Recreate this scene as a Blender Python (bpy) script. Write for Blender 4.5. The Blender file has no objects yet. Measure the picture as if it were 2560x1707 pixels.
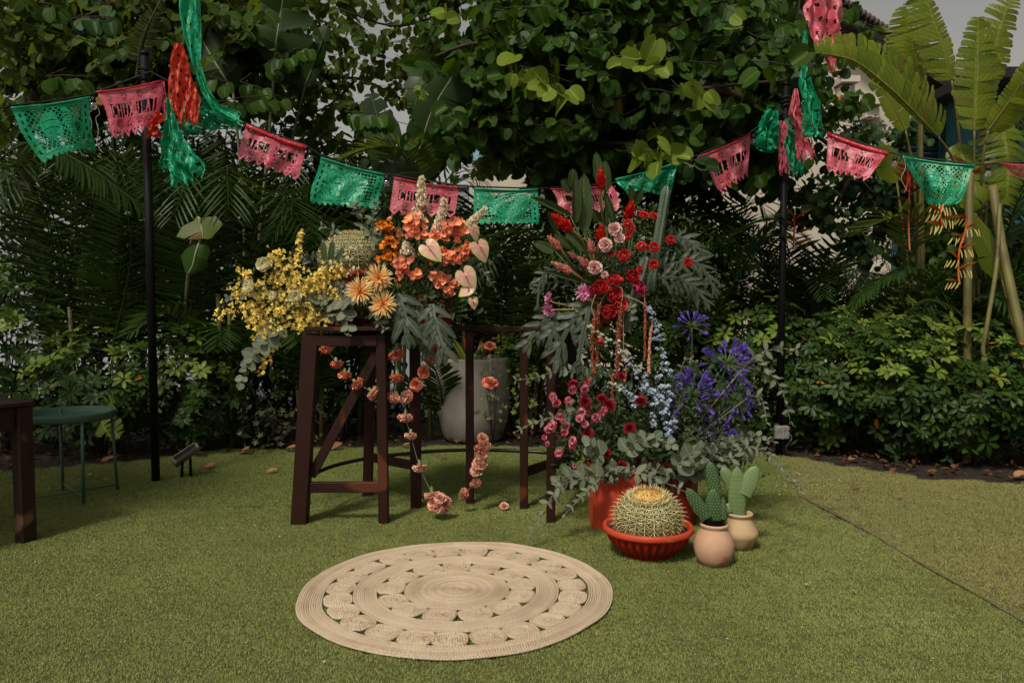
import bpy, math, random
import numpy as np
from mathutils import Vector, Matrix, noise
R = random.Random(11)
rad = math.radians
SC = bpy.context.scene
COL = SC.collection
# ------------------------------------------------------------------ camera
CAMH, FOC, PITCH = 1.45, 2000.0, math.atan(118.5 / 2000.0)
cam = bpy.data.cameras.new('camera')
cam.sensor_width = 36.0; cam.lens = 36.0 * FOC / 2560.0
cam.clip_start = 0.05; cam.clip_end = 600.0
camo = bpy.data.objects.new('camera', cam); COL.objects.link(camo)
camo.location = (0, 0, CAMH); camo.rotation_euler = (math.pi / 2 - PITCH, 0, 0)
SC.camera = camo
# ------------------------------------------------------------------ world, sun, exposure
SUN_EL, SUN_AZ = rad(52), rad(208)          # from behind the camera's left shoulder
w = bpy.data.worlds.new('World'); SC.world = w; w.use_nodes = True
nt = w.node_tree; bg = nt.nodes['Background']
sky = nt.nodes.new('ShaderNodeTexSky'); sky.sky_type = 'NISHITA'; sky.sun_disc = False
sky.sun_elevation = SUN_EL; sky.sun_rotation = SUN_AZ; sky.air_density = 1.2; sky.dust_density = 3.0
bw = nt.nodes.new('ShaderNodeRGBToBW'); mx = nt.nodes.new('ShaderNodeMix'); mx.data_type = 'RGBA'
mx.inputs[0].default_value = 0.92                                   # a bright overcast: most of the blue is gone
nt.links.new(sky.outputs[0], bw.inputs[0]); nt.links.new(sky.outputs[0], mx.inputs[6]); nt.links.new(bw.outputs[0], mx.inputs[7])
wm = nt.nodes.new('ShaderNodeMix'); wm.data_type = 'RGBA'; wm.blend_type = 'MULTIPLY'; wm.inputs[0].default_value = 1.0; wm.inputs[7].default_value = (1.04, 1.0, .91, 1)   # thin warm cloud
nt.links.new(mx.outputs[2], wm.inputs[6]); nt.links.new(wm.outputs[2], bg.inputs[0]); bg.inputs[1].default_value = 0.083
sl = bpy.data.lights.new('sun', 'SUN'); sl.energy = 2.4; sl.angle = rad(8); sl.color = (1.0, 0.93, 0.82)
so = bpy.data.objects.new('sun', sl); COL.objects.link(so)
sd = Vector((math.sin(SUN_AZ) * math.cos(SUN_EL), math.cos(SUN_AZ) * math.cos(SUN_EL), math.sin(SUN_EL)))
so.rotation_euler = (-sd).to_track_quat('-Z', 'Y').to_euler(); so.location = sd * 20
vs = SC.view_settings; vs.view_transform = 'Standard'; vs.look = 'None'; vs.gamma = 1.0; vs.use_curve_mapping = False
vs.exposure = 0.32
SC.render.engine = 'CYCLES'
SC.cycles.max_bounces = 8; SC.cycles.transparent_max_bounces = 8
# ------------------------------------------------------------------ where a picture point lies in the place
cP, sP = math.cos(PITCH), math.sin(PITCH)
def ray(px, py):
    x, y = (px - 1280.0) / FOC, -(py - 853.5) / FOC
    return np.array([x, cP + y * sP, -sP + y * cP])
def P(px, py, Y):
    d = ray(px, py); return np.array([0, 0, CAMH]) + d * (Y / d[1])
def G(px, py, z=0.0):
    d = ray(px, py); return np.array([0, 0, CAMH]) + d * ((z - CAMH) / d[2])
CR = dict(D=(0, 0, .91875), T1=(0, 0, 3.136), T2=(600, 0, 3.136), T3=(1200, 0, 3.136), T4=(1860, 0, 3.136), M1=(0, 400, 3.136), M2=(540, 400, 3.136),
          M3=(1200, 350, 3.136), M4=(1860, 400, 3.136), B1=(0, 850, 3.136), B2=(650, 800, 2.851), B3=(1250, 750, 2.851), B4=(1860, 800, 3.136),
          R1=(1300, 1100, 3.36), R2=(700, 1300, 2.613), R3=(0, 1200, 2.94), R4=(1860, 1200, 3.093), F1=(540, 560, 3.92), F2=(920, 450, 3.92),
          F3=(1300, 380, 4.9), F4=(1330, 660, 5.226), F5=(1320, 900, 4.9))
def cr(k, x, y):
    a = CR[k]; return a[0] + x / a[2], a[1] + y / a[2]
def Q(k, x, y, Y): return P(*cr(k, x, y), Y)
def QG(k, x, y, z=0.0): return G(*cr(k, x, y), z)
def A(*v): return np.array(v, float)
def W(x, y, z=0.0):      # ground position from level-camera reckoning to the pitched camera's
    g = G(1280 + x * FOC / y, 735 + 2900.0 / y); return np.array([g[0], g[1], z])
def nrm(v):
    v = np.asarray(v, float); return v / (np.linalg.norm(v) + 1e-12)
# ------------------------------------------------------------------ frames and templates (verts, tris, uv)
def fr(pos, d, up=(0, 0, 1), s=1.0, roll=0.0, sx=1.0):
    y = nrm(d); x = np.cross(y, up)
    if np.linalg.norm(x) < 1e-4: x = np.cross(y, (1, .1, 0))
    x = nrm(x); z = np.cross(x, y)
    if roll:
        c, q = math.cos(roll), math.sin(roll); x, z = x * c + z * q, z * c - x * q
    M = np.eye(4); M[:3, 0] = x * s * sx; M[:3, 1] = y * s; M[:3, 2] = z * s; M[:3, 3] = pos
    return M
def fz(pos, d, s=1.0, spin=0.0):
    z = nrm(d); x = np.cross((0, 0, 1), z)
    if np.linalg.norm(x) < 1e-4: x = A(1, 0, 0)
    x = nrm(x); y = np.cross(z, x); c, q = math.cos(spin), math.sin(spin)
    x, y = x * c + y * q, y * c - x * q
    M = np.eye(4); M[:3, 0] = x * s; M[:3, 1] = y * s; M[:3, 2] = z * s; M[:3, 3] = pos
    return M
def pm(th, ph, s=1.0, pos=(0, 0, 0), roll=0.0, sx=1.0):
    d = A(math.cos(th) * math.sin(ph), math.sin(th) * math.sin(ph), math.cos(ph))
    up = A(-math.cos(th) * math.cos(ph), -math.sin(th) * math.cos(ph), math.sin(ph))
    return fr(pos, d, up, s, roll, sx)
def sheet(fn, nu, nv):
    u, v = np.meshgrid(np.linspace(-1, 1, nu + 1), np.linspace(0, 1, nv + 1))
    u, v = u.ravel(), v.ravel(); x, y, z = fn(u, v)
    V = np.stack([x + 0 * u, y + 0 * u, z + 0 * u], 1); T = []
    for j in range(nv):
        for i in range(nu):
            a = j * (nu + 1) + i; b = a + 1; c = b + nu + 1; d = a + nu + 1
            T += [(a, b, c), (a, c, d)]
    return V, np.array(T), np.stack([u * .5 + .5, v], 1)
def blade(L, W, p=1.0, q=1.0, fold=.25, curl=.15, nu=2, nv=4, wav=0.0, base=0.0):
    def f(u, v):
        wd = W * .5 * np.clip(np.sin(np.pi * np.clip(v, 0, 1) ** p), 0, 1) ** q + base
        return u * wd, v * L, np.abs(u) * wd * fold - curl * L * v * v + wav * L * np.sin(v * 14 + u) * np.abs(u)
    return sheet(f, nu, nv)
def xf(t, M):
    return t[0] @ M[:3, :3].T + M[:3, 3], t[1], t[2]
def join(items):
    V, T, U, n = [], [], [], 0
    for t in items:
        V.append(t[0]); T.append(t[1] + n); U.append(t[2]); n += len(t[0])
    return np.concatenate(V), np.concatenate(T), np.concatenate(U)
def many(t, Ms): return join([xf(t, M) for M in Ms])
def smooth_path(pts, n=4):
    pts = [np.asarray(p, float) for p in pts]
    if len(pts) < 3: return [pts[0] + (pts[1] - pts[0]) * i / n for i in range(n + 1)]
    out = []
    for i in range(len(pts) - 1):
        p0 = pts[max(i - 1, 0)]; p1 = pts[i]; p2 = pts[i + 1]; p3 = pts[min(i + 2, len(pts) - 1)]
        for k in range(n):
            t = k / n
            out.append(.5 * (2 * p1 + (p2 - p0) * t + (2 * p0 - 5 * p1 + 4 * p2 - p3) * t * t + (3 * p1 - p0 - 3 * p2 + p3) * t ** 3))
    out.append(pts[-1]); return out
def tubet(pts, r, n=6):
    pts = np.array([np.asarray(p, float) for p in pts]); m = len(pts)
    rr = np.broadcast_to(np.asarray(r, float), (m,)) if np.ndim(r) == 0 or len(r) == m else np.interp(np.linspace(0, 1, m), np.linspace(0, 1, len(r)), r)
    tg = np.gradient(pts, axis=0); up = A(0, 0, 1)
    if abs(nrm(tg[0])[2]) > .9: up = A(0, 1, 0)
    V, U, ln = [], [], 0.0
    x = nrm(np.cross(tg[0], up)); a = np.arange(n) * 2 * math.pi / n
    for i in range(m):
        t = nrm(tg[i]); x = nrm(x - t * np.dot(x, t)); y = np.cross(t, x)
        if i: ln += np.linalg.norm(pts[i] - pts[i - 1])
        V.append(pts[i] + rr[i] * (np.cos(a)[:, None] * x + np.sin(a)[:, None] * y)); U.append(np.stack([a / (2 * math.pi), np.full(n, ln)], 1))
    V.append(pts[:1]); V.append(pts[-1:]); U.append(np.array([[0, 0]])); U.append(np.array([[0, ln]])); T = []
    for i in range(m - 1):
        for k in range(n):
            a0 = i * n + k; b0 = i * n + (k + 1) % n
            T += [(a0, b0, b0 + n), (a0, b0 + n, a0 + n)]
    c0, c1 = m * n, m * n + 1
    for k in range(n): T += [(c0, (k + 1) % n, k), (c1, (m - 1) * n + k, (m - 1) * n + (k + 1) % n)]
    return np.concatenate(V), np.array(T), np.concatenate(U)
def lathet(prof, n=32, fn=None):
    V, U, T = [], [], []; a = np.arange(n) * 2 * math.pi / n; m = len(prof)
    for i, (r, z) in enumerate(prof):
        rr = r * (fn(a, i, z) if fn else 1.0) + 0 * a
        V.append(np.stack([rr * np.cos(a), rr * np.sin(a), np.full(n, z)], 1)); U.append(np.stack([a / (2 * math.pi), np.full(n, i / (m - 1))], 1))
    for i in range(m - 1):
        for k in range(n):
            a0 = i * n + k; b0 = i * n + (k + 1) % n
            T += [(a0, b0, b0 + n), (a0, b0 + n, a0 + n)]
    return np.concatenate(V), np.array(T), np.concatenate(U)
def beamt(p0, p1, wx, wy, side=(1, 0, 0), ch=.004):
    p0, p1 = A(*p0), A(*p1); t = nrm(p1 - p0); s = np.asarray(side, float); s = nrm(s - t * np.dot(s, t)); q = np.cross(t, s)
    a, b = wx / 2, wy / 2
    pr = [(a - ch, -b), (a, -b + ch), (a, b - ch), (a - ch, b), (-a + ch, b), (-a, b - ch), (-a, -b + ch), (-a + ch, -b)]
    V, U = [], []; L = np.linalg.norm(p1 - p0)
    for z, k in ((0, 1 - ch / a), (ch, 1), (L - ch, 1), (L, 1 - ch / a)):
        for i, (x, y) in enumerate(pr): V.append(p0 + t * z + s * x * k + q * y * k); U.append((i / 8, z))
    T = []
    for j in range(3):
        for i in range(8):
            a0 = j * 8 + i; b0 = j * 8 + (i + 1) % 8; T += [(a0, b0, b0 + 8), (a0, b0 + 8, a0 + 8)]
    for i in range(1, 7): T += [(0, i + 1, i), (24, 24 + i, 24 + i + 1)]
    return np.array(V), np.array(T), np.array(U)
def boxt(c, sx, sy, sz, ch=.003): return beamt((c[0], c[1], c[2] - sz / 2), (c[0], c[1], c[2] + sz / 2), sx, sy, (1, 0, 0), min(ch, sx / 3, sy / 3, sz / 3))
def ball(r, n=6, m=4, sq=1.0):
    return lathet([(max(1e-4, r * math.sin(math.pi * i / m)), -r * sq * math.cos(math.pi * i / m)) for i in range(m + 1)], n)
# ------------------------------------------------------------------ objects
def mesh_of(name, t, mat, smooth=True):
    V, T, U = t; me = bpy.data.meshes.new(name)
    me.vertices.add(len(V)); me.vertices.foreach_set('co', np.ascontiguousarray(V, dtype=np.float32).ravel())
    me.loops.add(len(T) * 3); me.loops.foreach_set('vertex_index', np.ascontiguousarray(T, dtype=np.int32).ravel())
    me.polygons.add(len(T)); me.polygons.foreach_set('loop_start', np.arange(0, len(T) * 3, 3, dtype=np.int32))
    me.polygons.foreach_set('use_smooth', np.full(len(T), bool(smooth)))
    uv = me.uv_layers.new(name='UVMap'); uv.data.foreach_set('uv', np.ascontiguousarray(U[T.ravel()], dtype=np.float32).ravel())
    me.materials.append(mat); me.update(calc_edges=True)
    return me
def tag(o, label=None, cat=None, group=None, kind=None):
    for k, v in (('label', label), ('category', cat), ('group', group), ('kind', kind)):
        if v: o[k] = v
    return o
def thing(name, label, cat, loc=(0, 0, 0), group=None):
    o = bpy.data.objects.new(name, None); o.empty_display_size = .05; COL.objects.link(o)
    o.location = Vector([float(c) for c in loc]); return tag(o, label, cat, group)
def wloc(o):
    v = Vector((0, 0, 0))
    while o is not None: v += o.location; o = o.parent
    return v
def part(name, t, mat, parent, smooth=True, kind=None, label=None):
    V = t[0] - np.array(wloc(parent)) if parent is not None else t[0]
    o = bpy.data.objects.new(name, mesh_of(name, (V, t[1], t[2]), mat, smooth)); COL.objects.link(o)
    if parent is not None: o.parent = parent
    return tag(o, label, kind=kind)
def solo(name, t, mat, label=None, cat=None, group=None, kind=None, smooth=True):
    lo, hi = t[0].min(0), t[0].max(0); b = A((lo[0] + hi[0]) / 2, (lo[1] + hi[1]) / 2, lo[2])
    o = bpy.data.objects.new(name, mesh_of(name, (t[0] - b, t[1], t[2]), mat, smooth)); COL.objects.link(o)
    o.location = Vector(b.tolist()); return tag(o, label, cat, group, kind)
def inst(name, me, M, parent, label=None):
    o = bpy.data.objects.new(name, me); COL.objects.link(o); o.parent = parent
    B = np.array(M, float).copy(); B[:3, 3] -= np.array(wloc(parent)); o.matrix_basis = Matrix(B.tolist())
    return tag(o, label)
# ------------------------------------------------------------------ materials
def newmat(name):
    m = bpy.data.materials.new(name); m.use_nodes = True; n = m.node_tree
    return m, n, n.nodes['Principled BSDF'], n.nodes['Material Output']
def N(nt, t, **k):
    x = nt.nodes.new(t)
    for a, b in k.items(): setattr(x, a, b)
    return x
def rgba(c): return (c[0], c[1], c[2], 1)
def mixc(nt, f, a, b, mode='MIX'):
    x = N(nt, 'ShaderNodeMix', data_type='RGBA', blend_type=mode)
    for s, v in ((x.inputs[0], f), (x.inputs[6], a), (x.inputs[7], b)):
        if isinstance(v, (int, float)): s.default_value = v
        elif isinstance(v, tuple): s.default_value = rgba(v)
        else: nt.links.new(v, s)
    return x.outputs[2]
def mth(nt, op, a, b=None, c=None):
    x = N(nt, 'ShaderNodeMath', operation=op)
    for i, v in enumerate((a, b, c)):
        if v is None: continue
        if isinstance(v, (int, float)): x.inputs[i].default_value = v
        else: nt.links.new(v, x.inputs[i])
    return x.outputs[0]
def rnd_out(nt):
    g = N(nt, 'ShaderNodeNewGeometry'); o = N(nt, 'ShaderNodeObjectInfo')
    return mth(nt, 'FRACT', mth(nt, 'ADD', g.outputs['Random Per Island'], o.outputs['Random'])), g
def noisef(nt, scale, detail=3, vec=None, rough=.55):
    x = N(nt, 'ShaderNodeTexNoise'); x.inputs['Scale'].default_value = scale; x.inputs['Detail'].default_value = detail; x.inputs['Roughness'].default_value = rough
    if vec is not None: nt.links.new(vec, x.inputs['Vector'])
    return x.outputs['Fac']
def ramp(nt, f, stops):
    x = N(nt, 'ShaderNodeValToRGB'); e = x.color_ramp.elements
    while len(e) < len(stops): e.new(.5)
    for i, (p, c) in enumerate(stops): e[i].position = p; e[i].color = rgba(c) if isinstance(c, tuple) else (c, c, c, 1)
    nt.links.new(f, x.inputs[0]); return x.outputs[0]
def bump(nt, bs, h, st=.3, d=.01):
    b = N(nt, 'ShaderNodeBump'); b.inputs['Strength'].default_value = st; b.inputs['Distance'].default_value = d
    nt.links.new(h, b.inputs['Height']); nt.links.new(b.outputs[0], bs.inputs['Normal'])
def leafmat(name, c1, c2, tr=.3, rough=.5, odd=None, vein=.35, lat=0.0, tc=None, spec=.13):
    m, nt, bs, out = newmat(name); r, g = rnd_out(nt)
    col = mixc(nt, r, c1, c2)
    if odd: col = mixc(nt, mth(nt, 'GREATER_THAN', mth(nt, 'FRACT', mth(nt, 'MULTIPLY', r, 7.13)), 1 - odd[0]), col, odd[1])
    uv = N(nt, 'ShaderNodeUVMap'); sp = N(nt, 'ShaderNodeSeparateXYZ'); nt.links.new(uv.outputs[0], sp.inputs[0])
    au = mth(nt, 'ABSOLUTE', mth(nt, 'SUBTRACT', sp.outputs[0], .5))
    if vein: col = mixc(nt, mth(nt, 'MULTIPLY', mth(nt, 'LESS_THAN', au, .035), vein), col, tuple(min(1, x * 2.6 + .03) for x in c2))
    if lat:
        s = mth(nt, 'SINE', mth(nt, 'MULTIPLY', mth(nt, 'SUBTRACT', sp.outputs[1], mth(nt, 'MULTIPLY', au, .35)), lat))
        col = mixc(nt, mth(nt, 'MULTIPLY', mth(nt, 'ADD', s, 1.0), .22), col, tuple(x * .45 for x in c1))
    n1 = noisef(nt, 9, 3, g.outputs['Position']); col = mixc(nt, mth(nt, 'MULTIPLY', n1, .35), col, tuple(x * .5 for x in c1))
    nt.links.new(col, bs.inputs['Base Color']); bs.inputs['Roughness'].default_value = rough; bs.inputs['Specular IOR Level'].default_value = spec
    if tr:
        t = N(nt, 'ShaderNodeBsdfTranslucent'); tcol = mixc(nt, .75, col, tc or (c2[0] * 2.4 + .02, c2[1] * 2.1 + .03, c2[2] * .8), 'MIX')
        nt.links.new(tcol, t.inputs[0]); ms = N(nt, 'ShaderNodeMixShader'); ms.inputs[0].default_value = tr
        nt.links.new(bs.outputs[0], ms.inputs[1]); nt.links.new(t.outputs[0], ms.inputs[2]); nt.links.new(ms.outputs[0], out.inputs[0])
    return m
def petalmat(name, c0, c1, c2=None, tr=.22, rough=.6, var=.35, mid=.5, alt=None):
    m, nt, bs, out = newmat(name); r, g = rnd_out(nt)
    uv = N(nt, 'ShaderNodeUVMap'); sp = N(nt, 'ShaderNodeSeparateXYZ'); nt.links.new(uv.outputs[0], sp.inputs[0])
    st = [(0.0, c0), (mid, c1), (1.0, c2 or c1)]
    col = ramp(nt, sp.outputs[1], st)
    if alt: col = mixc(nt, mth(nt, 'GREATER_THAN', mth(nt, 'FRACT', mth(nt, 'MULTIPLY', r, 5.7)), 1 - alt[0]), col, alt[1])
    hs = N(nt, 'ShaderNodeHueSaturation'); nt.links.new(col, hs.inputs['Color'])
    nt.links.new(mth(nt, 'ADD', mth(nt, 'MULTIPLY', r, var * 2), 1 - var), hs.inputs['Value'])
    nt.links.new(mth(nt, 'ADD', mth(nt, 'MULTIPLY', r, .02), .49), hs.inputs['Hue']); col = hs.outputs[0]
    nt.links.new(col, bs.inputs['Base Color']); bs.inputs['Roughness'].default_value = rough; bs.inputs['Specular IOR Level'].default_value = .25
    t = N(nt, 'ShaderNodeBsdfTranslucent'); nt.links.new(col, t.inputs[0]); ms = N(nt, 'ShaderNodeMixShader'); ms.inputs[0].default_value = tr
    nt.links.new(bs.outputs[0], ms.inputs[1]); nt.links.new(t.outputs[0], ms.inputs[2]); nt.links.new(ms.outputs[0], out.inputs[0])
    return m
def plain(name, c1, c2=None, rough=.6, scale=8, bst=.0, bsc=60, spec=.4, metal=0.0, streak=None, spots=None, coat=0.0):
    m, nt, bs, out = newmat(name); g = N(nt, 'ShaderNodeTexCoord'); c2 = c2 or tuple(x * .6 for x in c1); vec = g.outputs['Object']
    if streak:
        mp = N(nt, 'ShaderNodeMapping'); mp.inputs['Scale'].default_value = streak
        nt.links.new(g.outputs['UV'] if len(streak) == 3 and streak[2] == 0 else vec, mp.inputs[0]); vec = mp.outputs[0]
    f = noisef(nt, scale, 5, vec); f = ramp(nt, f, [(.3, 0.0), (.7, 1.0)])
    col = mixc(nt, f, c1, c2)
    if spots: col = mixc(nt, ramp(nt, noisef(nt, spots[0], 2, g.outputs['Object']), [(spots[2], 0.0), (spots[2] + .05, 1.0)]), col, spots[1])
    nt.links.new(col, bs.inputs['Base Color']); bs.inputs['Roughness'].default_value = rough
    bs.inputs['Specular IOR Level'].default_value = spec; bs.inputs['Metallic'].default_value = metal; bs.inputs['Coat Weight'].default_value = coat
    if bst: bump(nt, bs, noisef(nt, bsc, 4, vec if streak else g.outputs['Object']), bst, .004)
    return m
# ================================================================== materials of the place
M_SOIL = plain('soil', (.022, .013, .008), (.009, .006, .004), .95, 14, .8, 60, spots=(30, (.07, .03, .012), .62))
M_PAVE = plain('paving', (.30, .30, .30), (.20, .20, .20), .9, 3, .2, 40)
M_CREAM = plain('cream_render', (.52, .46, .37), (.40, .35, .28), .9, 1.6, .15, 50)
M_GREYW = plain('grey_wall', (.36, .36, .38), (.26, .26, .28), .9, 1.2, .1, 50)
M_TEAL = plain('teal_paint', (.014, .085, .10), (.008, .055, .07), .55, 6)
M_LBLUE = plain('pale_blue_paint', (.20, .38, .46), (.14, .29, .37), .6, 5)
M_TILE = plain('roof_tile', (.10, .065, .05), (.045, .035, .03), .85, 12)
M_DARKW = plain('dark_eaves', (.012, .010, .009), (.006, .005, .005), .8, 12)
M_WOOD = plain('stained_wood', (.034, .0085, .004), (.010, .0035, .0025), .5, 5, .35, 30, spec=.22, streak=(14, .9, 0), spots=(3, (.085, .024, .010), .62))
M_TWOOD = plain('table_wood', (.030, .010, .006), (.010, .004, .003), .5, 5, .3, 30, spec=.25, streak=(14, .9, 0), spots=(4, (.12, .06, .035), .66))
M_GRNMET = plain('green_metal', (.060, .115, .082), (.048, .095, .068), .5, 4, spec=.3)
M_BLACK = plain('black_metal', (.003, .003, .0035), (.002, .002, .0025), .6, 6, spec=.18)
M_BLKSTEEL = plain('dark_steel', (.02, .02, .022), (.012, .012, .013), .25, 6, spec=.7, metal=.6)
M_WIRE = plain('white_thread', (.5, .5, .48), None, .7)
M_CABLE = plain('cable', (.008, .008, .009), None, .6)
M_CONC = plain('concrete', (.28, .26, .21), (.20, .185, .15), .85, 4, .3, 40, spots=(5, (.10, .09, .06), .66))
M_TERRA = plain('terracotta', (.50, .31, .20), (.40, .21, .12), .85, 5, .25, 50, spots=(7, (.36, .14, .055), .60))
M_TERRB = plain('pale_clay', (.50, .36, .20), (.40, .25, .12), .85, 4, .2, 40, spots=(3.4, (.30, .16, .06), .6))
M_REDPL = plain('red_plastic', (.30, .014, .006), (.22, .010, .004), .42, 5, spec=.35)
M_REDPL2 = plain('orange_red_plastic', (.50, .062, .026), (.40, .040, .016), .5, 6, .1, 60, spec=.3, spots=(6, (.50, .13, .06), .62))
M_LAMPG = plain('grey_housing', (.22, .22, .21), (.13, .13, .12), .5, 20, spots=(25, (.10, .05, .03), .6))
M_SOCK = plain('white_socket', (.26, .25, .22), (.16, .15, .13), .6)
M_BARK = plain('bark', (.05, .032, .020), (.022, .015, .010), .9, 8, .8, 40, streak=(3, 3, .6))
M_TWIG = plain('twig', (.035, .022, .014), None, .8)
M_CANE = plain('cane', (.15, .13, .035), (.085, .075, .02), .6, 6, .1, 30, spots=(7, (.06, .03, .012), .66))
M_STEMG = plain('green_stem', (.055, .10, .025), (.04, .07, .02), .55, 8)
M_STEMP = plain('pale_stem', (.25, .26, .14), (.17, .15, .08), .6, 8)
M_DEAD = petalmat('dry_leaf', (.16, .07, .03), (.27, .13, .06), (.20, .09, .04), .1, .8, .4)
# ---- leaves
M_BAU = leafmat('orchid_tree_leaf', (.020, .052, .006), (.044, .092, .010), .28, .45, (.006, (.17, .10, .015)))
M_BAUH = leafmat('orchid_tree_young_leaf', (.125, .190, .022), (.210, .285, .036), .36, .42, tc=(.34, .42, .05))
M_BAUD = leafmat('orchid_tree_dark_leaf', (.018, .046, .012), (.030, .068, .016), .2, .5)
M_BAUF = leafmat('thin_canopy_leaf', (.028, .060, .008), (.056, .092, .013), .36, .5, (.008, (.20, .12, .02)), tc=(.20, .27, .02))
M_SCH = leafmat('umbrella_plant_leaf', (.012, .032, .004), (.036, .070, .008), .12, .42, (.004, (.36, .14, .015)), spec=.15)
M_SCHY = leafmat('umbrella_plant_young_leaf', (.095, .155, .020), (.165, .215, .032), .2, .42, spec=.2, tc=(.3, .4, .05))
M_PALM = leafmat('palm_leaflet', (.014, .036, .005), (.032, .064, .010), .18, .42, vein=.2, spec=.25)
M_PALML = leafmat('painted_lit_palm_leaflet', (.055, .095, .020), (.10, .14, .03), .3, .45, vein=.2)  # paler copy of the palm leaf: light on the fronds put into the colour
M_BAN = leafmat('banana_blade', (.018, .044, .008), (.028, .062, .010), .26, .42, lat=150.0, spec=.25)
M_STR = leafmat('bird_plant_blade', (.105, .165, .012), (.235, .285, .024), .46, .42, (.02, (.20, .10, .02)), lat=110.0, spec=.35, tc=(.50, .52, .03))
M_HED = leafmat('hedge_leaf', (.016, .036, .011), (.026, .052, .015), .1, .5)
M_PALE = leafmat('variegated_leaf', (.10, .12, .06), (.19, .20, .11), .2, .55)
M_EUC = leafmat('eucalyptus_leaf', (.105, .130, .084), (.180, .200, .132), .14, .6, tc=(.24, .27, .12))
M_FERN = leafmat('blue_fern_leaf', (.036, .052, .034), (.082, .100, .064), .14, .48, vein=.6, spec=.25)
M_GING = leafmat('ginger_leaf', (.040, .068, .022), (.066, .098, .034), .18, .36, vein=.6, lat=60.0, spec=.25)
M_FILL = leafmat('bouquet_leaf', (.032, .056, .020), (.065, .095, .038), .15, .5)
M_FILLG = leafmat('grey_filler_leaf', (.060, .080, .045), (.105, .125, .070), .14, .55)
def turfmat(name, c1, c2, c3):
    m, nt, bs, out = newmat(name); g = N(nt, 'ShaderNodeNewGeometry')
    n1 = ramp(nt, noisef(nt, .9, 5, g.outputs['Position'], .65), [(.36, 0.0), (.64, 1.0)])
    n2 = ramp(nt, noisef(nt, 80, 4, g.outputs['Position'], .7), [(.35, 0.0), (.65, 1.0)])
    n3 = ramp(nt, noisef(nt, 240, 2, g.outputs['Position'], .7), [(.3, 0.0), (.7, 1.0)])
    col = mixc(nt, n1, c1, c2); col = mixc(nt, mth(nt, 'MULTIPLY', n2, .55), col, c3)
    col = mixc(nt, mth(nt, 'MULTIPLY', n3, .35), col, tuple(x * .3 for x in c1))
    r, _ = rnd_out(nt); col = mixc(nt, mth(nt, 'MULTIPLY', r, .3), col, tuple(x * .4 for x in c1))
    nt.links.new(col, bs.inputs['Base Color']); bs.inputs['Roughness'].default_value = .6; bs.inputs['Specular IOR Level'].default_value = .2
    return m
M_TURFA = turfmat('turf_green', (.160, .210, .036), (.310, .345, .096), (.445, .450, .180))
M_TURFB = turfmat('turf_back', (.140, .195, .030), (.250, .298, .072), (.370, .390, .145))
M_TURFC = turfmat('turf_worn', (.300, .285, .090), (.240, .255, .070), (.440, .380, .180))
M_BASE = plain('turf_backing', (.085, .085, .025), (.060, .062, .018), .9, 30)
# ================================================================== ground
def flat(poly, z):
    V = np.array([(x, y, z) for x, y in poly], float)
    import mathutils
    tr = mathutils.geometry.tessellate_polygon([[Vector(v.tolist()) for v in V]])
    T = np.array([t if np.cross(V[t[1]] - V[t[0]], V[t[2]] - V[t[0]])[2] > 0 else (t[0], t[2], t[1]) for t in tr])
    return V, T, V[:, :2].copy()
def struct(name, t, mat):
    V = t[0]; o = bpy.data.objects.new(name, mesh_of(name, t, mat, False)); COL.objects.link(o); o['kind'] = 'structure'; return o
struct('ground', flat([(-150, -40), (150, -40), (150, 260), (-150, 260)], -.012), M_SOIL)
struct('paving', flat([(-14, 9.4), (14, 9.4), (14, 13.0), (-14, 13.0)], -.004), M_PAVE)
edge = [(0, 1182), (255, 1160), (383, 1150), (542, 1124), (700, 1124), (976, 1119), (1141, 1116), (1323, 1117), (1600, 1122), (1956, 1138), (2115, 1167), (2306, 1197), (2560, 1211)]
E = [tuple(G(*p)[:2]) for p in edge]
seamL = [tuple(G(*p)[:2]) for p in [(309, 1271), (620, 1268), (906, 1266), (1300, 1262), (1860, 1243), (1990, 1242)]]
dg = [tuple(G(*p)[:2]) for p in [(1996, 1242), (2090, 1290), (2190, 1345), (2300, 1412), (2440, 1490), (2560, 1560)]]
dgx = dg + [(2.45, 1.2)]
polyA = [(-7, 1.2)] + [(-7, seamL[0][1])] + seamL + dgx
polyB = [(-7, seamL[0][1] + .012)] + [(-7, 6.9)] + E[:10] + [(dg[0][0] + .0, dg[0][1] + .012)] + [(x, y + .012) for x, y in seamL[::-1]]
polyC = [(x + .016, y) for x, y in dgx[::-1]] + [(E[9][0] + .01, E[9][1] - .01)] + E[10:] + [(6.5, 6.1), (6.5, 1.2)]
def inside(poly, X, Y):
    c = np.zeros(len(X), bool); n = len(poly)
    for i in range(n):
        x0, y0 = poly[i]; x1, y1 = poly[(i + 1) % n]
        k = ((y0 > Y) != (y1 > Y)); c ^= k & (X < (x1 - x0) * (Y - y0) / ((y1 - y0) if y1 != y0 else 1e-9) + x0)
    return c
rs = np.random.RandomState(5)
def clump_mesh(mat):
    nb = 480; rr = .078 * np.sqrt(rs.rand(nb)); th = rs.rand(nb) * 6.283
    c = np.stack([rr * np.cos(th), rr * np.sin(th), np.zeros(nb)], 1); a = rs.rand(nb) * 6.283; wd = .0010 + .0008 * rs.rand(nb)
    sx = np.stack([np.cos(a), np.sin(a), 0 * a], 1) * wd[:, None]; b = rs.rand(nb) * 6.283; ln = .004 + .006 * rs.rand(nb)
    tip = c + np.stack([np.cos(b) * ln, np.sin(b) * ln, .005 + .007 * rs.rand(nb)], 1)
    V = np.stack([c - sx, c + sx, tip], 1).reshape(-1, 3); T = np.arange(nb * 3).reshape(-1, 3)
    return mesh_of('turf_clump', (V, T, np.zeros((nb * 3, 2))), mat, False)
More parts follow.
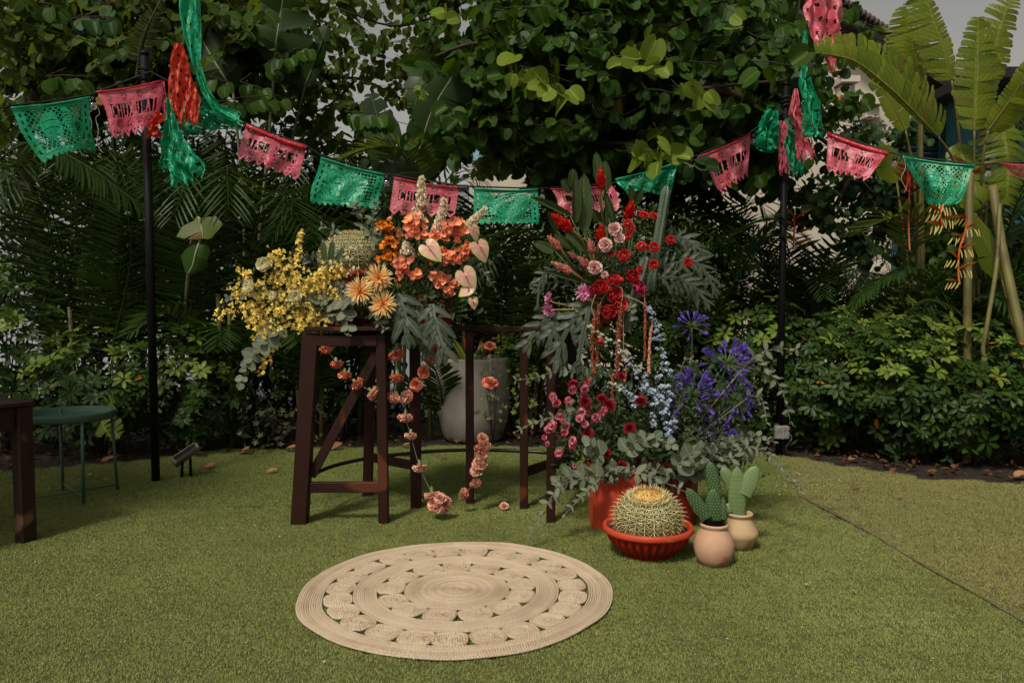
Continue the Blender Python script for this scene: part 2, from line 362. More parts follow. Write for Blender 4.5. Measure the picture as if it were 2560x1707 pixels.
def grass(name, poly, mat, label):
    me = clump_mesh(mat); src = bpy.data.objects.new('turf_clump', me)
    s = .094; X, Y = np.meshgrid(np.arange(-5.6, 5.6, s), np.arange(2.55, 8.1, s)); X = X.ravel() + rs.uniform(-.03, .03, X.size); Y = Y.ravel() + rs.uniform(-.03, .03, Y.size)
    k = inside(poly, X, Y) & (np.abs(X) < .67 * Y + .35)
    pts = np.stack([X[k], Y[k], np.full(k.sum(), .003)], 1)
    pm_ = bpy.data.meshes.new(name); pm_.vertices.add(len(pts)); pm_.vertices.foreach_set('co', pts.astype(np.float32).ravel()); pm_.materials.append(mat); pm_.update()
    o = bpy.data.objects.new(name, pm_); COL.objects.link(o); o['kind'] = 'stuff'; o['label'] = label
    ng = bpy.data.node_groups.new(name, 'GeometryNodeTree')
    ng.interface.new_socket('Geometry', in_out='INPUT', socket_type='NodeSocketGeometry'); ng.interface.new_socket('Geometry', in_out='OUTPUT', socket_type='NodeSocketGeometry')
    gi = ng.nodes.new('NodeGroupInput'); go = ng.nodes.new('NodeGroupOutput'); ip = ng.nodes.new('GeometryNodeInstanceOnPoints'); oi = ng.nodes.new('GeometryNodeObjectInfo')
    oi.inputs['Object'].default_value = src; rv = ng.nodes.new('FunctionNodeRandomValue'); rv.data_type = 'FLOAT_VECTOR'
    rv.inputs[0].default_value = (0, 0, 0); rv.inputs[1].default_value = (0, 0, 6.283)
    ng.links.new(gi.outputs[0], ip.inputs['Points']); ng.links.new(oi.outputs['Geometry'], ip.inputs['Instance']); ng.links.new(rv.outputs[0], ip.inputs['Rotation']); ng.links.new(ip.outputs[0], go.inputs[0])
    md = o.modifiers.new('grow', 'NODES'); md.node_group = ng
for nm, pl, mt, z in (('turf', polyA, M_TURFA, 0), ('turf', polyB, M_TURFB, 0), ('turf', polyC, M_TURFC, 0)):
    t = flat(pl, 0.0); struct(nm, t, M_BASE)
grass('turf_pile', polyA, M_TURFA, 'short green artificial grass in the open foreground')
grass('turf_pile', polyB, M_TURFB, 'short green artificial grass along the planting bed')
grass('turf_pile', polyC, M_TURFC, 'worn olive artificial grass right of the diagonal seam')
# frayed seam lines: backing strips just above the soil
def seam(pts, wd, mat):
    sp = smooth_path([A(x, y, 0) for x, y in pts], 10); it = []
    V = []
    for i, p in enumerate(sp):
        q = nrm(sp[min(i + 1, len(sp) - 1)] - sp[max(i - 1, 0)]); n_ = A(-q[1], q[0], 0); ww = wd * (.35 + 1.1 * abs(noise.noise(Vector((p * 5).tolist()))))
        V += [p - n_ * ww + A(0, 0, .0135), p + n_ * ww + A(0, 0, .0135)]
    T = []
    for i in range(len(sp) - 1): T += [(2 * i, 2 * i + 2, 2 * i + 3), (2 * i, 2 * i + 3, 2 * i + 1)]
    return np.array(V), np.array(T), np.zeros((len(V), 2))
M_SEAM = plain('seam_backing', (.17, .14, .075), (.045, .040, .02), .95, 40)
struct('seam', seam(dgx[:-1] + [(2.28, 3.2)], .013, M_SEAM), M_SEAM)
struct('seam', seam([(-2.4, seamL[0][1])] + seamL[1:], .006, M_SEAM), M_SEAM)
# ================================================================== buildings and walls behind
def quadbox(x0, x1, y0, y1, z0, z1): return boxt(((x0 + x1) / 2, (y0 + y1) / 2, (z0 + z1) / 2), x1 - x0, y1 - y0, z1 - z0, .004)
def Xat(px, Y): return P(px, 735, Y)[0]
def Zat(py, Y): return P(1280, py, Y)[2]
# cream house with gable and dark eaves on the right
YB = 13.6
hs = thing('cream_house', 'cream rendered house with dark sloping eaves and teal shutters behind the plants', 'house', (5, YB, 0))
gx = [Xat(1640, YB), Xat(1720, YB), Xat(2480, YB), Xat(2480, YB)]; ztop = Zat(-420, YB); zeave = Zat(300, YB)
pa = P(1960, -98, YB - .5) - A(0, 0, .30); pb = P(2425, 209, YB - .5) - A(0, 0, .30)
def prism(poly, y0, y1):      # poly in xz, extruded along y
    n = len(poly); V = [(x, y0, z) for x, z in poly] + [(x, y1, z) for x, z in poly]; T = []
    for i in range(1, n - 1): T += [(0, i, i + 1), (n, n + i + 1, n + i)]
    for i in range(n):
        j = (i + 1) % n; T += [(i, i + n, j + n), (i, j + n, j)]
    return np.array(V, float), np.array(T), np.array([(v[0], v[2]) for v in V], float)
part('wall', prism([(gx[0], 0), (gx[2], 0), (gx[2], zeave - .3), (pb[0] + .1, pb[2]), (pa[0], pa[2]), (pa[0] - .5, ztop - .2), (gx[0], ztop - .2)], YB, YB + 5), M_CREAM, hs, False)
def slope(p0, p1, th, y0, y1): return prism([(p0[0], p0[2]), (p1[0], p1[2]), (p1[0], p1[2] + th), (p0[0], p0[2] + th)], y0, y1)
rf = part('roof', slope(pa, pb, .24, YB - .5, YB + 5), M_DARKW, hs, False)
ti = []
for k in range(44):
    q = pa + (pb - pa) * (k + .5) / 44
    ti.append(tubet([A(q[0], YB - .58, q[2] + .27), A(q[0], YB + 1.2, q[2] + .27)], .045, 7))
part('tile', join(ti), M_TILE, rf, kind='stuff', label='row of rounded roof tiles along the verge')
for px in (2010, 2105, 2165):      # moulding corbels under the eaves
    c = P(px, 150 + (px - 2010) * .9, YB)
    part('bracket', join([boxt((c[0], YB - .12, c[2]), .22, .26, .16), boxt((c[0], YB - .18, c[2] + .16), .30, .36, .10)]), M_CREAM, hs, False)
# teal shuttered openings with pale blue posts
for (x0, x1, y0, y1) in ((2225, 2342, 300, 690), (2385, 2470, 300, 690), (2500, 2600, 330, 700)):
    xa, xb, za, zb = Xat(x0, YB), Xat(x1, YB), Zat(y1, YB), Zat(y0, YB)
    wi = part('window', join([quadbox(xa, xa + .07, YB - .09, YB - .002, za, zb), quadbox(xb - .07, xb, YB - .09, YB - .002, za, zb), quadbox(xa + .071, xb - .071, YB - .09, YB - .002, zb - .08, zb), quadbox(xa + .071, xb - .071, YB - .09, YB - .002, za, za + .08),
                         quadbox((xa + xb) / 2 - .03, (xa + xb) / 2 + .03, YB - .10, YB - .002, za + .081, zb - .081)]), M_TEAL, hs, False)
    lv = []
    nl = 26
    for k in range(nl):
        z = za + .1 + (zb - za - .2) * k / (nl - 1)
        for a_, b_ in ((xa + .072, (xa + xb) / 2 - .031), ((xa + xb) / 2 + .031, xb - .072)):
            lv.append(beamt((a_, YB - .04, z), (b_, YB - .04, z), .06, .012, (0, .7, -.7), .002))
    part('louvre', join(lv), M_TEAL, wi, False, kind='stuff', label='teal louvre slats')
    part('pane', quadbox(xa + .071, xb - .071, YB - .012, YB - .004, za + .081, zb - .081), M_DARKW, wi, False)
for x0, x1 in ((2350, 2376), (2478, 2496)):
    part('post', quadbox(Xat(x0, YB), Xat(x1, YB), YB - .16, YB - .003, Zat(840, YB), Zat(300, YB)), M_LBLUE, hs, False)
# shed roof further right with a turquoise wall
h2 = thing('turquoise_annexe', 'low turquoise building with a dark roof edge at the far right', 'building', (9.5, 12, 0))
part('wall', quadbox(Xat(2440, 12.2), Xat(2900, 12.2), 12.2, 13.2, 0, Zat(212, 12.2)), M_TEAL, h2, False)
part('roof', quadbox(Xat(2400, 12), Xat(2950, 12), 11.6, 13.4, Zat(212, 12), Zat(186, 12)), M_DARKW, h2, False)
# middle cream building seen between the leaves
h3 = thing('pale_block', 'plain pale building seen in gaps behind the dense orchid tree', 'building', (1.5, 15, 0))
part('wall', quadbox(Xat(1175, 15), Xat(1655, 15), 15, 19, 0, Zat(262, 15)), M_CREAM, h3, False)
part('parapet', quadbox(Xat(1170, 15), Xat(1660, 15), 14.9, 15.2, Zat(262, 15), Zat(246, 15)), M_GREYW, h3, False)
for px in (1180, 1420, 1570):
    wi = part('window', quadbox(Xat(px, 15), Xat(px + 34, 15), 14.93, 15.0 - .003, Zat(410, 15), Zat(350, 15)), M_TEAL, h3, False)
    part('pane', quadbox(Xat(px + 5, 15), Xat(px + 29, 15), 14.91, 14.925, Zat(405, 15), Zat(355, 15)), M_LBLUE, wi, False)
# pale garden wall on the left
gw = thing('garden_wall', 'pale grey wall glimpsed through the palms on the left', 'wall', (-5, 13, 0))
part('wall', quadbox(Xat(-250, 13), Xat(1172, 13), 13, 13.25, 0, Zat(470, 13)), M_GREYW, gw, False)
part('coping', quadbox(Xat(-250, 13), Xat(1172, 13), 12.95, 13.3, Zat(470, 13), Zat(462, 13)), M_CONC, gw, False)
# ================================================================== concrete pot behind the stand
Yp = 8.05
pc = W(Xat(1183, Yp), Yp)
cp = thing('concrete_pot', 'large round stained concrete pot behind the wooden stand', 'plant pot', pc)
part('pot', xf(lathet([(.001, 0), (.27, 0), (.30, .02), (.355, .25), (.372, .5), (.375, .80), (.37, .825), (.33, .825), (.325, .70), (.001, .70)], 48), np.array([[1, 0, 0, pc[0]], [0, 1, 0, pc[1]], [0, 0, 1, 0], [0, 0, 0, 1.]])), M_CONC, cp)
part('soil', xf(lathet([(.001, .715), (.325, .712)], 32), np.array([[1, 0, 0, pc[0]], [0, 1, 0, pc[1]], [0, 0, 1, 0], [0, 0, 0, 1.]])), M_SOIL, cp)
# ================================================================== furniture and hardware
# ---- dark wooden table, far left
C0 = W(-2.77, 4.71); U1 = nrm((-.875, .48, 0)); U2 = nrm((-.50, -.866, 0)); TH = .83
tb = thing('wooden_table', 'dark stained wooden table cut off by the left picture edge', 'table', C0 + U1 * .4 + U2 * .35)
for k in range(4):
    a = C0 + U1 * (.11 + .225 * k); part('plank', beamt(a + A(0, 0, TH - .013), a + U2 * 1.0 + A(0, 0, TH - .013), .215, .026, U1, .004), M_TWOOD, tb, False)
for s1, s2 in ((.05, .06), (.05, .94), (.85, .06), (.85, .94)):
    b = C0 + U1 * s1 + U2 * s2; part('leg', beamt(b, b + A(0, 0, TH - .028), .085, .085, U1, .005), M_TWOOD, tb, False)
for a, b in (((.095, .06), (.805, .06)), ((.095, .94), (.805, .94)), ((.05, .105), (.05, .895)), ((.85, .105), (.85, .895))):
    pa_, pb_ = C0 + U1 * a[0] + U2 * a[1], C0 + U1 * b[0] + U2 * b[1]
    part('apron', beamt(pa_ + A(0, 0, TH - .095), pb_ + A(0, 0, TH - .095), .13, .03, (0, 0, 1), .003), M_TWOOD, tb, False)
M_REDDK = plain('dark_red_plastic', (.16, .010, .005), (.11, .007, .004), .45, 6, spec=.3)
# ---- round green tray table
tc = W(-3.12, 5.69)
tt = thing('tray_table', 'round green metal tray table beside the dark wooden table', 'table', tc)
def at(t, c): M = np.eye(4); M[:3, 3] = c; return xf(t, M)
part('tray', at(lathet([(.001, .578), (.272, .578), (.280, .584), (.284, .622), (.288, .624), (.289, .618), (.286, .578), (.278, .570), (.001, .570)], 56), tc), M_GRNMET, tt)
ft = [W(-2.91, 5.9), W(-2.95, 5.51), W(-3.3, 5.88), W(-3.33, 5.48)]
for f in ft:
    o = nrm(f - tc); part('leg', tubet([f, tc + o * .272 + A(0, 0, .612)], .0115, 8), M_GRNMET, tt)
for i, j in ((0, 3), (1, 2)): part('stretcher', tubet([ft[i] + A(0, 0, .045 + .012 * i), ft[j] + A(0, 0, .045 + .012 * i)], .006, 6), M_GRNMET, tt)
# ---- poles
def pole(x, y, z, lab):
    x, y = W(x, y)[:2]
    o = thing('black_pole', lab, 'pole', (x, y, 0))
    part('shaft', tubet([A(x, y, 0), A(x, y, z)], .031, 16), M_BLACK, o); part('cap', tubet([A(x, y, z), A(x, y, z + .03)], .034, 16), M_BLACK, o)
    for k in range(3): part('cable_loop', tubet([A(x + .045 * math.cos(a), y + .045 * math.sin(a), z - .10 - .035 * k + .008 * math.sin(3 * a)) for a in np.linspace(0, 6.283, 14)], .006, 5), M_CABLE, o)
pole(-2.76, 6.2, 3.24, 'black metal pole left of the yellow orchids holding up the banners')
pole(2.40, 7.2, 3.27, 'black metal pole right of the purple flowers holding up the banners')
# power socket on the right pole
PX, PY = W(2.40, 7.2)[:2]; so_ = Q('B3', 1968, 942, PY - .065)
pk = thing('power_socket', 'weathered white double power socket fixed low on the right pole', 'socket', so_)
part('box', boxt((PX, PY - .065, so_[2]), .125, .05, .115, .006), M_SOCK, pk, False)
for dx in (-.036, .036):
    part('socket_face', boxt((PX + dx, PY - .094, so_[2]), .048, .006, .095, .003), M_LAMPG, pk, False)
part('cable', tubet(smooth_path([A(PX + .06, PY - .06, so_[2]), A(PX + .10, PY - .04, so_[2] - .06), A(PX + .06, PY - .02, so_[2] - .14), A(PX + .1, PY + .05, 0)]), .006, 5), M_LAMPG, pk)
# spotlight at the foot of the left pole
sp_ = W(-2.60, 6.32)
fl = thing('garden_spotlight', 'small grey floodlight tilted on the turf beside the left black pole', 'spotlight', sp_)
part('head', beamt(sp_ + A(-.05, -.04, .12), sp_ + A(.10, .07, .235), .13, .045, (0.2, .9, 0), .006), M_LAMPG, fl, False)
part('visor', beamt(sp_ + A(-.03, -.09, .17), sp_ + A(.10, .0, .262), .14, .008, (0.2, .9, 0), .002), M_LAMPG, fl, False)
part('bracket', join([tubet([sp_ + A(-.01, .0, .0), sp_ + A(0, 0, .13)], .012, 8), tubet([sp_ + A(.05, .03, .0), sp_ + A(.05, .03, .15)], .012, 8)]), M_BLACK, fl)
# ---- curved wooden bar stand
bar = thing('bar_stand', 'dark wooden bar stand with braces and curved metal foot rail', 'stand', (-.45, 5.5, 0))
TZ = 1.235
FL, FRr, BL, BR = W(-1.34, 5.05), W(-.81, 5.06), W(-1.036, 5.74), W(-.65, 5.42)
L1, L2, R1_, R2_ = W(-.29, 5.53), W(.08, 5.40), W(.246, 5.08), W(.436, 5.93)
def leg(b, t, wd=.066, lab=None): part('leg', beamt(b, t, wd, wd * .9, (1, 0, 0), .005), M_WOOD, bar, False, label=lab)
leg(FL, FL + A(.085, .03, TZ - .03), .098, 'thicker splayed corner leg'); leg(FRr, FRr + A(-.01, .02, TZ - .03), .062); leg(BL, BL + A(.05, -.05, TZ - .03)); leg(BR, BR + A(0, 0, TZ - .03), .07)
for b in (L1, L2): leg(b, b + A(0, 0, TZ - .03), .056)
leg(R1_, R1_ + A(0, 0, TZ - .03), .056); leg(R2_, R2_ + A(0, -.05, TZ - .03), .066)
def rail(a, b, z, h=.055, d=.035, nm='rail', inset=.03):
    q = nrm(b - a); part(nm, beamt(a + q * inset + A(0, 0, z), b - q * inset + A(0, 0, z), h, d, (0, 0, 1), .004), M_WOOD, bar, False)
T = lambda p, dx=0, dy=0: p + A(dx, dy, 0)
rail(T(FL, .08), FRr, TZ - .075, .07); rail(T(BL, .05), BR, TZ - .07); rail(T(FL, .08, .04), T(BL, .05), TZ - .07); rail(FRr, BR, TZ - .07)
rail(FL + A(.02, 0, 0), FRr, .235, .065, .04); rail(BL, BR, .29, .06); rail(L2, R2_, .25, .06); rail(R1_, R2_, .33, .06)
part('brace', beamt(FRr + A(-.04, .04, 1.08), FL + A(.07, .03, .30), .06, .03, (0, 0, 1), .004), M_WOOD, bar, False)
rail(BR, L1, TZ - .02, .035, .06, 'top_rail', 0); rail(L1, L2, TZ - .02, .035, .06, 'top_rail', 0); rail(L2, R1_, TZ - .02, .035, .06, 'top_rail', 0)
for k in range(5):     # top planks of the left end box, then of the right end
    f = (k + .5) / 5; a = (FL + A(.03, -.05, 0)) * (1 - f) + (BL + A(0, .04, 0)) * f; b = (FRr + A(.06, -.05, 0)) * (1 - f) + (BR + A(.06, .04, 0)) * f
    part('plank', beamt(a + A(0, 0, TZ), b + A(0, 0, TZ), .13, .024, (0, 1, 0), .003), M_WOOD, bar, False)
for k in range(5):
    f = (k + .5) / 5; a = (L2 + A(-.02, -.36, 0)) * (1 - f) + (L2 + A(.05, .45, 0)) * f; b = (R1_ + A(.30, -.05, 0)) * (1 - f) + (R2_ + A(.25, .0, 0)) * f
    part('plank', beamt(a + A(0, 0, TZ), b + A(0, 0, TZ), .15, .024, (0, 1, 0), .003), M_WOOD, bar, False)
hp = [Q('B2', x, y, Y) for x, y, Y in ((362, 1108, 5.12), (520, 1040, 5.4), (760, 985, 5.66), (1000, 955, 5.72), (1260, 932, 5.76), (1520, 925, 5.78), (1800, 930, 5.78), (2040, 945, 5.74), (2250, 990, 5.7))]
part('foot_rail', tubet(smooth_path(hp, 6), .013, 10), M_BLKSTEEL, bar)
# ================================================================== round jute rug
RC = A(-.268, 3.815, 0)
rug = thing('jute_rug', 'round braided jute rug with two rings of openwork medallions', 'rug', RC)
m, nt, bs, out = newmat('jute'); r_, g_ = rnd_out(nt); uv = N(nt, 'ShaderNodeUVMap'); sp = N(nt, 'ShaderNodeSeparateXYZ'); nt.links.new(uv.outputs[0], sp.inputs[0])
tw = mth(nt, 'SINE', mth(nt, 'ADD', mth(nt, 'MULTIPLY', sp.outputs[1], 520.0), mth(nt, 'MULTIPLY', sp.outputs[0], 6.283)))
pos = g_.outputs['Position']; n1 = ramp(nt, noisef(nt, 7, 4, pos), [(.35, 0.0), (.7, 1.0)]); n2 = ramp(nt, noisef(nt, 130, 3, pos), [(.4, 0.0), (.7, 1.0)])
col = mixc(nt, n1, (.65, .51, .355), (.52, .38, .24)); col = mixc(nt, mth(nt, 'MULTIPLY', n2, .45), col, (.40, .24, .12)); col = mixc(nt, mth(nt, 'MULTIPLY', r_, .5), col, (.78, .65, .49))
nt.links.new(col, bs.inputs['Base Color']); bs.inputs['Roughness'].default_value = .9; bs.inputs['Specular IOR Level'].default_value = .1
bump(nt, bs, mth(nt, 'ADD', tw, mth(nt, 'MULTIPLY', n2, 1.5)), .7, .004)
M_JUTE = m
def ring(rx, ry, c, rope, n, rot=0.0, wob=0.0, z=.016, ph=0.0):
    a = np.linspace(0, 2 * math.pi * (1 + .3 / n), n + 1) + ph * 7.3 + rx * 91; k = 1 + wob * np.sin(3 * a + ph)
    if rx > .63: k = k + .010 * np.sin(2 * a + .7) + .006 * np.sin(5 * a + 2) + .003 * np.sin(11 * a)
    if rot: k = k * (1 - .075 * np.cos(4 * a))      # medallions are pressed squarish against their neighbours
    x, y = rx * k * np.cos(a), ry * k * np.sin(a)
    cr_, sr_ = math.cos(rot), math.sin(rot)
    zz = z + .0012 * np.sin(7 * a + ph) + .0008 * np.sin(17 * a + ph)
    return tubet(np.stack([c[0] + x * cr_ - y * sr_, c[1] + x * sr_ + y * cr_, zz], 1), rope, 6)
def band(r0, r1, nm):
    k = max(1, round((r1 - r0) / .0095)); w_ = (r1 - r0) / k
    it = [ring(r0 + (i + .5) * w_, r0 + (i + .5) * w_, RC, w_ * .545, max(20, int(130 * (r0 + i * w_) / .4)), 0, .003, ph=i * .5) for i in range(k)]
    part(nm, join(it), M_JUTE, rug)
band(.0, .255, 'centre_disc'); band(.385, .497, 'inner_band'); band(.633, .75, 'outer_band')
def medal(rc, n, hr, off):
    for i in range(n):
        a = off + 2 * math.pi * (i + R.uniform(-.05, .05)) / n; c = RC + A(rc * math.cos(a), rc * math.sin(a), 0); ht = math.pi * rc / n * 1.05
        k = 7; it = [ring(ht * (j + .55) / k, hr * (j + .55) / k, c, .0068, 10 + 3 * j, a + math.pi / 2, 0, .015 + .002 * R.random(), R.random() * 6) for j in range(k)]
        part('medallion', join(it), M_JUTE, rug)
medal(.320, 13, .068, .2); medal(.565, 23, .071, .1)
# ================================================================== planters and pots on the ground
def octo(c, r, h, lab, name='planter_tub', mat=M_REDPL2, rr=1.0, fade=.86):
    o = thing(name, lab, 'planter', c); n = 8
    pr = [(r * fade, 0), (r * fade, .012), (r * .97, h * .90), (r * 1.0, h * .90), (r * 1.04, h * .92), (r * 1.04, h), (r * .98, h), (r * .95, h * .93), (r * .9, h * .85), (.001, h * .84)]
    V, T_, U = lathet(pr, n); M = np.eye(4); M[:3, 3] = c; cz, sz = math.cos(rad(22.5) + rr), math.sin(rad(22.5) + rr); M[:2, :2] = [[cz, -sz], [sz, cz]]
    part('tub', xf((V, T_, U), M), mat, o, False)
    for k in range(4):
        a = rr + k * math.pi / 2 + rad(45); q = A(math.cos(a), math.sin(a), 0); part('foot', boxt(c + q * r * fade * .72 + A(0, 0, .004), .05, .05, .03), mat, o, False)
    return o
octo(W(Xat(1552, 4.95), 5.02), .205, .40, 'orange red octagonal planter tub behind the cactus bowl, on its left', rr=.12, fade=.93)
octo(W(Xat(1678, 4.95), 5.06), .195, .425, 'darker red planter tub behind the two prickly pears', mat=M_REDDK, rr=.3, fade=.93)
# ribbed bowl and golden barrel cactus
def golden(c, rx, rz, n, label, spl, seed, tilt=11, crown=1.0):   # ribbed body, areoles of straw spines on every rib
    rr = random.Random(seed); o = thing('barrel_cactus', label, 'cactus', c)
    fn = lambda a, i, z: 1 + .13 * np.abs(np.cos(a * n / 2)) - .03
    prof = [(max(.001, rx * math.sin(math.pi * k / 16)) * (.90 if k else 1), rz * (1 - math.cos(math.pi * k / 16))) for k in range(17)][::-1]
    prof = [(r, z if r > .02 or z < rz else z - .004) for r, z in prof][::-1]
    part('body', at(lathet(prof, n * 4, fn), c), M_CACT, o)
    it = []; spi = blade(1, .062, 1, .35, 0, .12, 1, 2, base=.013)
    for i in range(n):
        th = 2 * math.pi * i / n
        for k in range(12):
            ph = rad(25 * crown) + rad(126 - 25 * crown) * k / 11; e = A(rx * 1.03 * math.sin(ph) * math.cos(th), rx * 1.03 * math.sin(ph) * math.sin(th), rz + rz * math.cos(ph)) + c
            nn = nrm(A(math.sin(ph) * math.cos(th) / rx, math.sin(ph) * math.sin(th) / rx, math.cos(ph) / rz)); tg = A(-math.sin(th), math.cos(th), 0); up = np.cross(nn, tg)
            for da, lift, ln in ((90, .22, 1.0), (-90, .22, .95), (8, .35, 1.05), (172, .35, 1.05), (-28, .4, .95), (208, .4, .95), (35, .7, .8), (145, .7, .8), (-90, 3.5, .95)):
                a = rad(da + rr.uniform(-9, 9)); lf = lift * rr.uniform(.7, 1.4) + (.9 if k < 2 else 0); d = tg * math.cos(a) + up * math.sin(a) + nn * lf
                it.append(xf(spi, fr(e, d, nn, spl * ln * rr.uniform(.85, 1.15) * (1.0 if abs(da) != 90 or lift > 1 else .85))))
    part('spine', join(it), M_SPINE, o, kind='stuff', label='dense pale yellow spines')
    wl = []
    for k in range(620):
        ph = rad(33) * crown * math.sqrt(rr.random()); th = rr.random() * 6.283; e = A(rx * math.sin(ph) * math.cos(th), rx * math.sin(ph) * math.sin(th), rz + rz * 1.0 * math.cos(ph)) + c
        wl.append(xf(spi, fr(e, A(rr.uniform(-.5, .5), rr.uniform(-.5, .5), 1), (1, 0, 0), .022, sx=3)))
    wl.append(at(lathet([(max(.001, rx * .97 * math.sin(rad(a_) * crown)), rz + rz * math.cos(rad(a_) * crown) + .004) for a_ in (31, 26, 21, 14, 7, 0)], 24, lambda a, i, z: 1 + .05 * np.sin(a * 9 + i)), c))
    part('crown_wool', join(wl), M_WOOL, o, kind='stuff', label='yellow woolly crown')
    o.rotation_euler = (rad(tilt), rad(-2), 0)
    return o
M_CACT = plain('cactus_skin', (.075, .095, .032), (.045, .062, .02), .5, 20)
M_SPINE = petalmat('cactus_spine', (.44, .30, .09), (.66, .55, .26), (.74, .66, .38), .1, .5, .3)
M_WOOL = petalmat('cactus_wool', (.62, .36, .09), (.66, .42, .13), (.66, .46, .18), .1, .8, .2)
bc = W(Xat(1620, 4.46), 4.46)
bw_ = thing('cactus_bowl', 'ribbed red plastic bowl holding the golden cactus in front', 'plant pot', bc)
n = 30
fn = lambda a, i, z: 1 + (.13 * np.abs(np.sin(a * n / 2)) - .07 if 2 <= i <= 6 else 0)
part('bowl', at(lathet([(.001, .004), (.125, .004), (.138, .012), (.142, .03), (.165, .045), (.196, .075), (.214, .105), (.222, .135), (.222, .142), (.205, .142), (.19, .12), (.001, .118)], n * 6, fn), bc), M_REDPL, bw_)
part('rim', at(lathet([(.205, .138), (.246, .138), (.252, .146), (.250, .166), (.243, .173), (.232, .172), (.226, .160), (.216, .144)], 72), bc), M_REDPL2, bw_)
part('soil', at(lathet([(.001, .150), (.221, .147)], 32), bc), M_SOIL, bw_)
golden(bc + A(0, 0, .085), .180, .138, 24, 'golden barrel cactus with yellow crown in the ribbed red bowl', .036, 1)
# clay jars with prickly pears
def jar(c, prof, mat, lab):
    o = thing('clay_jar', lab, 'plant pot', c); part('jar', at(lathet(prof, 48), c), mat, o)
    part('soil', at(lathet([(.001, prof[-1][1] + .01), (prof[-1][0] + .002, prof[-1][1] + .01)], 24), c), M_SOIL, o); return o
fc = W(Xat(1784, 4.30), 4.29)
jar(fc, [(.001, 0), (.055, 0), (.075, .008), (.096, .045), (.107, .09), (.104, .13), (.088, .17), (.070, .195), (.066, .205), (.074, .213), (.077, .221), (.072, .227), (.062, .226), (.058, .215), (.056, .195)], M_TERRA, 'round terracotta jar nearest the camera with a black inner pot')
part('inner_pot', at(lathet([(.052, .20), (.056, .252), (.060, .256), (.053, .256), (.048, .235), (.001, .235)], 32), fc), M_BLACK, bpy.context.scene.objects['clay_jar'])
kc = W(Xat(1849, 4.56), 4.56)
jar(kc, [(.001, 0), (.055, 0), (.068, .008), (.082, .04), (.100, .075), (.106, .092), (.100, .112), (.080, .145), (.066, .175), (.062, .188), (.072, .196), (.075, .205), (.070, .211), (.058, .209), (.054, .19), (.052, .17)], M_TERRB, 'pale sand coloured clay jar with shouldered belly behind the round one')
m, nt, bs, out = newmat('prickly_pear_skin'); tx = N(nt, 'ShaderNodeTexCoord'); nn1 = noisef(nt, 12, 3, tx.outputs['Object'])
r_, g_ = rnd_out(nt)
col = mixc(nt, nn1, (.085, .145, .045), (.150, .215, .080))
nt.links.new(col, bs.inputs['Base Color']); bs.inputs['Roughness'].default_value = .5; M_PAD1 = m; bump(nt, bs, noisef(nt, 70, 2, tx.outputs['Object']), .3, .003)
m2 = m.copy(); m2.name = 'dark_prickly_pear_skin'
for nd in m2.node_tree.nodes:
    if nd.type == 'MIX': nd.inputs[6].default_value = (.022, .055, .014, 1); nd.inputs[7].default_value = (.050, .105, .026, 1)
M_PAD2 = m2
M_AREO = plain('areole', (.55, .56, .38), None, .8)
def padt(p0, p1, wd, th, face=(0, -1, 0), taper=.8):
    p0, p1 = A(*p0), A(*p1); L = np.linalg.norm(p1 - p0); V = []; n, m_ = 16, 10; y = (p1 - p0) / L; x = nrm(np.cross(y, -A(*face))); z = np.cross(x, y); U = []
    for j in range(m_ + 1):
        v = j / m_; w_ = wd / 2 * (max(0, math.sin(math.pi * (.08 + .92 * v) ** taper)) ** .42 if j < m_ else 0.0) + (.25 * wd / 2 if j == 0 else 0)
        w_ = max(w_, .0015)
        for i in range(n):
            a = 2 * math.pi * i / n; V.append(p0 + y * v * L + x * w_ * math.cos(a) + z * th / 2 * math.sin(a) * (w_ / (wd / 2)) ** .7); U.append((i / n, v))
    T_ = []
    for j in range(m_):
        for i in range(n):
            a0 = j * n + i; b0 = j * n + (i + 1) % n; T_ += [(a0, b0, b0 + n), (a0, b0 + n, a0 + n)]
    dots = []; dt = ball(.0021, 5, 3)
    for j in range(1, 12):
        for i in range(-4, 5):
            v = j / 12; w_ = wd / 2 * math.sin(math.pi * (.08 + .92 * v) ** taper) ** .42; xo = (i + .5 * (j % 2)) * .017
            if abs(xo) < w_ * .92:
                for s in (1, -1):
                    zz = s * th / 2 * math.sqrt(max(0, 1 - (xo / w_) ** 2)) * (w_ / (wd / 2)) ** .7
                    M = np.eye(4); M[:3, 3] = p0 + y * v * L + x * xo + z * zz; dots.append(xf(dt, M))
    return (np.array(V), np.array(T_), np.array(U)), join(dots)
def pear(lab, base, pads, mat, Y):
    o = thing('prickly_pear', lab, 'cactus', base)
    for (x0, y0, x1, y1, wd, dy) in pads:
        bt, dt = padt(Q('R1', x0, y0, Y + dy), Q('R1', x1, y1, Y + dy), wd / 3.36 / FOC * Y, .030, nrm((dy * 3 - .15, -1, .05)))
        pd = part('pad', bt, mat, o); part('areole', dt, M_AREO, pd, kind='stuff')
pear('dark green prickly pear of narrow dotted pads in the terracotta jar', fc + A(0, 0, .235), [(1630, 700, 1620, 400, 150, 0), (1640, 455, 1590, 170, 115, .01), (1565, 655, 1400, 400, 120, -.02), (1715, 695, 1705, 475, 58, -.015), (1660, 420, 1672, 330, 46, .02)], M_PAD2, fc[1])
pear('pale green prickly pear with two ear shaped pads in the sand jar', kc + A(0, 0, .18), [(1822, 640, 1825, 215, 150, 0), (1775, 370, 1700, 225, 110, .02), (1880, 455, 1985, 215, 150, -.01), (1760, 600, 1735, 530, 56, -.02)], M_PAD1, kc[1])
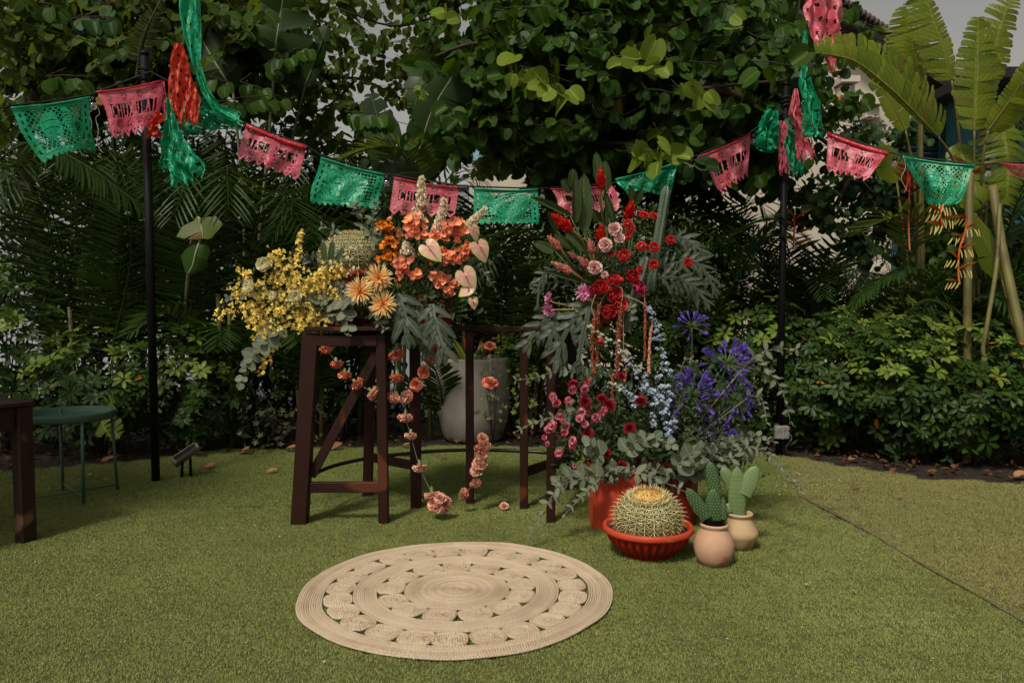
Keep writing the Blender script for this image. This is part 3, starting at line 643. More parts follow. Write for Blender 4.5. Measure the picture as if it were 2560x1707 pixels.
# ================================================================== cut paper banners, cable, bulbs
def flagmat(name, c1, c2):
    m, nt, bs, out = newmat(name); g = N(nt, 'ShaderNodeTexCoord')
    f = ramp(nt, noisef(nt, 9, 2, g.outputs['Object'], .4), [(.35, 0.0), (.65, 1.0)]); col = mixc(nt, f, c1, c2)
    nt.links.new(col, bs.inputs['Base Color']); bs.inputs['Roughness'].default_value = .34; bs.inputs['Specular IOR Level'].default_value = .55
    bump(nt, bs, noisef(nt, 26, 3, g.outputs['Object'], .5), .6, .02)
    t = N(nt, 'ShaderNodeBsdfTranslucent'); nt.links.new(col, t.inputs[0]); ms = N(nt, 'ShaderNodeMixShader'); ms.inputs[0].default_value = .38
    nt.links.new(bs.outputs[0], ms.inputs[1]); nt.links.new(t.outputs[0], ms.inputs[2]); nt.links.new(ms.outputs[0], out.inputs[0]); return m
M_PINK = flagmat('pink_plastic', (.70, .085, .14), (.80, .21, .26)); M_GREEN = flagmat('green_plastic', (.006, .34, .14), (.02, .44, .23)); M_CORAL = flagmat('coral_plastic', (.62, .045, .020), (.70, .09, .05))
M_HEM = flagmat('red_fold', (.55, .015, .03), (.66, .05, .07))
def seg(u, v, p, q, w_):
    ax, ay = p; bx, by = q; dx, dy = bx - ax, by - ay; t = np.clip(((u - ax) * dx + (v - ay) * dy) / (dx * dx + dy * dy + 1e-9), 0, 1)
    return np.hypot(u - ax - t * dx, v - ay - t * dy) < w_
GL = {'C': [(.8, .05, .3, .15), (.3, .15, .2, .85), (.2, .85, .7, .97), (.7, .97, .8, .8), (.8, .05, .85, .25)], 'H': [(.2, 0, .2, 1), (.75, 0, .75, 1), (.2, .45, .75, .5)],
      'U': [(.2, 0, .2, .85), (.2, .85, .5, 1), (.5, 1, .8, .85), (.8, 0, .8, .85)], 'X': [(.15, 0, .85, 1), (.85, 0, .15, 1)], 'J': [(.7, 0, .7, .85), (.7, .85, .4, 1), (.4, 1, .2, .8), (.4, 0, .9, 0)],
      'L': [(.3, 0, .3, 1), (.3, 1, .85, .9)], 'A': [(.15, 1, .5, 0), (.5, 0, .85, 1), (.3, .6, .7, .6)], 'T': [(.1, .03, .9, .03), (.5, 0, .5, 1)], 'M': [(.1, 1, .2, 0), (.2, 0, .5, .6), (.5, .6, .8, 0), (.8, 0, .9, 1)],
      'S': [(.85, .1, .3, .1), (.3, .1, .2, .4), (.2, .4, .8, .6), (.8, .6, .7, .95), (.7, .95, .15, .9)], 'N': [(.2, 1, .2, 0), (.2, 0, .8, 1), (.8, 1, .8, 0)], 'I': [(.5, 0, .5, 1)], 'Z': [(.15, .05, .85, .05), (.85, .05, .2, .95), (.2, .95, .85, .95)]}
def burst(u, v, cx, cy, r, asp, n=10):
    dx, dy = (u - cx) * asp, v - cy; rr = np.hypot(dx, dy); a = np.arctan2(dy, dx) + .2; k = np.abs((a * n / (2 * np.pi)) % 1 - .5) * 2 * np.pi / n * rr
    return (rr < r * 1.12) & (rr > r * .34) & (k < r * .085 * (1.2 - np.abs(rr / r - .7)))
def mask_pink(u, v, word='CHUXJLAT'):
    asp = 1.5; h = np.zeros(u.shape, bool)
    e = .012 + .010 * np.abs(np.sin(14 * np.pi * v)); h |= (u < .022 - e) | (u > 1 - .022 + e)
    f = np.abs(2 * ((7 * u) % 1) - 1); lim = .845 + .155 * (1 - f ** 1.25); h |= v > lim
    f2 = ((7 * u) % 1) - .5; h |= (v > .855) & (v < .905) & (np.abs(f2) < (.905 - v) * 3.6)
    for cx in (.13, .37, .63, .87): h |= burst(u, v, cx, .17, .085, asp)
    for cx in (.22, .41, .60, .79): h |= burst(u, v, cx, .72, .088, asp)
    vv = v + .05 * np.sin(np.pi * u) * 0; n = len(word); x0, x1, y0, y1 = .10, .90, .31, .59
    band_ = (u > x0) & (u < x1) & (vv > y0) & (vv < y1); solid = np.zeros(u.shape, bool)
    for i, c in enumerate(word):
        a = x0 + (x1 - x0) * i / n; w_ = (x1 - x0) / n; lu = (u - a) / w_; lv = (vv - y0) / (y1 - y0)
        for s in GL[c]: solid |= seg(lu * .75, lv * 2.0, (s[0] * .75, s[1] * 2.0), (s[2] * .75, s[3] * 2.0), .085) & (lu > -.1) & (lu < 1.1)
    solid |= (np.abs(u - .5) < .035) | burst(u, v, .5, .45, .12, asp, 8)
    h |= band_ & ~solid; h |= burst(u, v, .5, .45, .075, asp, 8)
    return ~h
def mask_green(u, v, kind=0):
    asp = 1.5; h = np.zeros(u.shape, bool); e = .012 + .008 * np.abs(np.sin(12 * np.pi * v)); h |= (u < .02 - e) | (u > .98 + e)
    f = np.abs(2 * ((12 * u) % 1) - 1); h |= v > .93 + .07 * (1 - f ** 2)
    ins = (u > .12) & (u < .88) & (v > .09) & (v < .86)
    if kind == 0:
        a, b = (u * asp + v) * 9.5, (u * asp - v) * 9.5; lat = (np.abs(a % 1 - .5) > .37) | (np.abs(b % 1 - .5) > .37)
        fig = (((u - .40) / .135) ** 2 + ((v - .46) / .30) ** 2 < 1) | (np.abs(u - .66 - .1 * (v - .4)) < .035 + .07 * v) | ((np.hypot((u - .78) * asp, v - .52) < .16) & (np.hypot((u - .78) * asp, v - .52) > .10))
        cut = (((u - .40) / .115) ** 2 + ((v - .46) / .27) ** 2 < 1) & (np.abs((v * 7 + .3 * np.cos((u - .4) * 12)) % 1 - .5) < .05)
        cut |= (np.abs(u - .66 - .1 * (v - .4)) < .02 + .045 * v) & (np.abs((v * 16) % 1 - .5) < .12) & (v > .2) & (v < .8)
        cut |= np.hypot((u - .43) * asp, v - .68) < .045
    else:
        a, b = u * 19, v * 11; lat = (np.abs(a % 1 - .5) > .37) | (np.abs(b % 1 - .5) > .35); fig = np.zeros(u.shape, bool); cut = fig.copy()
        S = {1: [(.22, .3, .12, .2), (.46, .24, .12, .17), (.36, .62, .17, .26), (.63, .36, .14, .16), (.62, .70, .16, .20), (.22, .72, .1, .18)], 2: [(.18, .32, .13, .24), (.5, .62, .27, .19), (.74, .30, .13, .17), (.66, .55, .16, .2), (.35, .45, .16, .17)]}[kind]
        for cx, cy, rx, ry in S:
            d = ((u - cx) / rx) ** 2 + ((v - cy) / ry) ** 2; fig |= d < 1
            cut |= (d < .7) & (np.sin(u * 95 + cx * 30) * np.sin(v * 62 + cy * 9) > .80); cut |= (d > .28) & (d < .36) & (np.sin(np.arctan2(v - cy, u - cx) * 3) > .1)
    h |= ins & ~lat & ~fig; h |= ins & cut & fig
    for k in range(6):
        for sx in (.065, .935): h |= (np.abs(u - sx) < .011) & (np.abs(v - .16 - k * .135) < .035)
    h |= (v > .885) & (v < .905) & (np.abs((u * 30) % 1 - .5) < .22) & (u > .1) & (u < .9)
    return ~h
def flagt(cs, Ys, mask, nu=116, nv=78, amp=.02, seed=0, bulge=.03, fold=0.0, frq=3.0):
    """cs: the four corners in the picture TL TR BR BL, Ys: their distances"""
    c = [Q('D', *p, Y) for p, Y in zip(cs, Ys)]
    u, v = np.meshgrid(np.linspace(0, 1, nu + 1), np.linspace(0, 1, nv + 1)); U_, V_ = u[..., None], v[..., None]
    Pn = (c[0] * (1 - U_) + c[1] * U_) * (1 - V_) + (c[3] * (1 - U_) + c[2] * U_) * V_
    nn = nrm(np.cross(c[1] - c[0], c[3] - c[0])); nn = nn if nn[1] < 0 else -nn
    s = seed * 3.7
    wv = (np.sin(u * frq * 2.1 + s + v * 1.5) + .6 * np.sin(u * frq * 4.4 + 2 * s - v * 3) + .35 * np.sin(u * 19 + v * 7 + s)) * v ** .7
    Pn = Pn + nn * (amp * wv + bulge * np.sin(np.pi * u) * v)[..., None]
    Pn[..., 2] -= (.012 * np.sin(np.pi * u) * (1 - v)) + .0
    if fold: Pn = Pn + nn * (fold * (np.abs(((u * 3 + v * 1.2 + s) % 1) - .5) - .25) * v)[..., None] + (c[1] - c[0]) * (.06 * np.sin(v * 4 + s) * v)[..., None]
    uc, vc = (u[:-1, :-1] + u[1:, 1:]) / 2, (v[:-1, :-1] + v[1:, 1:]) / 2; k = mask(uc, vc) | (vc < .045)
    idx = np.arange((nu + 1) * (nv + 1)).reshape(nv + 1, nu + 1); a, b, d, e = idx[:-1, :-1][k], idx[:-1, 1:][k], idx[1:, 1:][k], idx[1:, :-1][k]
    T_ = np.concatenate([np.stack([a, d, b], 1), np.stack([a, e, d], 1)]); use = np.unique(T_); mp = np.full(idx.size, -1); mp[use] = np.arange(len(use))
    return Pn.reshape(-1, 3)[use], mp[T_], np.stack([u.ravel(), v.ravel()], 1)[use]
def Yl(x):      # distance of the line of banners at picture column x (display units)
    if x < 345: return 5.30 + (6.10 - 5.30) * x / 345
    if x < 1790: return 6.10 + (7.09 - 6.10) * (x - 345) / 1445
    return 7.09 - .9 * (x - 1790) / 562
def flag(cs, mat, mask, lab, seed, grp='cut paper banners hanging along the cable', **k):
    Ys = [Yl(cs[0][0]), Yl(cs[1][0]), Yl(cs[1][0]) - .03, Yl(cs[0][0]) - .03]
    t = flagt(cs, Ys, mask, seed=seed, **k); o = solo('paper_banner', t, mat, lab, 'banner', grp)
    a, b = Q('D', *cs[0], Ys[0] - .012), Q('D', *cs[1], Ys[1] - .012); big = .020 if seed in (3, 14) else .007      # the paper folded over the string
    part('hem', tubet([a + (b - a) * t_ + A(0, 0, -big * .8 - .012 * math.sin(math.pi * t_)) for t_ in np.linspace(0, 1, 9)], [big * .8, big, big * .9, big * 1.1, big], 8), M_HEM if mat is M_PINK else mat, o)
    return o
mp_ = lambda w_: (lambda u, v: mask_pink(u, v, w_)); mg = lambda k: (lambda u, v: mask_green(u, v, k))
flag([(25, 246), (207, 222), (216, 345), (90, 372)], M_GREEN, mg(0), 'green banner with diagonal lattice at the far left, first on the cable', 1, fold=.02)
flag([(220, 210), (372, 184), (368, 300), (268, 320)], M_PINK, mp_('CHUXJLAT'), 'pink banner passing behind the left black pole', 2, fold=.03)
flag([(566, 284), (704, 336), (686, 416), (541, 366)], M_PINK, mp_('JAJIXZLA'), 'pink banner with rolled red hem right of the crumpled green one', 3, bulge=.05, amp=.028)
flag([(737, 360), (884, 400), (872, 482), (714, 468)], M_GREEN, mg(1), 'green banner with square lattice above the upper barrel cactus', 4, fold=.03)
flag([(905, 406), (1055, 430), (1044, 501), (893, 494)], M_PINK, mp_('CHUXJLAT'), 'pink banner behind the cream stock flower spikes', 5, bulge=.015, amp=.010)
flag([(1088, 431), (1235, 434), (1240, 515), (1088, 516)], M_GREEN, mg(2), 'flat green square lattice banner lowest on the cable', 6, amp=.012)
flag([(1264, 433), (1404, 424), (1432, 486), (1292, 492)], M_PINK, mp_('LJATSHUX'), 'pink banner half hidden behind the red ginger flowers', 7, fold=.02)
flag([(1413, 410), (1563, 370), (1532, 450), (1436, 448)], M_GREEN, mg(2), 'green banner blown up into a wedge above the red gingers', 8, fold=.05, bulge=.02, amp=.04)
flag([(1606, 358), (1723, 307), (1722, 405), (1660, 446)], M_PINK, mp_('NILTHAJS'), 'pink banner with a folded right edge just left of the right pole', 9, fold=.04)
flag([(1902, 304), (2040, 350), (1990, 420), (1898, 396)], M_PINK, mp_('LASTHUXN'), 'pink banner right of the right pole with a red top fold', 14, bulge=.07, amp=.03)
flag([(2072, 358), (2240, 379), (2196, 470), (2126, 466)], M_GREEN, mg(0), 'green banner folded to a point in front of the orange heliconias', 15, fold=.05, bulge=.10)
flag([(2298, 374), (2440, 380), (2440, 440), (2340, 410)], M_PINK, mp_('TASHLUXI'), 'pink banner cut off by the right picture edge', 16, fold=.03)
# crumpled, twisted streamers around the poles
def streamer(pts, Y0, mat, lab, seed, slits=True, nv=90, nu=22, tw=1.0, grp='twisted paper streamers around the poles', fringe=True):
    """pts: (x, y, width) in display units down the streamer"""
    pts = np.array(pts, float); t_ = np.linspace(0, 1, len(pts)); v = np.linspace(0, 1, nv + 1)
    X, Yp_, W_ = (np.interp(v, t_, pts[:, i]) for i in range(3)); rr = random.Random(seed); ph = [rr.random() * 6 for _ in range(6)]
    Pn = np.zeros((nv + 1, nu + 1, 3)); s = Y0 / FOC / .91875
    for j in range(nv + 1):
        j1, j0 = min(j + 1, nv), max(j - 1, 0); tx, ty = X[j1] - X[j0], Yp_[j1] - Yp_[j0]; l = math.hypot(tx, ty) + 1e-9; nx, ny = -ty / l, tx / l
        for i in range(nu + 1):
            a = i / nu * 2 - 1; vj = v[j]
            fx = a * (.78 + .22 * math.sin(5 * vj + ph[0])) + .10 * math.sin(9 * vj + 3 * a + ph[1])
            dp = .55 * math.sin(a * 4.2 + ph[2] + 3 * vj * tw) + .30 * math.sin(a * 9 + ph[3] - 11 * vj) + .12 * math.sin(23 * vj + 5 * a + ph[0]) + .05 * math.sin(47 * vj - 12 * a)
            fx = fx * W_[j] * .62
            Pn[j, i] = Q('D', X[j] + nx * fx, Yp_[j] + ny * fx, Y0) + A(0, -.34 * W_[j] * s * dp, 0)
    u = np.linspace(0, 1, nu + 1); uc, vc = np.meshgrid((u[:-1] + u[1:]) / 2, (v[:-1] + v[1:]) / 2); k = np.ones(uc.shape, bool)
    if slits:
        k &= ~((np.sin(uc * 37 + ph[4] + 4 * np.sin(vc * 7)) > .55) & (np.sin(vc * 42 + uc * 9 + ph[5]) > .62) & (vc > .08))
        k &= ~((np.sin(uc * 23 + vc * 8) > .96) & (vc > .45))
    if fringe: k &= ~((vc > .90) & (np.abs((uc * 5) % 1 - .5) > (1 - vc) * 5))
    idx = np.arange((nu + 1) * (nv + 1)).reshape(nv + 1, nu + 1); a, b, d, e = idx[:-1, :-1][k], idx[:-1, 1:][k], idx[1:, 1:][k], idx[1:, :-1][k]
    T_ = np.concatenate([np.stack([a, d, b], 1), np.stack([a, e, d], 1)])
    return solo('paper_streamer', (Pn.reshape(-1, 3), T_, np.zeros((idx.size, 2))), mat, lab, 'streamer', grp)
streamer([(436, -40, 34), (438, 30, 38), (444, 90, 34), (452, 150, 26), (472, 210, 30), (500, 250, 34), (548, 272, 30)], 6.0, M_GREEN, 'long green streamer dropping from the top edge at the left pole', 21, fringe=False, nv=150)
streamer([(440, 236, 40), (480, 262, 52), (520, 278, 44), (556, 290, 34)], 6.10, M_GREEN, 'crumpled green banner bunched on the cable right of the left pole', 22, nu=36)
streamer([(412, 262, 30), (450, 284, 58), (492, 290, 30)], 6.2, M_GREEN, 'lattice end of the bunched green banner by the left pole', 28, nu=30, nv=60)
streamer([(412, 100, 24), (410, 140, 44), (412, 200, 50), (418, 250, 40), (420, 292, 22)], 5.98, M_CORAL, 'shiny coral red paper bundle knotted beside the left pole', 23, nu=34, nv=120)
streamer([(432, 180, 26), (444, 230, 26), (448, 290, 12)], 5.94, M_CORAL, 'pointed coral paper tail hanging from the red bundle', 24, slits=False)
streamer([(372, 262, 22), (350, 288, 34), (352, 318, 38)], 6.02, M_CORAL, 'small coral paper flower shape against the left pole', 25, slits=False)
streamer([(384, 225, 12), (392, 300, 42), (416, 370, 52), (440, 422, 84)], 6.05, M_GREEN, 'green streamer fanning out under the left pole knot', 26, nu=40, nv=110)
streamer([(374, 300, 26), (380, 350, 34), (390, 392, 30)], 6.12, M_GREEN, 'narrow green scalloped scrap right behind the left pole', 27)
streamer([(372, 188, 12), (380, 240, 28), (392, 290, 20)], 6.22, M_PINK, 'dark pink crumpled end showing right of the left pole', 29)
streamer([(1890, -40, 70), (1893, 20, 84), (1896, 80, 70), (1906, 130, 38), (1916, 180, 8)], 6.9, M_PINK, 'big tattered pink banner hanging from the top edge at the right', 31, nu=46, nv=120, fringe=False)
streamer([(1850, 70, 10), (1848, 130, 18), (1842, 190, 26)], 6.95, M_GREEN, 'narrow green twist below the big tattered pink banner', 32)
streamer([(1850, 180, 34), (1858, 230, 46), (1868, 290, 42), (1872, 318, 30)], 6.93, M_GREEN, 'wide green streamer hanging right above the right pole', 33, nu=30)
streamer([(1828, 204, 8), (1826, 260, 36), (1844, 310, 34), (1860, 372, 36)], 6.98, M_PINK, 'diagonal torn pink streamer crossing the right pole', 34, nu=30)
streamer([(1775, 252, 30), (1764, 285, 62), (1760, 318, 50), (1784, 345, 22)], 7.02, M_GREEN, 'crumpled green lattice banner just left of the right pole', 35, nu=36)
streamer([(1798, 278, 16), (1797, 330, 24), (1806, 402, 34)], 7.03, M_PINK, 'narrow pink strip hanging on the right pole', 36)
streamer([(1806, 272, 20), (1818, 330, 40), (1828, 406, 34)], 7.06, M_GREEN, 'narrow green strip hanging beside the pink strip on the right pole', 37, nu=28)
# cable with festoon bulbs
cp_ = [(-60, 262), (25, 243), (120, 232), (205, 219), (280, 190), (345, 165), (420, 205), (470, 240), (560, 282), (700, 333), (735, 356), (882, 400), (905, 403), (1055, 427), (1088, 429), (1235, 433), (1264, 432), (1404, 422), (1563, 371), (1606, 356), (1723, 305), (1790, 255), (1850, 285), (1902, 303), (2040, 349), (2072, 357), (2240, 378), (2298, 375), (2420, 370)]
cb = thing('festoon_cable', 'black festoon cable strung pole to pole with clear bulbs', 'cable', Q('D', 1060, 430, 6.6))
part('wire', tubet([Q('D', x, y, Yl(x) + .01) for x, y in cp_], .007, 6), M_CABLE, cb)
m, nt, bs, out = newmat('bulb_glass'); bs.inputs['Transmission Weight'].default_value = .9; bs.inputs['Roughness'].default_value = .03; bs.inputs['IOR'].default_value = 1.4; bs.inputs['Base Color'].default_value = (.8, .8, .75, 1); M_GLASS = m
bme = mesh_of('bulb', lathet([(.001, -.078), (.012, -.074), (.022, -.062), (.024, -.05), (.020, -.036), (.012, -.024), (.011, -.018)], 16), M_GLASS)
sme = mesh_of('socket', lathet([(.001, -.024), (.017, -.024), (.018, -.004), (.014, .006), (.010, .016), (.001, .018)], 12), M_CABLE)
for x, y in ((214, 225), (390, 220), (404, 262), (392, 292), (712, 346), (888, 404), (1246, 436), (1588, 366), (1730, 310), (2056, 360), (2270, 382)):
    p = Q('D', x, y + 3, Yl(x) - .01); M = np.eye(4); M[:3, 3] = p; s = inst('socket', sme, M, cb); b_ = bpy.data.objects.new('bulb', bme); COL.objects.link(b_); b_.parent = s
def thread(pts, lab, Y):
    return solo('thread', tubet(smooth_path([Q('D', x, y, Y) for x, y in pts], 4), .0022, 4), M_WIRE, lab, 'thread')
thread([(205, 222), (212, 250), (205, 262), (211, 285), (207, 310)], 'loose white thread beside the first green banner', 5.83)
thread([(224, 245), (229, 262), (220, 272), (226, 300), (223, 330), (236, 352)], 'longer white thread end under the first cable bulb', 5.80)
thread([(1563, 372), (1578, 376), (1590, 384), (1597, 372), (1606, 358)], 'short white thread loop between green wedge and pink banner', 6.9)
thread([(2075, 360), (2080, 385), (2070, 410), (2085, 440)], 'white thread end dangling right of the pink banner past the right pole', 6.6)
# ================================================================== vegetation
def bau(fold=.35, seed=0):      # bilobed leaf of the orchid tree, unit length
    V = [(0, 0, 0), (0, .30, 0), (0, .58, 0), (0, .80, 0)]; T_ = []; U = [(.5, 0), (.5, .3), (.5, .58), (.5, .8)]
    out_ = [(0, 0), (.20, -.05), (.38, .06), (.50, .26), (.52, .50), (.45, .74), (.30, .94), (.17, 1.0), (.07, .93), (0, .80)]
    for s in (1, -1):
        b = len(V); ins = [(.22, .28), (.24, .58)]
        for x, y in out_[1:-1]: V.append((s * x, y, fold * x - .18 * y * y * x - .04)); U.append((.5 + s * x, y))
        c = len(V); V.append((s * .24, .45, fold * .24)); U.append((.5 + s * .24, .45)); o_ = [0] + list(range(b, c)) + [3]
        for i in range(len(o_) - 1): T_.append((c, o_[i], o_[i + 1]) if s > 0 else (c, o_[i + 1], o_[i]))
        ch = [3, 2, 1, 0]
        for i in range(3): T_.append((c, ch[i], ch[i + 1]) if s > 0 else (c, ch[i + 1], ch[i]))
    return np.array(V, float), np.array(T_), np.array(U, float)
BAUS = [bau(.25), bau(.55), bau(.9)]
def me_cache():
    c = {}
    def f(name, t, mat):
        k = (name, id(t[0]), mat.name)
        if k not in c: c[k] = mesh_of(name, t, mat)
        return c[k]
    return f
MC = me_cache()
CAMP = A(0, 0, CAMH)
def in_view(p, mg_=120):
    d = p - CAMP; f = d[1] * cP - d[2] * sP
    if f < .3: return False
    x = d[0] / f * FOC + 1280; y = 853.5 - (d[1] * sP + d[2] * cP) / f * FOC
    return -mg_ < x < 2560 + mg_ and -mg_ < y < 1707 + mg_
def px_of(p):
    d = p - CAMP; f = d[1] * cP - d[2] * sP
    return d[0] / f * FOC + 1280, 853.5 - (d[1] * sP + d[2] * cP) / f * FOC
def bunch(root, name, tpls, mat, Ms, nmax, stuffname, lab=None, score=None):
    """the largest-showing nmax leaves as objects of their own, the rest joined"""
    Ms = [m for m in Ms if in_view(m[:3, 3])]
    Ms.sort(key=lambda m: m[1, 3] - 1.5 * np.linalg.norm(m[:3, 0])); a, b = Ms[:nmax], Ms[nmax:]
    for i, m in enumerate(a): inst(name, MC(name, tpls[i % len(tpls)], mat), m, root)
    if b:
        g = [[] for _ in tpls]
        for i, m in enumerate(b): g[i % len(tpls)].append(m)
        part(stuffname, join([many(t, q) for t, q in zip(tpls, g) if q]), mat, root, kind='stuff', label=lab)
def rv(r): return A(R.gauss(0, 1), R.gauss(0, 1), R.gauss(0, 1)) * r
def twig_leaves(p0, p1, n, size, droop=.6, spread=.6, jit=.5):
    """leaf frames hanging alternately along a twig"""
    p0, p1 = A(*p0), A(*p1); d = nrm(p1 - p0); sd_ = nrm(np.cross(d, (0, 0, 1))); Ms = []
    for i in range(n):
        t = (i + .6) / n; s = 1 if i % 2 else -1; pos = p0 + (p1 - p0) * t + A(0, 0, -.03 * t) ; ld = nrm(d * .35 + sd_ * s * spread + A(0, 0, -droop) + rv(.22 * jit))
        ld = nrm(ld + rv(.45 * jit)); up = nrm(A(0, -.5, .7) + rv(.9 * jit)); Ms.append(fr(pos + ld * .02 + rv(.012), ld, up, size * R.uniform(.6, 1.15), R.uniform(-.9, .9) * jit))
    return Ms
# ---- orchid tree: trunk, limbs, dense crown
tr = thing('orchid_tree', 'dense dark orchid tree with two lobed leaves filling the top centre', 'tree', (.45, 8.5, 0))
tp = [Q('D', 1290, 975, 8.5), Q('D', 1285, 700, 8.5), Q('D', 1272, 480, 8.45), Q('D', 1276, 380, 8.4), Q('D', 1290, 300, 8.3), Q('D', 1330, 180, 8.1), Q('D', 1380, 20, 7.9)]
tp[0][2] = 0
part('trunk', tubet(smooth_path(tp, 5), np.linspace(.10, .05, 31), 10), M_BARK, tr)
limbs = [[(1276, 380, 8.4), (1200, 330, 8.1), (1100, 300, 7.8), (980, 290, 7.6)], [(1290, 300, 8.3), (1400, 240, 7.8), (1520, 220, 7.3), (1640, 200, 7.0), (1800, 185, 6.9)], [(1290, 300, 8.3), (1240, 180, 7.6), (1180, 60, 7.2)],
         [(1330, 180, 8.1), (1450, 100, 7.6), (1600, 40, 7.2)], [(1272, 480, 8.45), (1330, 360, 8.0), (1420, 330, 7.4), (1520, 360, 6.9)], [(1330, 180, 8.1), (1250, 120, 7.2), (1100, 100, 6.8), (1000, 130, 6.7)], [(1640, 200, 7.0), (1780, 260, 7.4), (1900, 330, 7.8), (2010, 450, 8.0)]]
for l in limbs: part('limb', tubet(smooth_path([Q('D', *p) for p in l], 5), np.linspace(.04, .010, 5 * (len(l) - 1) + 1), 7), M_BARK, tr)
def crown_twigs(regions, size, nleaf=8, ln=.42):
    Ms, tw = [], []
    for (cx, cy, Y, rx, ry, rY, n) in regions:      # centre in display units and metres, radii
        for _ in range(n):
            while True:
                a = A(R.uniform(-1, 1), R.uniform(-1, 1), R.uniform(-1, 1))
                if a @ a < 1: break
            Yk = Y + a[2] * rY; p = Q('D', cx + a[0] * rx, cy + a[1] * ry, Yk); th = R.uniform(0, 6.283); d = A(math.cos(th), math.sin(th) * .9, R.uniform(-1.1, .35))
            q = p + nrm(d) * ln * R.uniform(.7, 1.2); tw.append((p, q)); Ms += twig_leaves(p, q, nleaf, size)
    return Ms, tw
def twigmesh(root, tw, r=.0035):
    part('twig', join([tubet([a, (a + b) / 2 + A(0, 0, .012), b], r, 3) for a, b in tw if in_view(a)]), M_TWIG, root, kind='stuff', label='thin twigs')
Ms, tw = crown_twigs([(1480, 150, 8.0, 430, 270, 1.0, 210), (1400, -30, 7.8, 420, 60, .8, 80), (1300, 60, 7.4, 260, 130, .6, 60), (1640, 330, 7.9, 200, 110, .5, 46), (1380, 380, 8.1, 160, 60, .4, 26), (1060, 200, 7.5, 100, 150, .4, 20), (1200, 250, 7.6, 110, 110, .4, 26), (1720, 120, 7.4, 150, 120, .5, 34), (1880, 180, 8.4, 90, 90, .5, 8)], .145)
Mr = []
for cx, cy, rx, ry, n_ in ((1480, 150, 430, 240, 1500), (1600, 330, 260, 110, 700), (1330, 330, 180, 110, 420), (1200, 180, 170, 170, 420)):
    for _ in range(n_):
        a = rv(1); a = a / np.linalg.norm(a) * R.random() ** .4; Mr.append(fr(Q('D', cx + a[0] * rx, cy + a[1] * ry, 9.1 + a[2] * .4), rv(1), rv(1), R.uniform(.12, .22)))
part('rear_shade_foliage', many(BAUS[0], [m for m in Mr if in_view(m[:3, 3])]), M_BAUD, tr, kind='stuff', label='leaves coloured dark as shade at the back of the crown')  # dark filling leaves: the crown's inner shade put into their colour
bunch(tr, 'leaf', BAUS, M_BAU, Ms, 110, 'dark_foliage', 'dense two lobed leaves of the crown'); twigmesh(tr, tw)
# young bright leaves at the front of the crown: where the photograph shows them (crop, twig start, end, n, size px, material)
hero = [('T3', 250, 500, 720, 650, 7, 175, 'y', 6.35), ('T3', 330, 560, 700, 760, 6, 165, 'y', 6.3), ('T3', 560, 500, 1040, 600, 9, 120, 'm', 6.6), ('T3', 1060, 440, 1480, 480, 8, 190, 'y', 6.3), ('T3', 1550, 680, 1840, 700, 5, 150, 'y', 6.35),
        ('T3', 30, 80, 480, 60, 8, 130, 'm', 6.45), ('T3', 300, 50, 640, 70, 6, 120, 'm', 6.5), ('T3', 180, 280, 460, 240, 5, 140, 'm', 6.4), ('T3', 40, 240, 160, 300, 4, 120, 'm', 6.5), ('T3', 860, 260, 1030, 260, 4, 110, 'm', 6.6), ('T3', 1170, 1200, 1560, 1180, 11, 165, 'y', 6.5),
        ('T3', 1400, 1030, 1740, 1010, 6, 120, 'm', 6.5), ('T3', 400, 990, 500, 980, 3, 90, 'm', 6.7), ('T3', 490, 1010, 810, 980, 6, 120, 'm', 6.6), ('T3', 900, 870, 1130, 900, 4, 110, 'd', 6.7), ('T3', 1480, 470, 2150, 540, 10, 130, 'd', 6.5), ('T3', 1960, 80, 2050, 160, 2, 150, 'y', 6.3),
        ('T3', 1500, 330, 1660, 340, 5, 90, 'y', 7.6), ('T4', 70, 480, 380, 520, 4, 190, 'm', 6.2), ('T4', 100, 290, 420, 320, 8, 100, 'd', 6.6), ('T4', 520, 500, 760, 620, 6, 110, 'd', 6.7), ('T4', 180, 0, 300, 20, 3, 150, 'm', 6.3), ('T4', 760, 130, 1100, 240, 10, 100, 'm', 7.6), ('T4', 780, 220, 1100, 330, 9, 95, 'm', 7.6), ('T4', 760, 30, 900, 60, 4, 110, 'm', 7.5),
        ('T4', 900, 400, 1040, 380, 3, 110, 'd', 7.6), ('T2', 1360, 430, 1600, 540, 6, 150, 'm', 6.35), ('T2', 1700, 570, 2040, 600, 8, 130, 'm', 6.4), ('T2', 1560, 60, 1680, 90, 3, 130, 'y', 6.4), ('T2', 1900, 60, 2180, 120, 5, 150, 'm', 6.4), ('T2', 1860, 230, 2000, 240, 4, 110, 'm', 6.5), ('T2', 1270, 690, 1430, 720, 4, 90, 'y', 7.2), ('T2', 2080, 520, 2140, 600, 2, 150, 'y', 6.3),
        ('T3', 640, 170, 1000, 190, 6, 110, 'd', 6.9), ('T3', 1700, 100, 1980, 150, 7, 130, 'd', 6.7), ('T3', 1300, 700, 1520, 730, 5, 120, 'd', 6.9), ('T3', 1850, 820, 2000, 850, 3, 120, 'd', 6.8), ('T3', 1640, 1250, 1850, 1290, 5, 130, 'd', 6.9)]
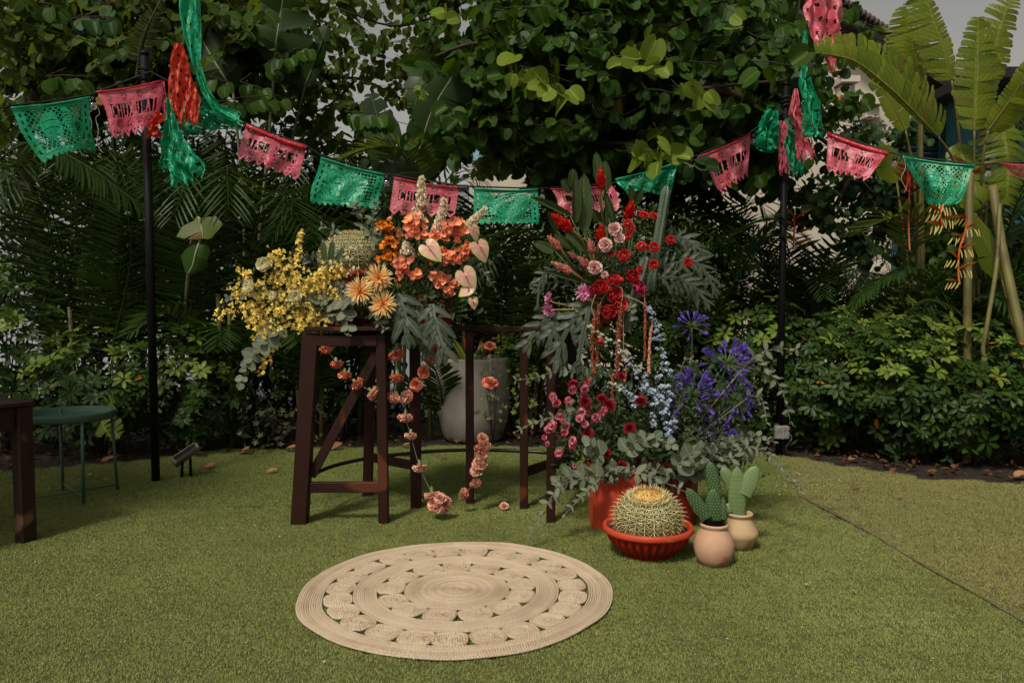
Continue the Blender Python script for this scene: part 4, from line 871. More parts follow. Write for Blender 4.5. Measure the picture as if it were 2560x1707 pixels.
for k, x0, y0, x1, y1, n_, sz, mt, Y in hero:
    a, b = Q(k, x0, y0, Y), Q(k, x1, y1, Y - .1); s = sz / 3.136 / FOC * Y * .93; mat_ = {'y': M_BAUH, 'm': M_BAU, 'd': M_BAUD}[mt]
    tgp = part('twig', tubet([a + A(.0, .25, .12), a, (a + b) / 2 + A(0, 0, .01), b], .004, 4), M_TWIG, tr)
    for i, M in enumerate(twig_leaves(a, b, n_, s, 1.15 if mt != 'd' else .5, .40, .8)):
        M2 = fr(M[:3, 3] + rv(.02), M[:3, 1] * A(1, .45, 1) + rv(.22), nrm(A(R.uniform(-1.2, 1.2), -1, R.uniform(-.1, .9))), s * R.uniform(.65, 1.15), R.uniform(-.35, .35)); inst('leaf', MC('leaf', BAUS[R.randrange(3)], mat_), M2, tr)
# ---- thin canopies further back and at the top left
t2 = thing('thin_canopy_tree', 'loose leafy tree with sky showing between its leaves above the banners', 'tree', (-2.2, 10.2, 0))
part('trunk', tubet(smooth_path([A(-2.0, 10.2, 0), Q('D', 920, 480, 10.2), Q('D', 960, 250, 10), Q('D', 1000, 40, 9.8)], 5), np.linspace(.09, .04, 16), 8), M_BARK, t2)
for l in ([(960, 250, 10), (820, 180, 9.6), (700, 190, 9.4), (600, 140, 9.2)], [(1000, 40, 9.8), (900, 60, 9.2), (780, 20, 9)], [(920, 340, 10), (820, 330, 9.6), (730, 300, 9.3)], [(960, 250, 10), (1040, 200, 9.4), (1100, 120, 9)], [(820, 180, 9.6), (760, 240, 9.4), (690, 270, 9.2)]):
    part('limb', tubet(smooth_path([Q('D', *p) for p in l], 4), np.linspace(.022, .006, 4 * (len(l) - 1) + 1), 5), M_BARK, t2)
Ms, tw = crown_twigs([(860, 60, 9.6, 200, 80, .9, 24), (820, 190, 9.6, 210, 80, .8, 32), (960, 110, 9.4, 150, 100, .7, 22), (780, 300, 9.4, 150, 60, .7, 30), (1080, 300, 9.8, 70, 80, .5, 20), (660, 110, 9.2, 110, 110, .6, 44), (760, -20, 9.4, 260, 50, .6, 34), (1020, 0, 9.2, 140, 60, .6, 18), (1120, 350, 10.2, 60, 50, .4, 6)], .115, 8, .40)
bunch(t2, 'leaf', BAUS, M_BAUF, Ms, 90, 'sparse_foliage', 'loose rounded leaves'); twigmesh(t2, tw, .003)
t3 = thing('orchid_tree', 'leafy tree over the top left corner behind the green streamer', 'tree', (-5.2, 9.0, 0))
part('trunk', tubet(smooth_path([A(-4.9, 9, 0), Q('D', 60, 400, 9), Q('D', 110, 150, 8.8), Q('D', 160, -60, 8.6)], 5), np.linspace(.10, .05, 16), 8), M_BARK, t3)
for l in ([(110, 150, 8.8), (220, 90, 8.4), (340, 60, 8.2), (460, 80, 8)], [(60, 400, 9), (160, 280, 8.6), (280, 240, 8.2)], [(110, 150, 8.8), (40, 60, 8.4), (0, 20, 8.2)]):
    part('limb', tubet(smooth_path([Q('D', *p) for p in l], 4), np.linspace(.026, .008, 4 * (len(l) - 1) + 1), 5), M_BARK, t3)
Ms, tw = crown_twigs([(150, 30, 8.6, 230, 80, .8, 120), (300, -40, 8.4, 330, 60, .7, 90), (330, 110, 8.4, 160, 70, .7, 70), (80, 180, 8.8, 150, 90, .6, 70), (480, 60, 8.3, 110, 100, .6, 60), (260, 190, 8.6, 150, 60, .5, 50), (560, 130, 8.4, 100, 90, .5, 40), (590, 40, 8.2, 80, 60, .5, 34), (470, 200, 8.6, 110, 60, .5, 24)], .13)
bunch(t3, 'leaf', BAUS, M_BAUF, Ms, 110, 'top_foliage', 'rounded leaves of the corner tree'); twigmesh(t3, tw, .003)
for k, x0, y0, x1, y1, n_, sz, mt, Y in [('T1', 360, 600, 640, 600, 7, 120, 'm', 6.5), ('T1', 550, 150, 860, 130, 6, 140, 'd', 7.2), ('T1', 1640, 600, 1760, 640, 4, 100, 'm', 6.6), ('T1', 1700, 800, 2100, 750, 9, 110, 'm', 6.5), ('T2', 180, 520, 560, 330, 10, 110, 'm', 6.6), ('T1', 300, 20, 480, 60, 3, 110, 'm', 7.0), ('T2', 830, 880, 1160, 900, 7, 130, 'm', 7.2), ('T2', 0, 640, 320, 760, 7, 100, 'm', 6.7)]:
    a, b = Q(k, x0, y0, Y), Q(k, x1, y1, Y - .1); s = sz / 3.136 / FOC * Y; mat_ = {'y': M_BAUH, 'm': M_BAU, 'd': M_BAUD}[mt]
    part('twig', tubet([a + A(0, .3, .15), a, (a + b) / 2 + A(0, 0, .01), b], .004, 4), M_TWIG, t3)
    for M in twig_leaves(a, b, n_, s, .8, .4, .4): inst('leaf', MC('leaf', BAUS[R.randrange(3)], mat_), fr(M[:3, 3], M[:3, 1] * A(1, .5, 1), nrm(A(R.uniform(-.6, .6), -1, .6)), s * R.uniform(.8, 1.1)), t3)
# ---- palms
def frond(path, lw, n, llen, droop=.35, fw=.028, vee=.35, tipk=.35):
    """path: control points of the rachis; returns template in world space"""
    sp_ = np.array(smooth_path(path, 8)); L = np.concatenate([[0], np.cumsum(np.linalg.norm(np.diff(sp_, axis=0), axis=1))]); it = [tubet(sp_, np.linspace(lw, lw * .2, len(sp_)), 5)]
    lf = blade(1, fw / .5 * 1.0, 1.15, .7, .5, .0, 2, 4)
    for i in range(n):
        t = .14 + .86 * (i / (n - 1)); s = t * L[-1]; p = np.array([np.interp(s, L, sp_[:, k]) for k in range(3)]); p2 = np.array([np.interp(min(s + .05, L[-1]), L, sp_[:, k]) for k in range(3)]); p1 = np.array([np.interp(max(s - .05, 0), L, sp_[:, k]) for k in range(3)])
        tg = nrm(p2 - p1); side = np.cross(tg, (0, 0, 1)); side = nrm(side) if np.linalg.norm(side) > .1 else A(1, 0, 0); nup = nrm(np.cross(side, tg)); l = llen * (math.sin(math.pi * (.12 + .80 * t)) ** .6) * R.uniform(.9, 1.08)
        for q in (1, -1):
            d = nrm(side * q * (1 - .35 * t) + tg * (.45 + tipk * t) + nup * vee + A(0, 0, -droop) + rv(.05)); t_ = blade(1, fw / llen * 1.15, 1.15, .6, .4, droop * .35, 2, 4)
            it.append(xf(lf if l < .1 else t_, fr(p, d, nup, l)))
    return join(it)
def palm(lab, base, specs, mat=None, nm='palm', stems=6, sz=.6):
    o = thing(nm, lab, 'palm', base)
    for (pts, n, ll, dr, *mm) in specs: part('frond', frond([A(*p) if len(p) == 3 and abs(p[0]) < 50 else Q('D', *p) for p in pts], .011, n, ll, dr), mm[0] if mm else (mat or M_PALM), o)
    for k in range(stems):
        a = R.uniform(0, 6.28); q = A(math.cos(a), math.sin(a), 0) * R.uniform(.05, .25); part('stem', tubet([A(*base) + q, A(*base) + q * 1.5 + A(0, 0, R.uniform(.9, 1.5))], .022, 6), M_CANE, o)
    return o
def clump(base, n, L, h, spread, ll=.55, az=(0, 6.283), nl=34, mat=None, seed=0):
    rr = random.Random(seed); out_ = []
    for k in range(n):
        a = az[0] + (az[1] - az[0]) * (k + rr.uniform(.1, .9)) / n; q = A(math.cos(a), math.sin(a), 0); hh = h * rr.uniform(.8, 1.1); ss = spread * rr.uniform(.6, 1.15); b = A(*base) + q * .12 + A(0, 0, .4)
        out_.append(([tuple(b), tuple(b + q * ss * .22 + A(0, 0, hh * .55)), tuple(b + q * ss * .6 + A(0, 0, hh * .88)), tuple(b + q * ss + A(0, 0, hh * .72))], nl, ll * rr.uniform(.85, 1.15), rr.uniform(.2, .55)) + ((mat,) if mat else ()))
    return out_
palm('dark feather palm behind the left pole and streamers', (-2.9, 8.2, 0), clump((-2.9, 8.2, 0), 12, 2, 2.3, 1.5, .62, seed=1))
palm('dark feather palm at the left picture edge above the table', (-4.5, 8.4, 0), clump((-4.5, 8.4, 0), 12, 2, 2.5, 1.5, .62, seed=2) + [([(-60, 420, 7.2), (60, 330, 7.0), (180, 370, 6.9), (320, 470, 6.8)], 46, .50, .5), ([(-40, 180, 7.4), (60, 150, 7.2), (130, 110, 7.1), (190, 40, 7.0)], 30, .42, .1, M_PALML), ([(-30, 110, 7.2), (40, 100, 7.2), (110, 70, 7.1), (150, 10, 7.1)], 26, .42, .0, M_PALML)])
palm('dark feather palm behind the yellow orchids', (-1.7, 8.4, 0), clump((-1.7, 8.4, 0), 12, 2, 2.1, 1.3, .56, seed=3) + [([(430, 800, 7.6), (450, 600, 7.4), (455, 450, 7.3), (440, 300, 7.2)], 50, .5, .35), ([(250, 830, 7.5), (300, 600, 7.3), (285, 440, 7.1), (250, 300, 7.0)], 50, .5, .35)])
palm('feather palm behind the orange flowers with a frond coloured as sunlit', (-.6, 8.7, 0), clump((-.6, 8.7, 0), 11, 2, 2.2, 1.3, .55, seed=4) + [([(960, 430, 7.6), (920, 350, 7.3), (850, 340, 7.2), (770, 370, 7.1)], 36, .36, .25, M_PALML), ([(900, 620, 7.6), (820, 560, 7.4), (740, 560, 7.3), (660, 600, 7.2)], 34, .4, .4)])
palm('dark feather palm behind the lowest green banner', (.15, 8.4, 0), clump((.15, 8.4, 0), 11, 2, 2.0, 1.2, .5, seed=5) + [([(1010, 780, 7.4), (1000, 640, 7.3), (1080, 560, 7.2), (1190, 520, 7.1)], 40, .42, .45), ([(1150, 780, 7.5), (1160, 640, 7.3), (1230, 600, 7.2), (1300, 600, 7.1)], 34, .34, .5)])
palm('dark feather palm behind the right flower bouquet', (1.6, 8.3, 0), clump((1.6, 8.3, 0), 13, 2, 1.9, 1.35, .5, seed=6) + [([(1560, 760, 7.5), (1620, 600, 7.4), (1700, 530, 7.3), (1790, 490, 7.2)], 44, .42, .4), ([(1600, 800, 7.6), (1690, 640, 7.4), (1740, 560, 7.3), (1790, 540, 7.2)], 40, .4, .4)])
palm('feather palm right of the right pole', (3.1, 8.8, 0), clump((3.1, 8.8, 0), 9, 2, 1.55, 1.1, .42, seed=7), stems=4)
palm('arching palm with a frond coloured as lit behind the umbrella hedge', (3.9, 8.2, 0), [([(2060, 660, 7.6), (2100, 560, 7.5), (2060, 500, 7.4), (1960, 540, 7.3)], 34, .36, .15, M_PALML), ([(2180, 700, 7.4), (2120, 620, 7.3), (2030, 640, 7.2), (1960, 700, 7.1)], 30, .28, .4), ([(2200, 720, 7.3), (2260, 680, 7.2), (2340, 700, 7.1), (2400, 740, 7.0)], 30, .28, .4),
     ([(2060, 740, 7.2), (2120, 690, 7.1), (2180, 700, 7.0), (2230, 740, 6.9)], 26, .22, .5), ([(2300, 600, 7.6), (2330, 480, 7.5), (2370, 420, 7.4), (2430, 400, 7.3)], 30, .4, .3)] + clump((3.9, 8.2, 0), 6, 1, 1.3, .9, .36, seed=8))
palm('small palm whose frond shows between the stand and the concrete pot', (-.75, 7.9, 0), [([(1020, 960, 7.9), (1010, 880, 7.6), (985, 820, 7.5), (950, 790, 7.4)], 32, .24, .2), ([(1010, 960, 7.9), (960, 900, 7.7), (930, 870, 7.6), (900, 880, 7.5)], 26, .2, .3)], stems=2, mat=M_SCH)
palm('thin leaved palm low on the left behind the pole', (-2.7, 7.6, 0), clump((-2.7, 7.6, 0), 8, 1, 1.0, .9, .36, seed=9), stems=3)
palm('thin leaved palm under the yellow orchids', (-1.9, 7.7, 0), clump((-1.9, 7.7, 0), 9, 1, 1.0, .8, .36, seed=10), stems=3)
# grey curled frond spine at the top left
solo('dry_frond', frond([Q('D', 315, 180, 7.0), Q('D', 325, 110, 6.9), Q('D', 345, 50, 6.8), Q('D', 375, -10, 6.8)], .02, 26, .12, .5), M_FERN, 'pale grey folded palm frond standing up at the top left', 'palm frond')
# ---- banana and bird plant leaves: torn blades on a midrib
def bigleaf(path, wl, wr, segs, gap=.12, face=(0, -1, 0), droop=.2, seed=0, taper=.75, rag=.10):
    rr = random.Random(seed); sp_ = np.array(smooth_path([np.asarray(p, float) for p in path], 10)); L = np.concatenate([[0], np.cumsum(np.linalg.norm(np.diff(sp_, axis=0), axis=1))]); it = []
    f = lambda s: np.array([np.interp(s, L, sp_[:, k]) for k in range(3)]); LL = L[-1]
    for q, w_ in ((1, wl), (-1, wr)):
        if w_ <= 0: continue
        ts = [0]
        while ts[-1] < 1: ts.append(min(1, ts[-1] + rr.uniform(.5, 1.6) / segs))
        for i in range(len(ts) - 1):
            t0, t1 = ts[i], ts[i + 1]; g = (t1 - t0) * gap * rr.uniform(.1, 1.6) * (.5 + 1.6 * t0); V = []; U = []; nv_ = 4; nu_ = 2; lift = rr.uniform(-.16, .16); rg = 1 - rag * rr.random(); sk = rr.uniform(.18, .24)
            for a in range(nu_ + 1):
                t = t0 + (t1 - t0) * a / nu_; s = t * LL; p = f(s); tg = nrm(f(min(s + .03, LL)) - f(max(s - .03, 0))); side = nrm(np.cross(tg, face)) * q; nn = nrm(np.cross(side, tg)) * q
                W_ = w_ * (max(0.0, math.sin(math.pi * (.04 + .93 * t) ** taper)) ** .55) * rg * (1 if a == 1 else .93)
                for b in range(nv_ + 1):
                    x = b / nv_; tt = tg * (sk * x * W_) ; sh = (0.5 - a / nu_) * 2 * g * LL * x
                    V.append(p + side * W_ * x * (1 - .05 * x) + tt + tg * sh + nn * (-droop * W_ * x * x + lift * W_ * x + .12 * W_ * x)); U.append((.5 + .5 * x * q, t))
            T_ = []
            for a in range(nu_):
                for b in range(nv_):
                    c = a * (nv_ + 1) + b; T_ += [(c, c + 1, c + nv_ + 2), (c, c + nv_ + 2, c + nv_ + 1)]
            it.append((np.array(V), np.array(T_), np.array(U)))
    return join(it), sp_
def plantleaf(o, pts, wl, wr, segs, mat, rmat, gap=.12, face=(0, -1, 0), droop=.2, seed=0, stalk=None, r=.012, **k):
    pth = [Q('D', *p) for p in pts]; b, sp_ = bigleaf(pth, wl, wr, segs, gap, face, droop, seed, **k); lf = part('leaf', b, mat, o)
    part('midrib', tubet(sp_, np.linspace(r, r * .3, len(sp_)), 6), rmat, lf)
    if stalk: part('stalk', tubet(smooth_path([Q('D', *p) for p in stalk] + [pth[0]], 6), np.linspace(r * 1.7, r, 6 * len(stalk) + 1), 7), rmat, o)
bn = thing('banana_plant', 'dark banana plant with folded torn leaves above the cream spikes', 'banana plant', (-.9, 8.0, 0))
for i, (pts, wl, wr, sg, kw) in enumerate([([(940, 420, 7.6), (968, 330, 7.5), (1000, 240, 7.4), (1078, 120, 7.3)], .33, .20, 7, {}), ([(962, 425, 7.7), (1010, 350, 7.7), (1060, 280, 7.6), (1120, 190, 7.6)], .16, .42, 4, {}), ([(905, 430, 7.9), (890, 360, 7.8), (870, 280, 7.8), (850, 215, 7.8)], .22, .22, 4, {}),
                                     ([(985, 150, 8.2), (970, 190, 8.2), (962, 215, 8.1), (950, 250, 8.1)], .20, .22, 3, {}), ([(1010, 190, 7.5), (1030, 150, 7.5), (1050, 125, 7.4), (1070, 100, 7.4)], .12, .16, 3, {}), ([(880, 440, 7.4), (890, 420, 7.4), (915, 400, 7.4), (960, 395, 7.4)], .2, .2, 4, {})]):
    plantleaf(bn, pts, wl, wr, sg, M_BAN, M_STEMG if i else M_STEMP, .04, seed=i, stalk=[(910 + 8 * i, 900, 8.0), (915 + 8 * i, 650, 8.0)] if i in (0, 1, 2) else None)
bn2 = thing('banana_plant', 'banana plant with a torn hanging leaf at the top left of the sparse canopy', 'banana plant', (-3.2, 8.6, 0))
plantleaf(bn2, [(630, 150, 7.9), (636, 90, 7.8), (645, 30, 7.8), (655, -30, 7.7)], .36, .30, 5, M_BAN, M_STEMP, .10, seed=11, stalk=[(560, 900, 8.6), (600, 500, 8.3), (622, 260, 8.1)])
plantleaf(bn2, [(700, 200, 8.3), (720, 150, 8.3), (735, 110, 8.2), (752, 60, 8.2)], .10, .22, 3, M_BAN, M_STEMG, .05, seed=12, stalk=[(610, 900, 8.6), (660, 400, 8.4)])
plantleaf(bn2, [(535, 210, 7.9), (510, 170, 7.8), (480, 120, 7.8), (450, 60, 7.8)], .22, .30, 4, M_BAN, M_STEMP, .06, seed=13, stalk=[(560, 900, 8.6), (560, 500, 8.3)])
bn3 = thing('banana_plant', 'young banana plant with one light leaf folded down left of the orchids', 'banana plant', (-2.6, 7.9, 0))
plantleaf(bn3, [(457, 502, 7.0), (462, 520, 6.98), (466, 535, 6.96), (466, 548, 6.95)], .24, .24, 1, M_STR, M_STEMP, .0, seed=14, droop=.1, taper=.5)
plantleaf(bn3, [(462, 545, 7.0), (450, 580, 6.95), (442, 610, 6.95), (432, 628, 6.95)], .15, .13, 1, M_BAU, M_STEMP, .0, seed=15, droop=.5, stalk=[(430, 1000, 7.9), (420, 800, 7.7), (440, 560, 7.2), (456, 500, 7.0)])
sb = thing('bird_plant', 'tall yellow green torn leaved bird of paradise plant at the top right', 'plant', (4.4, 7.7, 0))
for i, (pts, wl, wr, sg, gp, st) in enumerate([
    ([(2155, 315, 6.9), (2110, 268, 6.8), (2040, 200, 6.7), (1960, 140, 6.65), (1872, 122, 6.6)], .20, .0, 30, .03, [(2240, 640, 7.5), (2200, 400, 7.1)]),
    ([(2158, 313, 6.97), (2112, 266, 6.87), (2041, 199, 6.77), (1960, 139, 6.72), (1872, 121, 6.67)], .34, .05, 26, .04, None),
    ([(2238, 300, 7.0), (2240, 230, 7.0), (2243, 150, 7.0), (2246, 40, 7.0)], .26, .20, 24, .06, [(2236, 700, 7.6), (2237, 480, 7.2)]),
    ([(2258, 220, 7.3), (2275, 150, 7.3), (2300, 60, 7.3), (2330, -30, 7.3)], .20, .24, 24, .12, [(2246, 700, 7.7), (2250, 420, 7.4)]),
    ([(2186, 185, 7.5), (2170, 110, 7.5), (2145, 40, 7.5), (2110, -50, 7.5)], .10, .28, 24, .10, [(2230, 600, 7.7), (2205, 330, 7.6)]),
    ([(2200, 330, 7.2), (2225, 400, 7.1), (2240, 440, 7.0), (2215, 480, 7.0)], .2, .2, 8, .1, None),
    ([(2270, 300, 6.9), (2320, 230, 6.8), (2370, 150, 6.7), (2410, 90, 6.7)], .26, .10, 22, .06, [(2250, 640, 7.5), (2255, 400, 7.0)]),
    ([(2265, 170, 7.6), (2285, 130, 7.6), (2300, 100, 7.6), (2310, 66, 7.6)], .10, .14, 3, .05, [(2260, 400, 7.7)]),
    ([(2118, 200, 7.8), (2108, 140, 7.8), (2095, 80, 7.8), (2078, 15, 7.8)], .06, .30, 20, .08, [(2110, 640, 7.9), (2115, 400, 7.8)]),
    ([(2116, 180, 8.0), (2118, 110, 8.0), (2120, 40, 8.0), (2124, -40, 8.0)], .10, .26, 20, .14, [(2122, 600, 8.0), (2118, 400, 8.0)]),
    ([(2290, 260, 7.3), (2310, 330, 7.2), (2316, 400, 7.1), (2310, 470, 7.1)], .26, .22, 22, .10, [(2262, 640, 7.5), (2268, 400, 7.4)]),
    ([(2080, 300, 7.4), (2060, 260, 7.4), (2030, 210, 7.4), (1995, 190, 7.4)], .13, .10, 3, .05, [(2106, 640, 7.7), (2100, 420, 7.5)]),
    ([(2060, 420, 8.2), (2050, 390, 8.2), (2035, 360, 8.2), (2015, 340, 8.2)], .18, .18, 3, .05, [(2090, 640, 8.2)]),
    ([(2300, 640, 7.0), (2280, 590, 7.0), (2255, 540, 7.0), (2230, 490, 7.0)], .13, .13, 2, .03, [(2330, 760, 7.0)])]):
    plantleaf(sb, pts, wl, wr, sg, M_STR, M_CANE, gp, seed=30 + i, stalk=st, droop=.32, r=.009)
def cane(o, pts, r, mat=M_CANE): part('stalk', tubet(smooth_path([Q('D', *p) for p in pts], 6), r, 9), mat, o)
hl = thing('heliconia', 'heliconia with hanging red and yellow bracts left of the yellow cane', 'heliconia', QG('D', 2225, 1075))
cane(hl, [(2220, 1060, 6.75), (2222, 900, 6.7), (2222, 700, 6.7), (2226, 500, 6.8), (2228, 400, 6.9)], .034)
cane(hl, [(2262, 820, 6.5), (2258, 800, 6.5), (2268, 740, 6.5), (2290, 600, 6.6), (2296, 470, 6.8)], .018, M_CANE); cane(hl, [(2245, 1050, 6.75), (2250, 900, 6.6), (2262, 820, 6.5)], .024, M_CANE)
cane(hl, [(2370, 920, 6.5), (2352, 800, 6.5), (2330, 700, 6.6), (2300, 560, 6.8), (2280, 430, 7.0)], .038); cane(hl, [(2118, 640, 7.9), (2116, 500, 7.9), (2114, 300, 7.9), (2112, 60, 7.9)], .026)
cane(hl, [(2370, 920, 6.5), (2372, 1000, 6.6), (2375, 1080, 6.7)], .038)
M_BRACT = petalmat('heliconia_bract', (.42, .02, .008), (.50, .10, .02), (.58, .38, .10), .2, .45, .2, mid=.45); M_BRY = petalmat('heliconia_flower', (.50, .36, .10), (.58, .46, .16), None, .2, .5); M_BRD = petalmat('faded_bract', (.12, .03, .012), (.22, .07, .03), (.34, .20, .08), .1, .6)
brt = blade(1, .24, .8, .8, 1.1, -.12, 2, 5); brf = blade(1, .16, 1.1, .7, .4, .25, 2, 3)
def helic(o, pts, mat, sz, n_, flowers=True):
    sp_ = smooth_path([Q('M4', *p) for p in pts], 6); part('flower_stem', tubet(sp_, .008, 6), M_BRACT, o); m_ = len(sp_)
    for i in range(n_):
        p = sp_[int((i + .5) / n_ * (m_ - 1))]; s = 1 if i % 2 else -1; part('bract', xf(brt, fr(p, A(s * R.uniform(.8, 1), -.25, R.uniform(-.05, .5)), (0, 0, 1), sz * R.uniform(.85, 1.1))), mat, o)
        if flowers: part('flower', many(brf, [fr(p + A(s * .03 * k, -.01, 0), A(s * R.uniform(.1, .7), -.2, -1), (0, -1, .2), sz * .5) for k in range(4)]), M_BRY, o)
helic(hl, [(1745, 440, 6.6), (1735, 560, 6.5), (1690, 700, 6.45), (1680, 860, 6.45), (1690, 980, 6.45)], M_BRACT, .15, 7)
helic(hl, [(1300, 130, 7.4), (1295, 300, 7.3), (1290, 500, 7.3), (1300, 720, 7.3)], M_BRD, .17, 11, False)
helic(hl, [(1560, 330, 7.0), (1540, 420, 7.0), (1560, 540, 7.0)], M_BRACT, .18, 5)
helic(hl, [(390, 430, 7.6), (395, 500, 7.6), (390, 620, 7.6), (385, 700, 7.6)], M_BRACT, .19, 6, False)
helic(hl, [(1280, 60, 7.1), (1285, 160, 7.1), (1260, 260, 7.1)], M_BRACT, .2, 4, False)
helic(hl, [(1760, 60, 7.1), (1770, 200, 7.1), (1740, 330, 7.1)], M_BRACT, .24, 5, False)
# ---- umbrella plants: palmate leaves around many stems
def palmate(nl, seed):
    rr = random.Random(seed); it = []
    for k in range(nl):
        th = 2 * math.pi * k / nl + rr.uniform(-.12, .12); ph = rad(rr.uniform(62, 88)); s = rr.uniform(.82, 1.05) * (1 if k else .8)
        it.append(xf(blade(.80, .35, 1.45, .70, .22, .22, 2, 4), pm(th, ph, s, A(math.cos(th) * .09, math.sin(th) * .09, .0))))
    it.append(tubet([A(0, 0, -.75), A(.02, 0, -.35), A(0, 0, 0)], .016, 3)); return join(it)
PAL = [palmate(8, 1), palmate(7, 2), palmate(9, 3), palmate(6, 4)]
def shrub(lab, c, rx, ry, z0, z1, nleaf, size, grp=None, nobj=80, young=.15, nm='umbrella_shrub'):
    o = thing(nm, lab, 'shrub', c, grp); c = A(*c); Ms, My = [], []; hz = (z1 - z0) / 2; cz = (z0 + z1) / 2; stems = []
    for i in range(nleaf):
        a = nrm(A(R.gauss(0, 1), R.gauss(0, 1) * 1.0, R.gauss(0, 1))); 
        if a[1] > .35: a[1] *= -1
        k = 1 - .55 * R.random() ** 2.2; p = c + A(a[0] * rx * k, a[1] * ry * k, 0); p[2] = cz + a[2] * hz * k + R.uniform(-.03, .03)
        if p[2] < .07: p[2] = R.uniform(.07, .3)
        nn = nrm(A(a[0] * .5, a[1] * .7 - .12, a[2] * .5 + .62) + rv(.20)); M = fz(p, nn, size * R.uniform(.7, 1.15), R.uniform(0, 6.28)); (My if (a[2] > .15 and k > .85 and R.random() < young * 2.2) else Ms).append(M)
        if i % 9 == 0: stems.append(tubet(smooth_path([c + A(a[0] * .12, a[1] * .12, 0), c + A(a[0] * rx * .35, a[1] * ry * .35, p[2] * .5), p - nn * size * .6], 3), .007, 4))
    bunch(o, 'leaf', PAL, M_SCH, Ms, nobj, 'inner_foliage', 'crowded umbrella shaped leaves inside the shrub')
    for i, m in enumerate(My): inst('leaf', MC('leaf', PAL[i % 4], M_SCHY), m, o)
    part('stem', join(stems), M_TWIG, o, kind='stuff', label='thin brown stems'); return o
gR = 'umbrella shrubs of the right hedge'; gL = 'umbrella shrubs on the left'
shrub('umbrella shrub directly behind the right black pole', (2.35, 7.65, 0), .55, .5, .12, 1.52, 165, .125, gR)
shrub('umbrella shrub of the hedge just right of the right black pole', (2.95, 7.32, 0), .55, .5, .10, 1.35, 175, .125, gR)
shrub('umbrella shrub with bright young tips in the middle of the right hedge', (3.45, 7.0, 0), .55, .5, .08, 1.30, 195, .12, gR, young=.28)
shrub('umbrella shrub of the right hedge at the foot of the yellow cane', (3.95, 6.85, 0), .5, .5, .05, 1.25, 185, .12, gR)
shrub('umbrella shrub in the right hedge nearest the picture edge', (4.45, 6.62, 0), .5, .5, .05, 1.2, 170, .12, gR)
shrub('umbrella shrub filling the back of the right hedge', (3.6, 7.8, 0), .9, .5, .4, 1.50, 120, .12, gR, nobj=30)
shrub('umbrella shrub behind the purple agapanthus heads', (1.75, 7.9, 0), .5, .45, .4, 1.5, 100, .12, gR)
shrub('umbrella shrub behind the small left table', (-3.75, 7.2, 0), .7, .5, .10, 1.15, 190, .125, gL)
shrub('tall umbrella shrub at the left picture edge', (-4.7, 7.3, 0), .6, .5, .15, 1.85, 190, .125, gL)
shrub('umbrella shrub around the foot of the left black pole', (-2.95, 7.35, 0), .5, .45, .12, 1.2, 140, .12, gL)
shrub('umbrella shrub between the wooden corner leg and its brace', (-1.72, 7.95, 0), .42, .4, .3, 1.3, 90, .105)
shrub('umbrella shrub just right of the concrete pot', (.0, 8.15, 0), .36, .35, .45, 1.15, 80, .095)
shrub('umbrella shrub behind the right end of the wooden stand', (.75, 7.9, 0), .5, .4, .4, 1.35, 90, .10)
shrub('umbrella shrub low behind the yellow orchids', (-2.25, 8.0, 0), .4, .4, .3, 1.1, 60, .10)
# ---- pale small leaved shrubs
sml = join([xf(blade(1, .42, 1.2, .8, .3, .1, 2, 2), pm(2 * math.pi * k / 5, rad(55), 1)) for k in range(5)])
def smallshrub(lab, c, rx, ry, h, n_, size, mat, nm='variegated_shrub', z0=.05, nobj=60):
    o = thing(nm, lab, 'shrub', c); c = A(*c); Ms = []
    for _ in range(n_):
        a = A(R.gauss(0, .45), R.gauss(0, .45), R.random() ** .7); p = c + A(a[0] * rx, a[1] * ry, z0 + a[2] * h); Ms.append(fz(p, nrm(A(a[0], a[1] - .4, .9) + rv(.3)), size * R.uniform(.7, 1.2), R.random() * 6))
    bunch(o, 'leaf', [sml], mat, Ms, nobj, 'fine_foliage', 'fine pale leaf rosettes')
    part('stem', join([tubet([c, c + A(R.uniform(-.6, .6) * rx, R.uniform(-.5, .5) * ry, h * R.uniform(.5, .9))], .004, 4) for _ in range(9)]), M_TWIG, o, kind='stuff'); return o
smallshrub('pale variegated low shrub between the left pole and the wooden stand', (-2.25, 7.45, 0), .42, .25, .34, 110, .038, M_PALE)
smallshrub('pale variegated shrub at the right picture edge', (4.55, 6.25, 0), .35, .3, 1.05, 260, .05, M_PALE)
smallshrub('wispy pale weed climbing in front of the concrete pot', (-.18, 7.6, 0), .12, .1, .8, 46, .035, M_PALE, 'weed')
smallshrub('sparse green weed right of the concrete pot', (.12, 7.6, 0), .2, .15, .75, 80, .035, M_SCHY, 'weed')
# ---- the dark thicket that closes the view behind
hedl = blade(1, .34, 1.1, .7, .3, .25, 2, 2)
def thicket(lab, boxes, n_, size, mat=M_HED):
    Ms = []
    for (x0, x1, y0, y1, z0, z1, f) in boxes:
        for _ in range(int(n_ * f)): Ms.append(fr(A(R.uniform(x0, x1), R.uniform(y0, y1), z0 + (z1 - z0) * R.random()), rv(1) + A(0, 0, -.3), rv(1), size * R.uniform(.6, 1.3)))
    return solo('thicket', many(hedl, Ms), mat, lab, 'thicket', kind='stuff')
palm('tall feather palm whose crown fills the gap under the first banners', (-4.2, 9.2, 0), clump((-4.2, 9.2, 0), 13, 2, 3.1, 1.6, .60, seed=21))
palm('tall feather palm behind the crumpled streamers', (-2.6, 9.3, 0), clump((-2.6, 9.3, 0), 13, 2, 3.0, 1.5, .58, seed=22))
palm('tall feather palm behind the pink banner with the red hem', (-1.5, 9.6, 0), clump((-1.5, 9.6, 0), 10, 2, 2.75, 1.3, .52, seed=23))
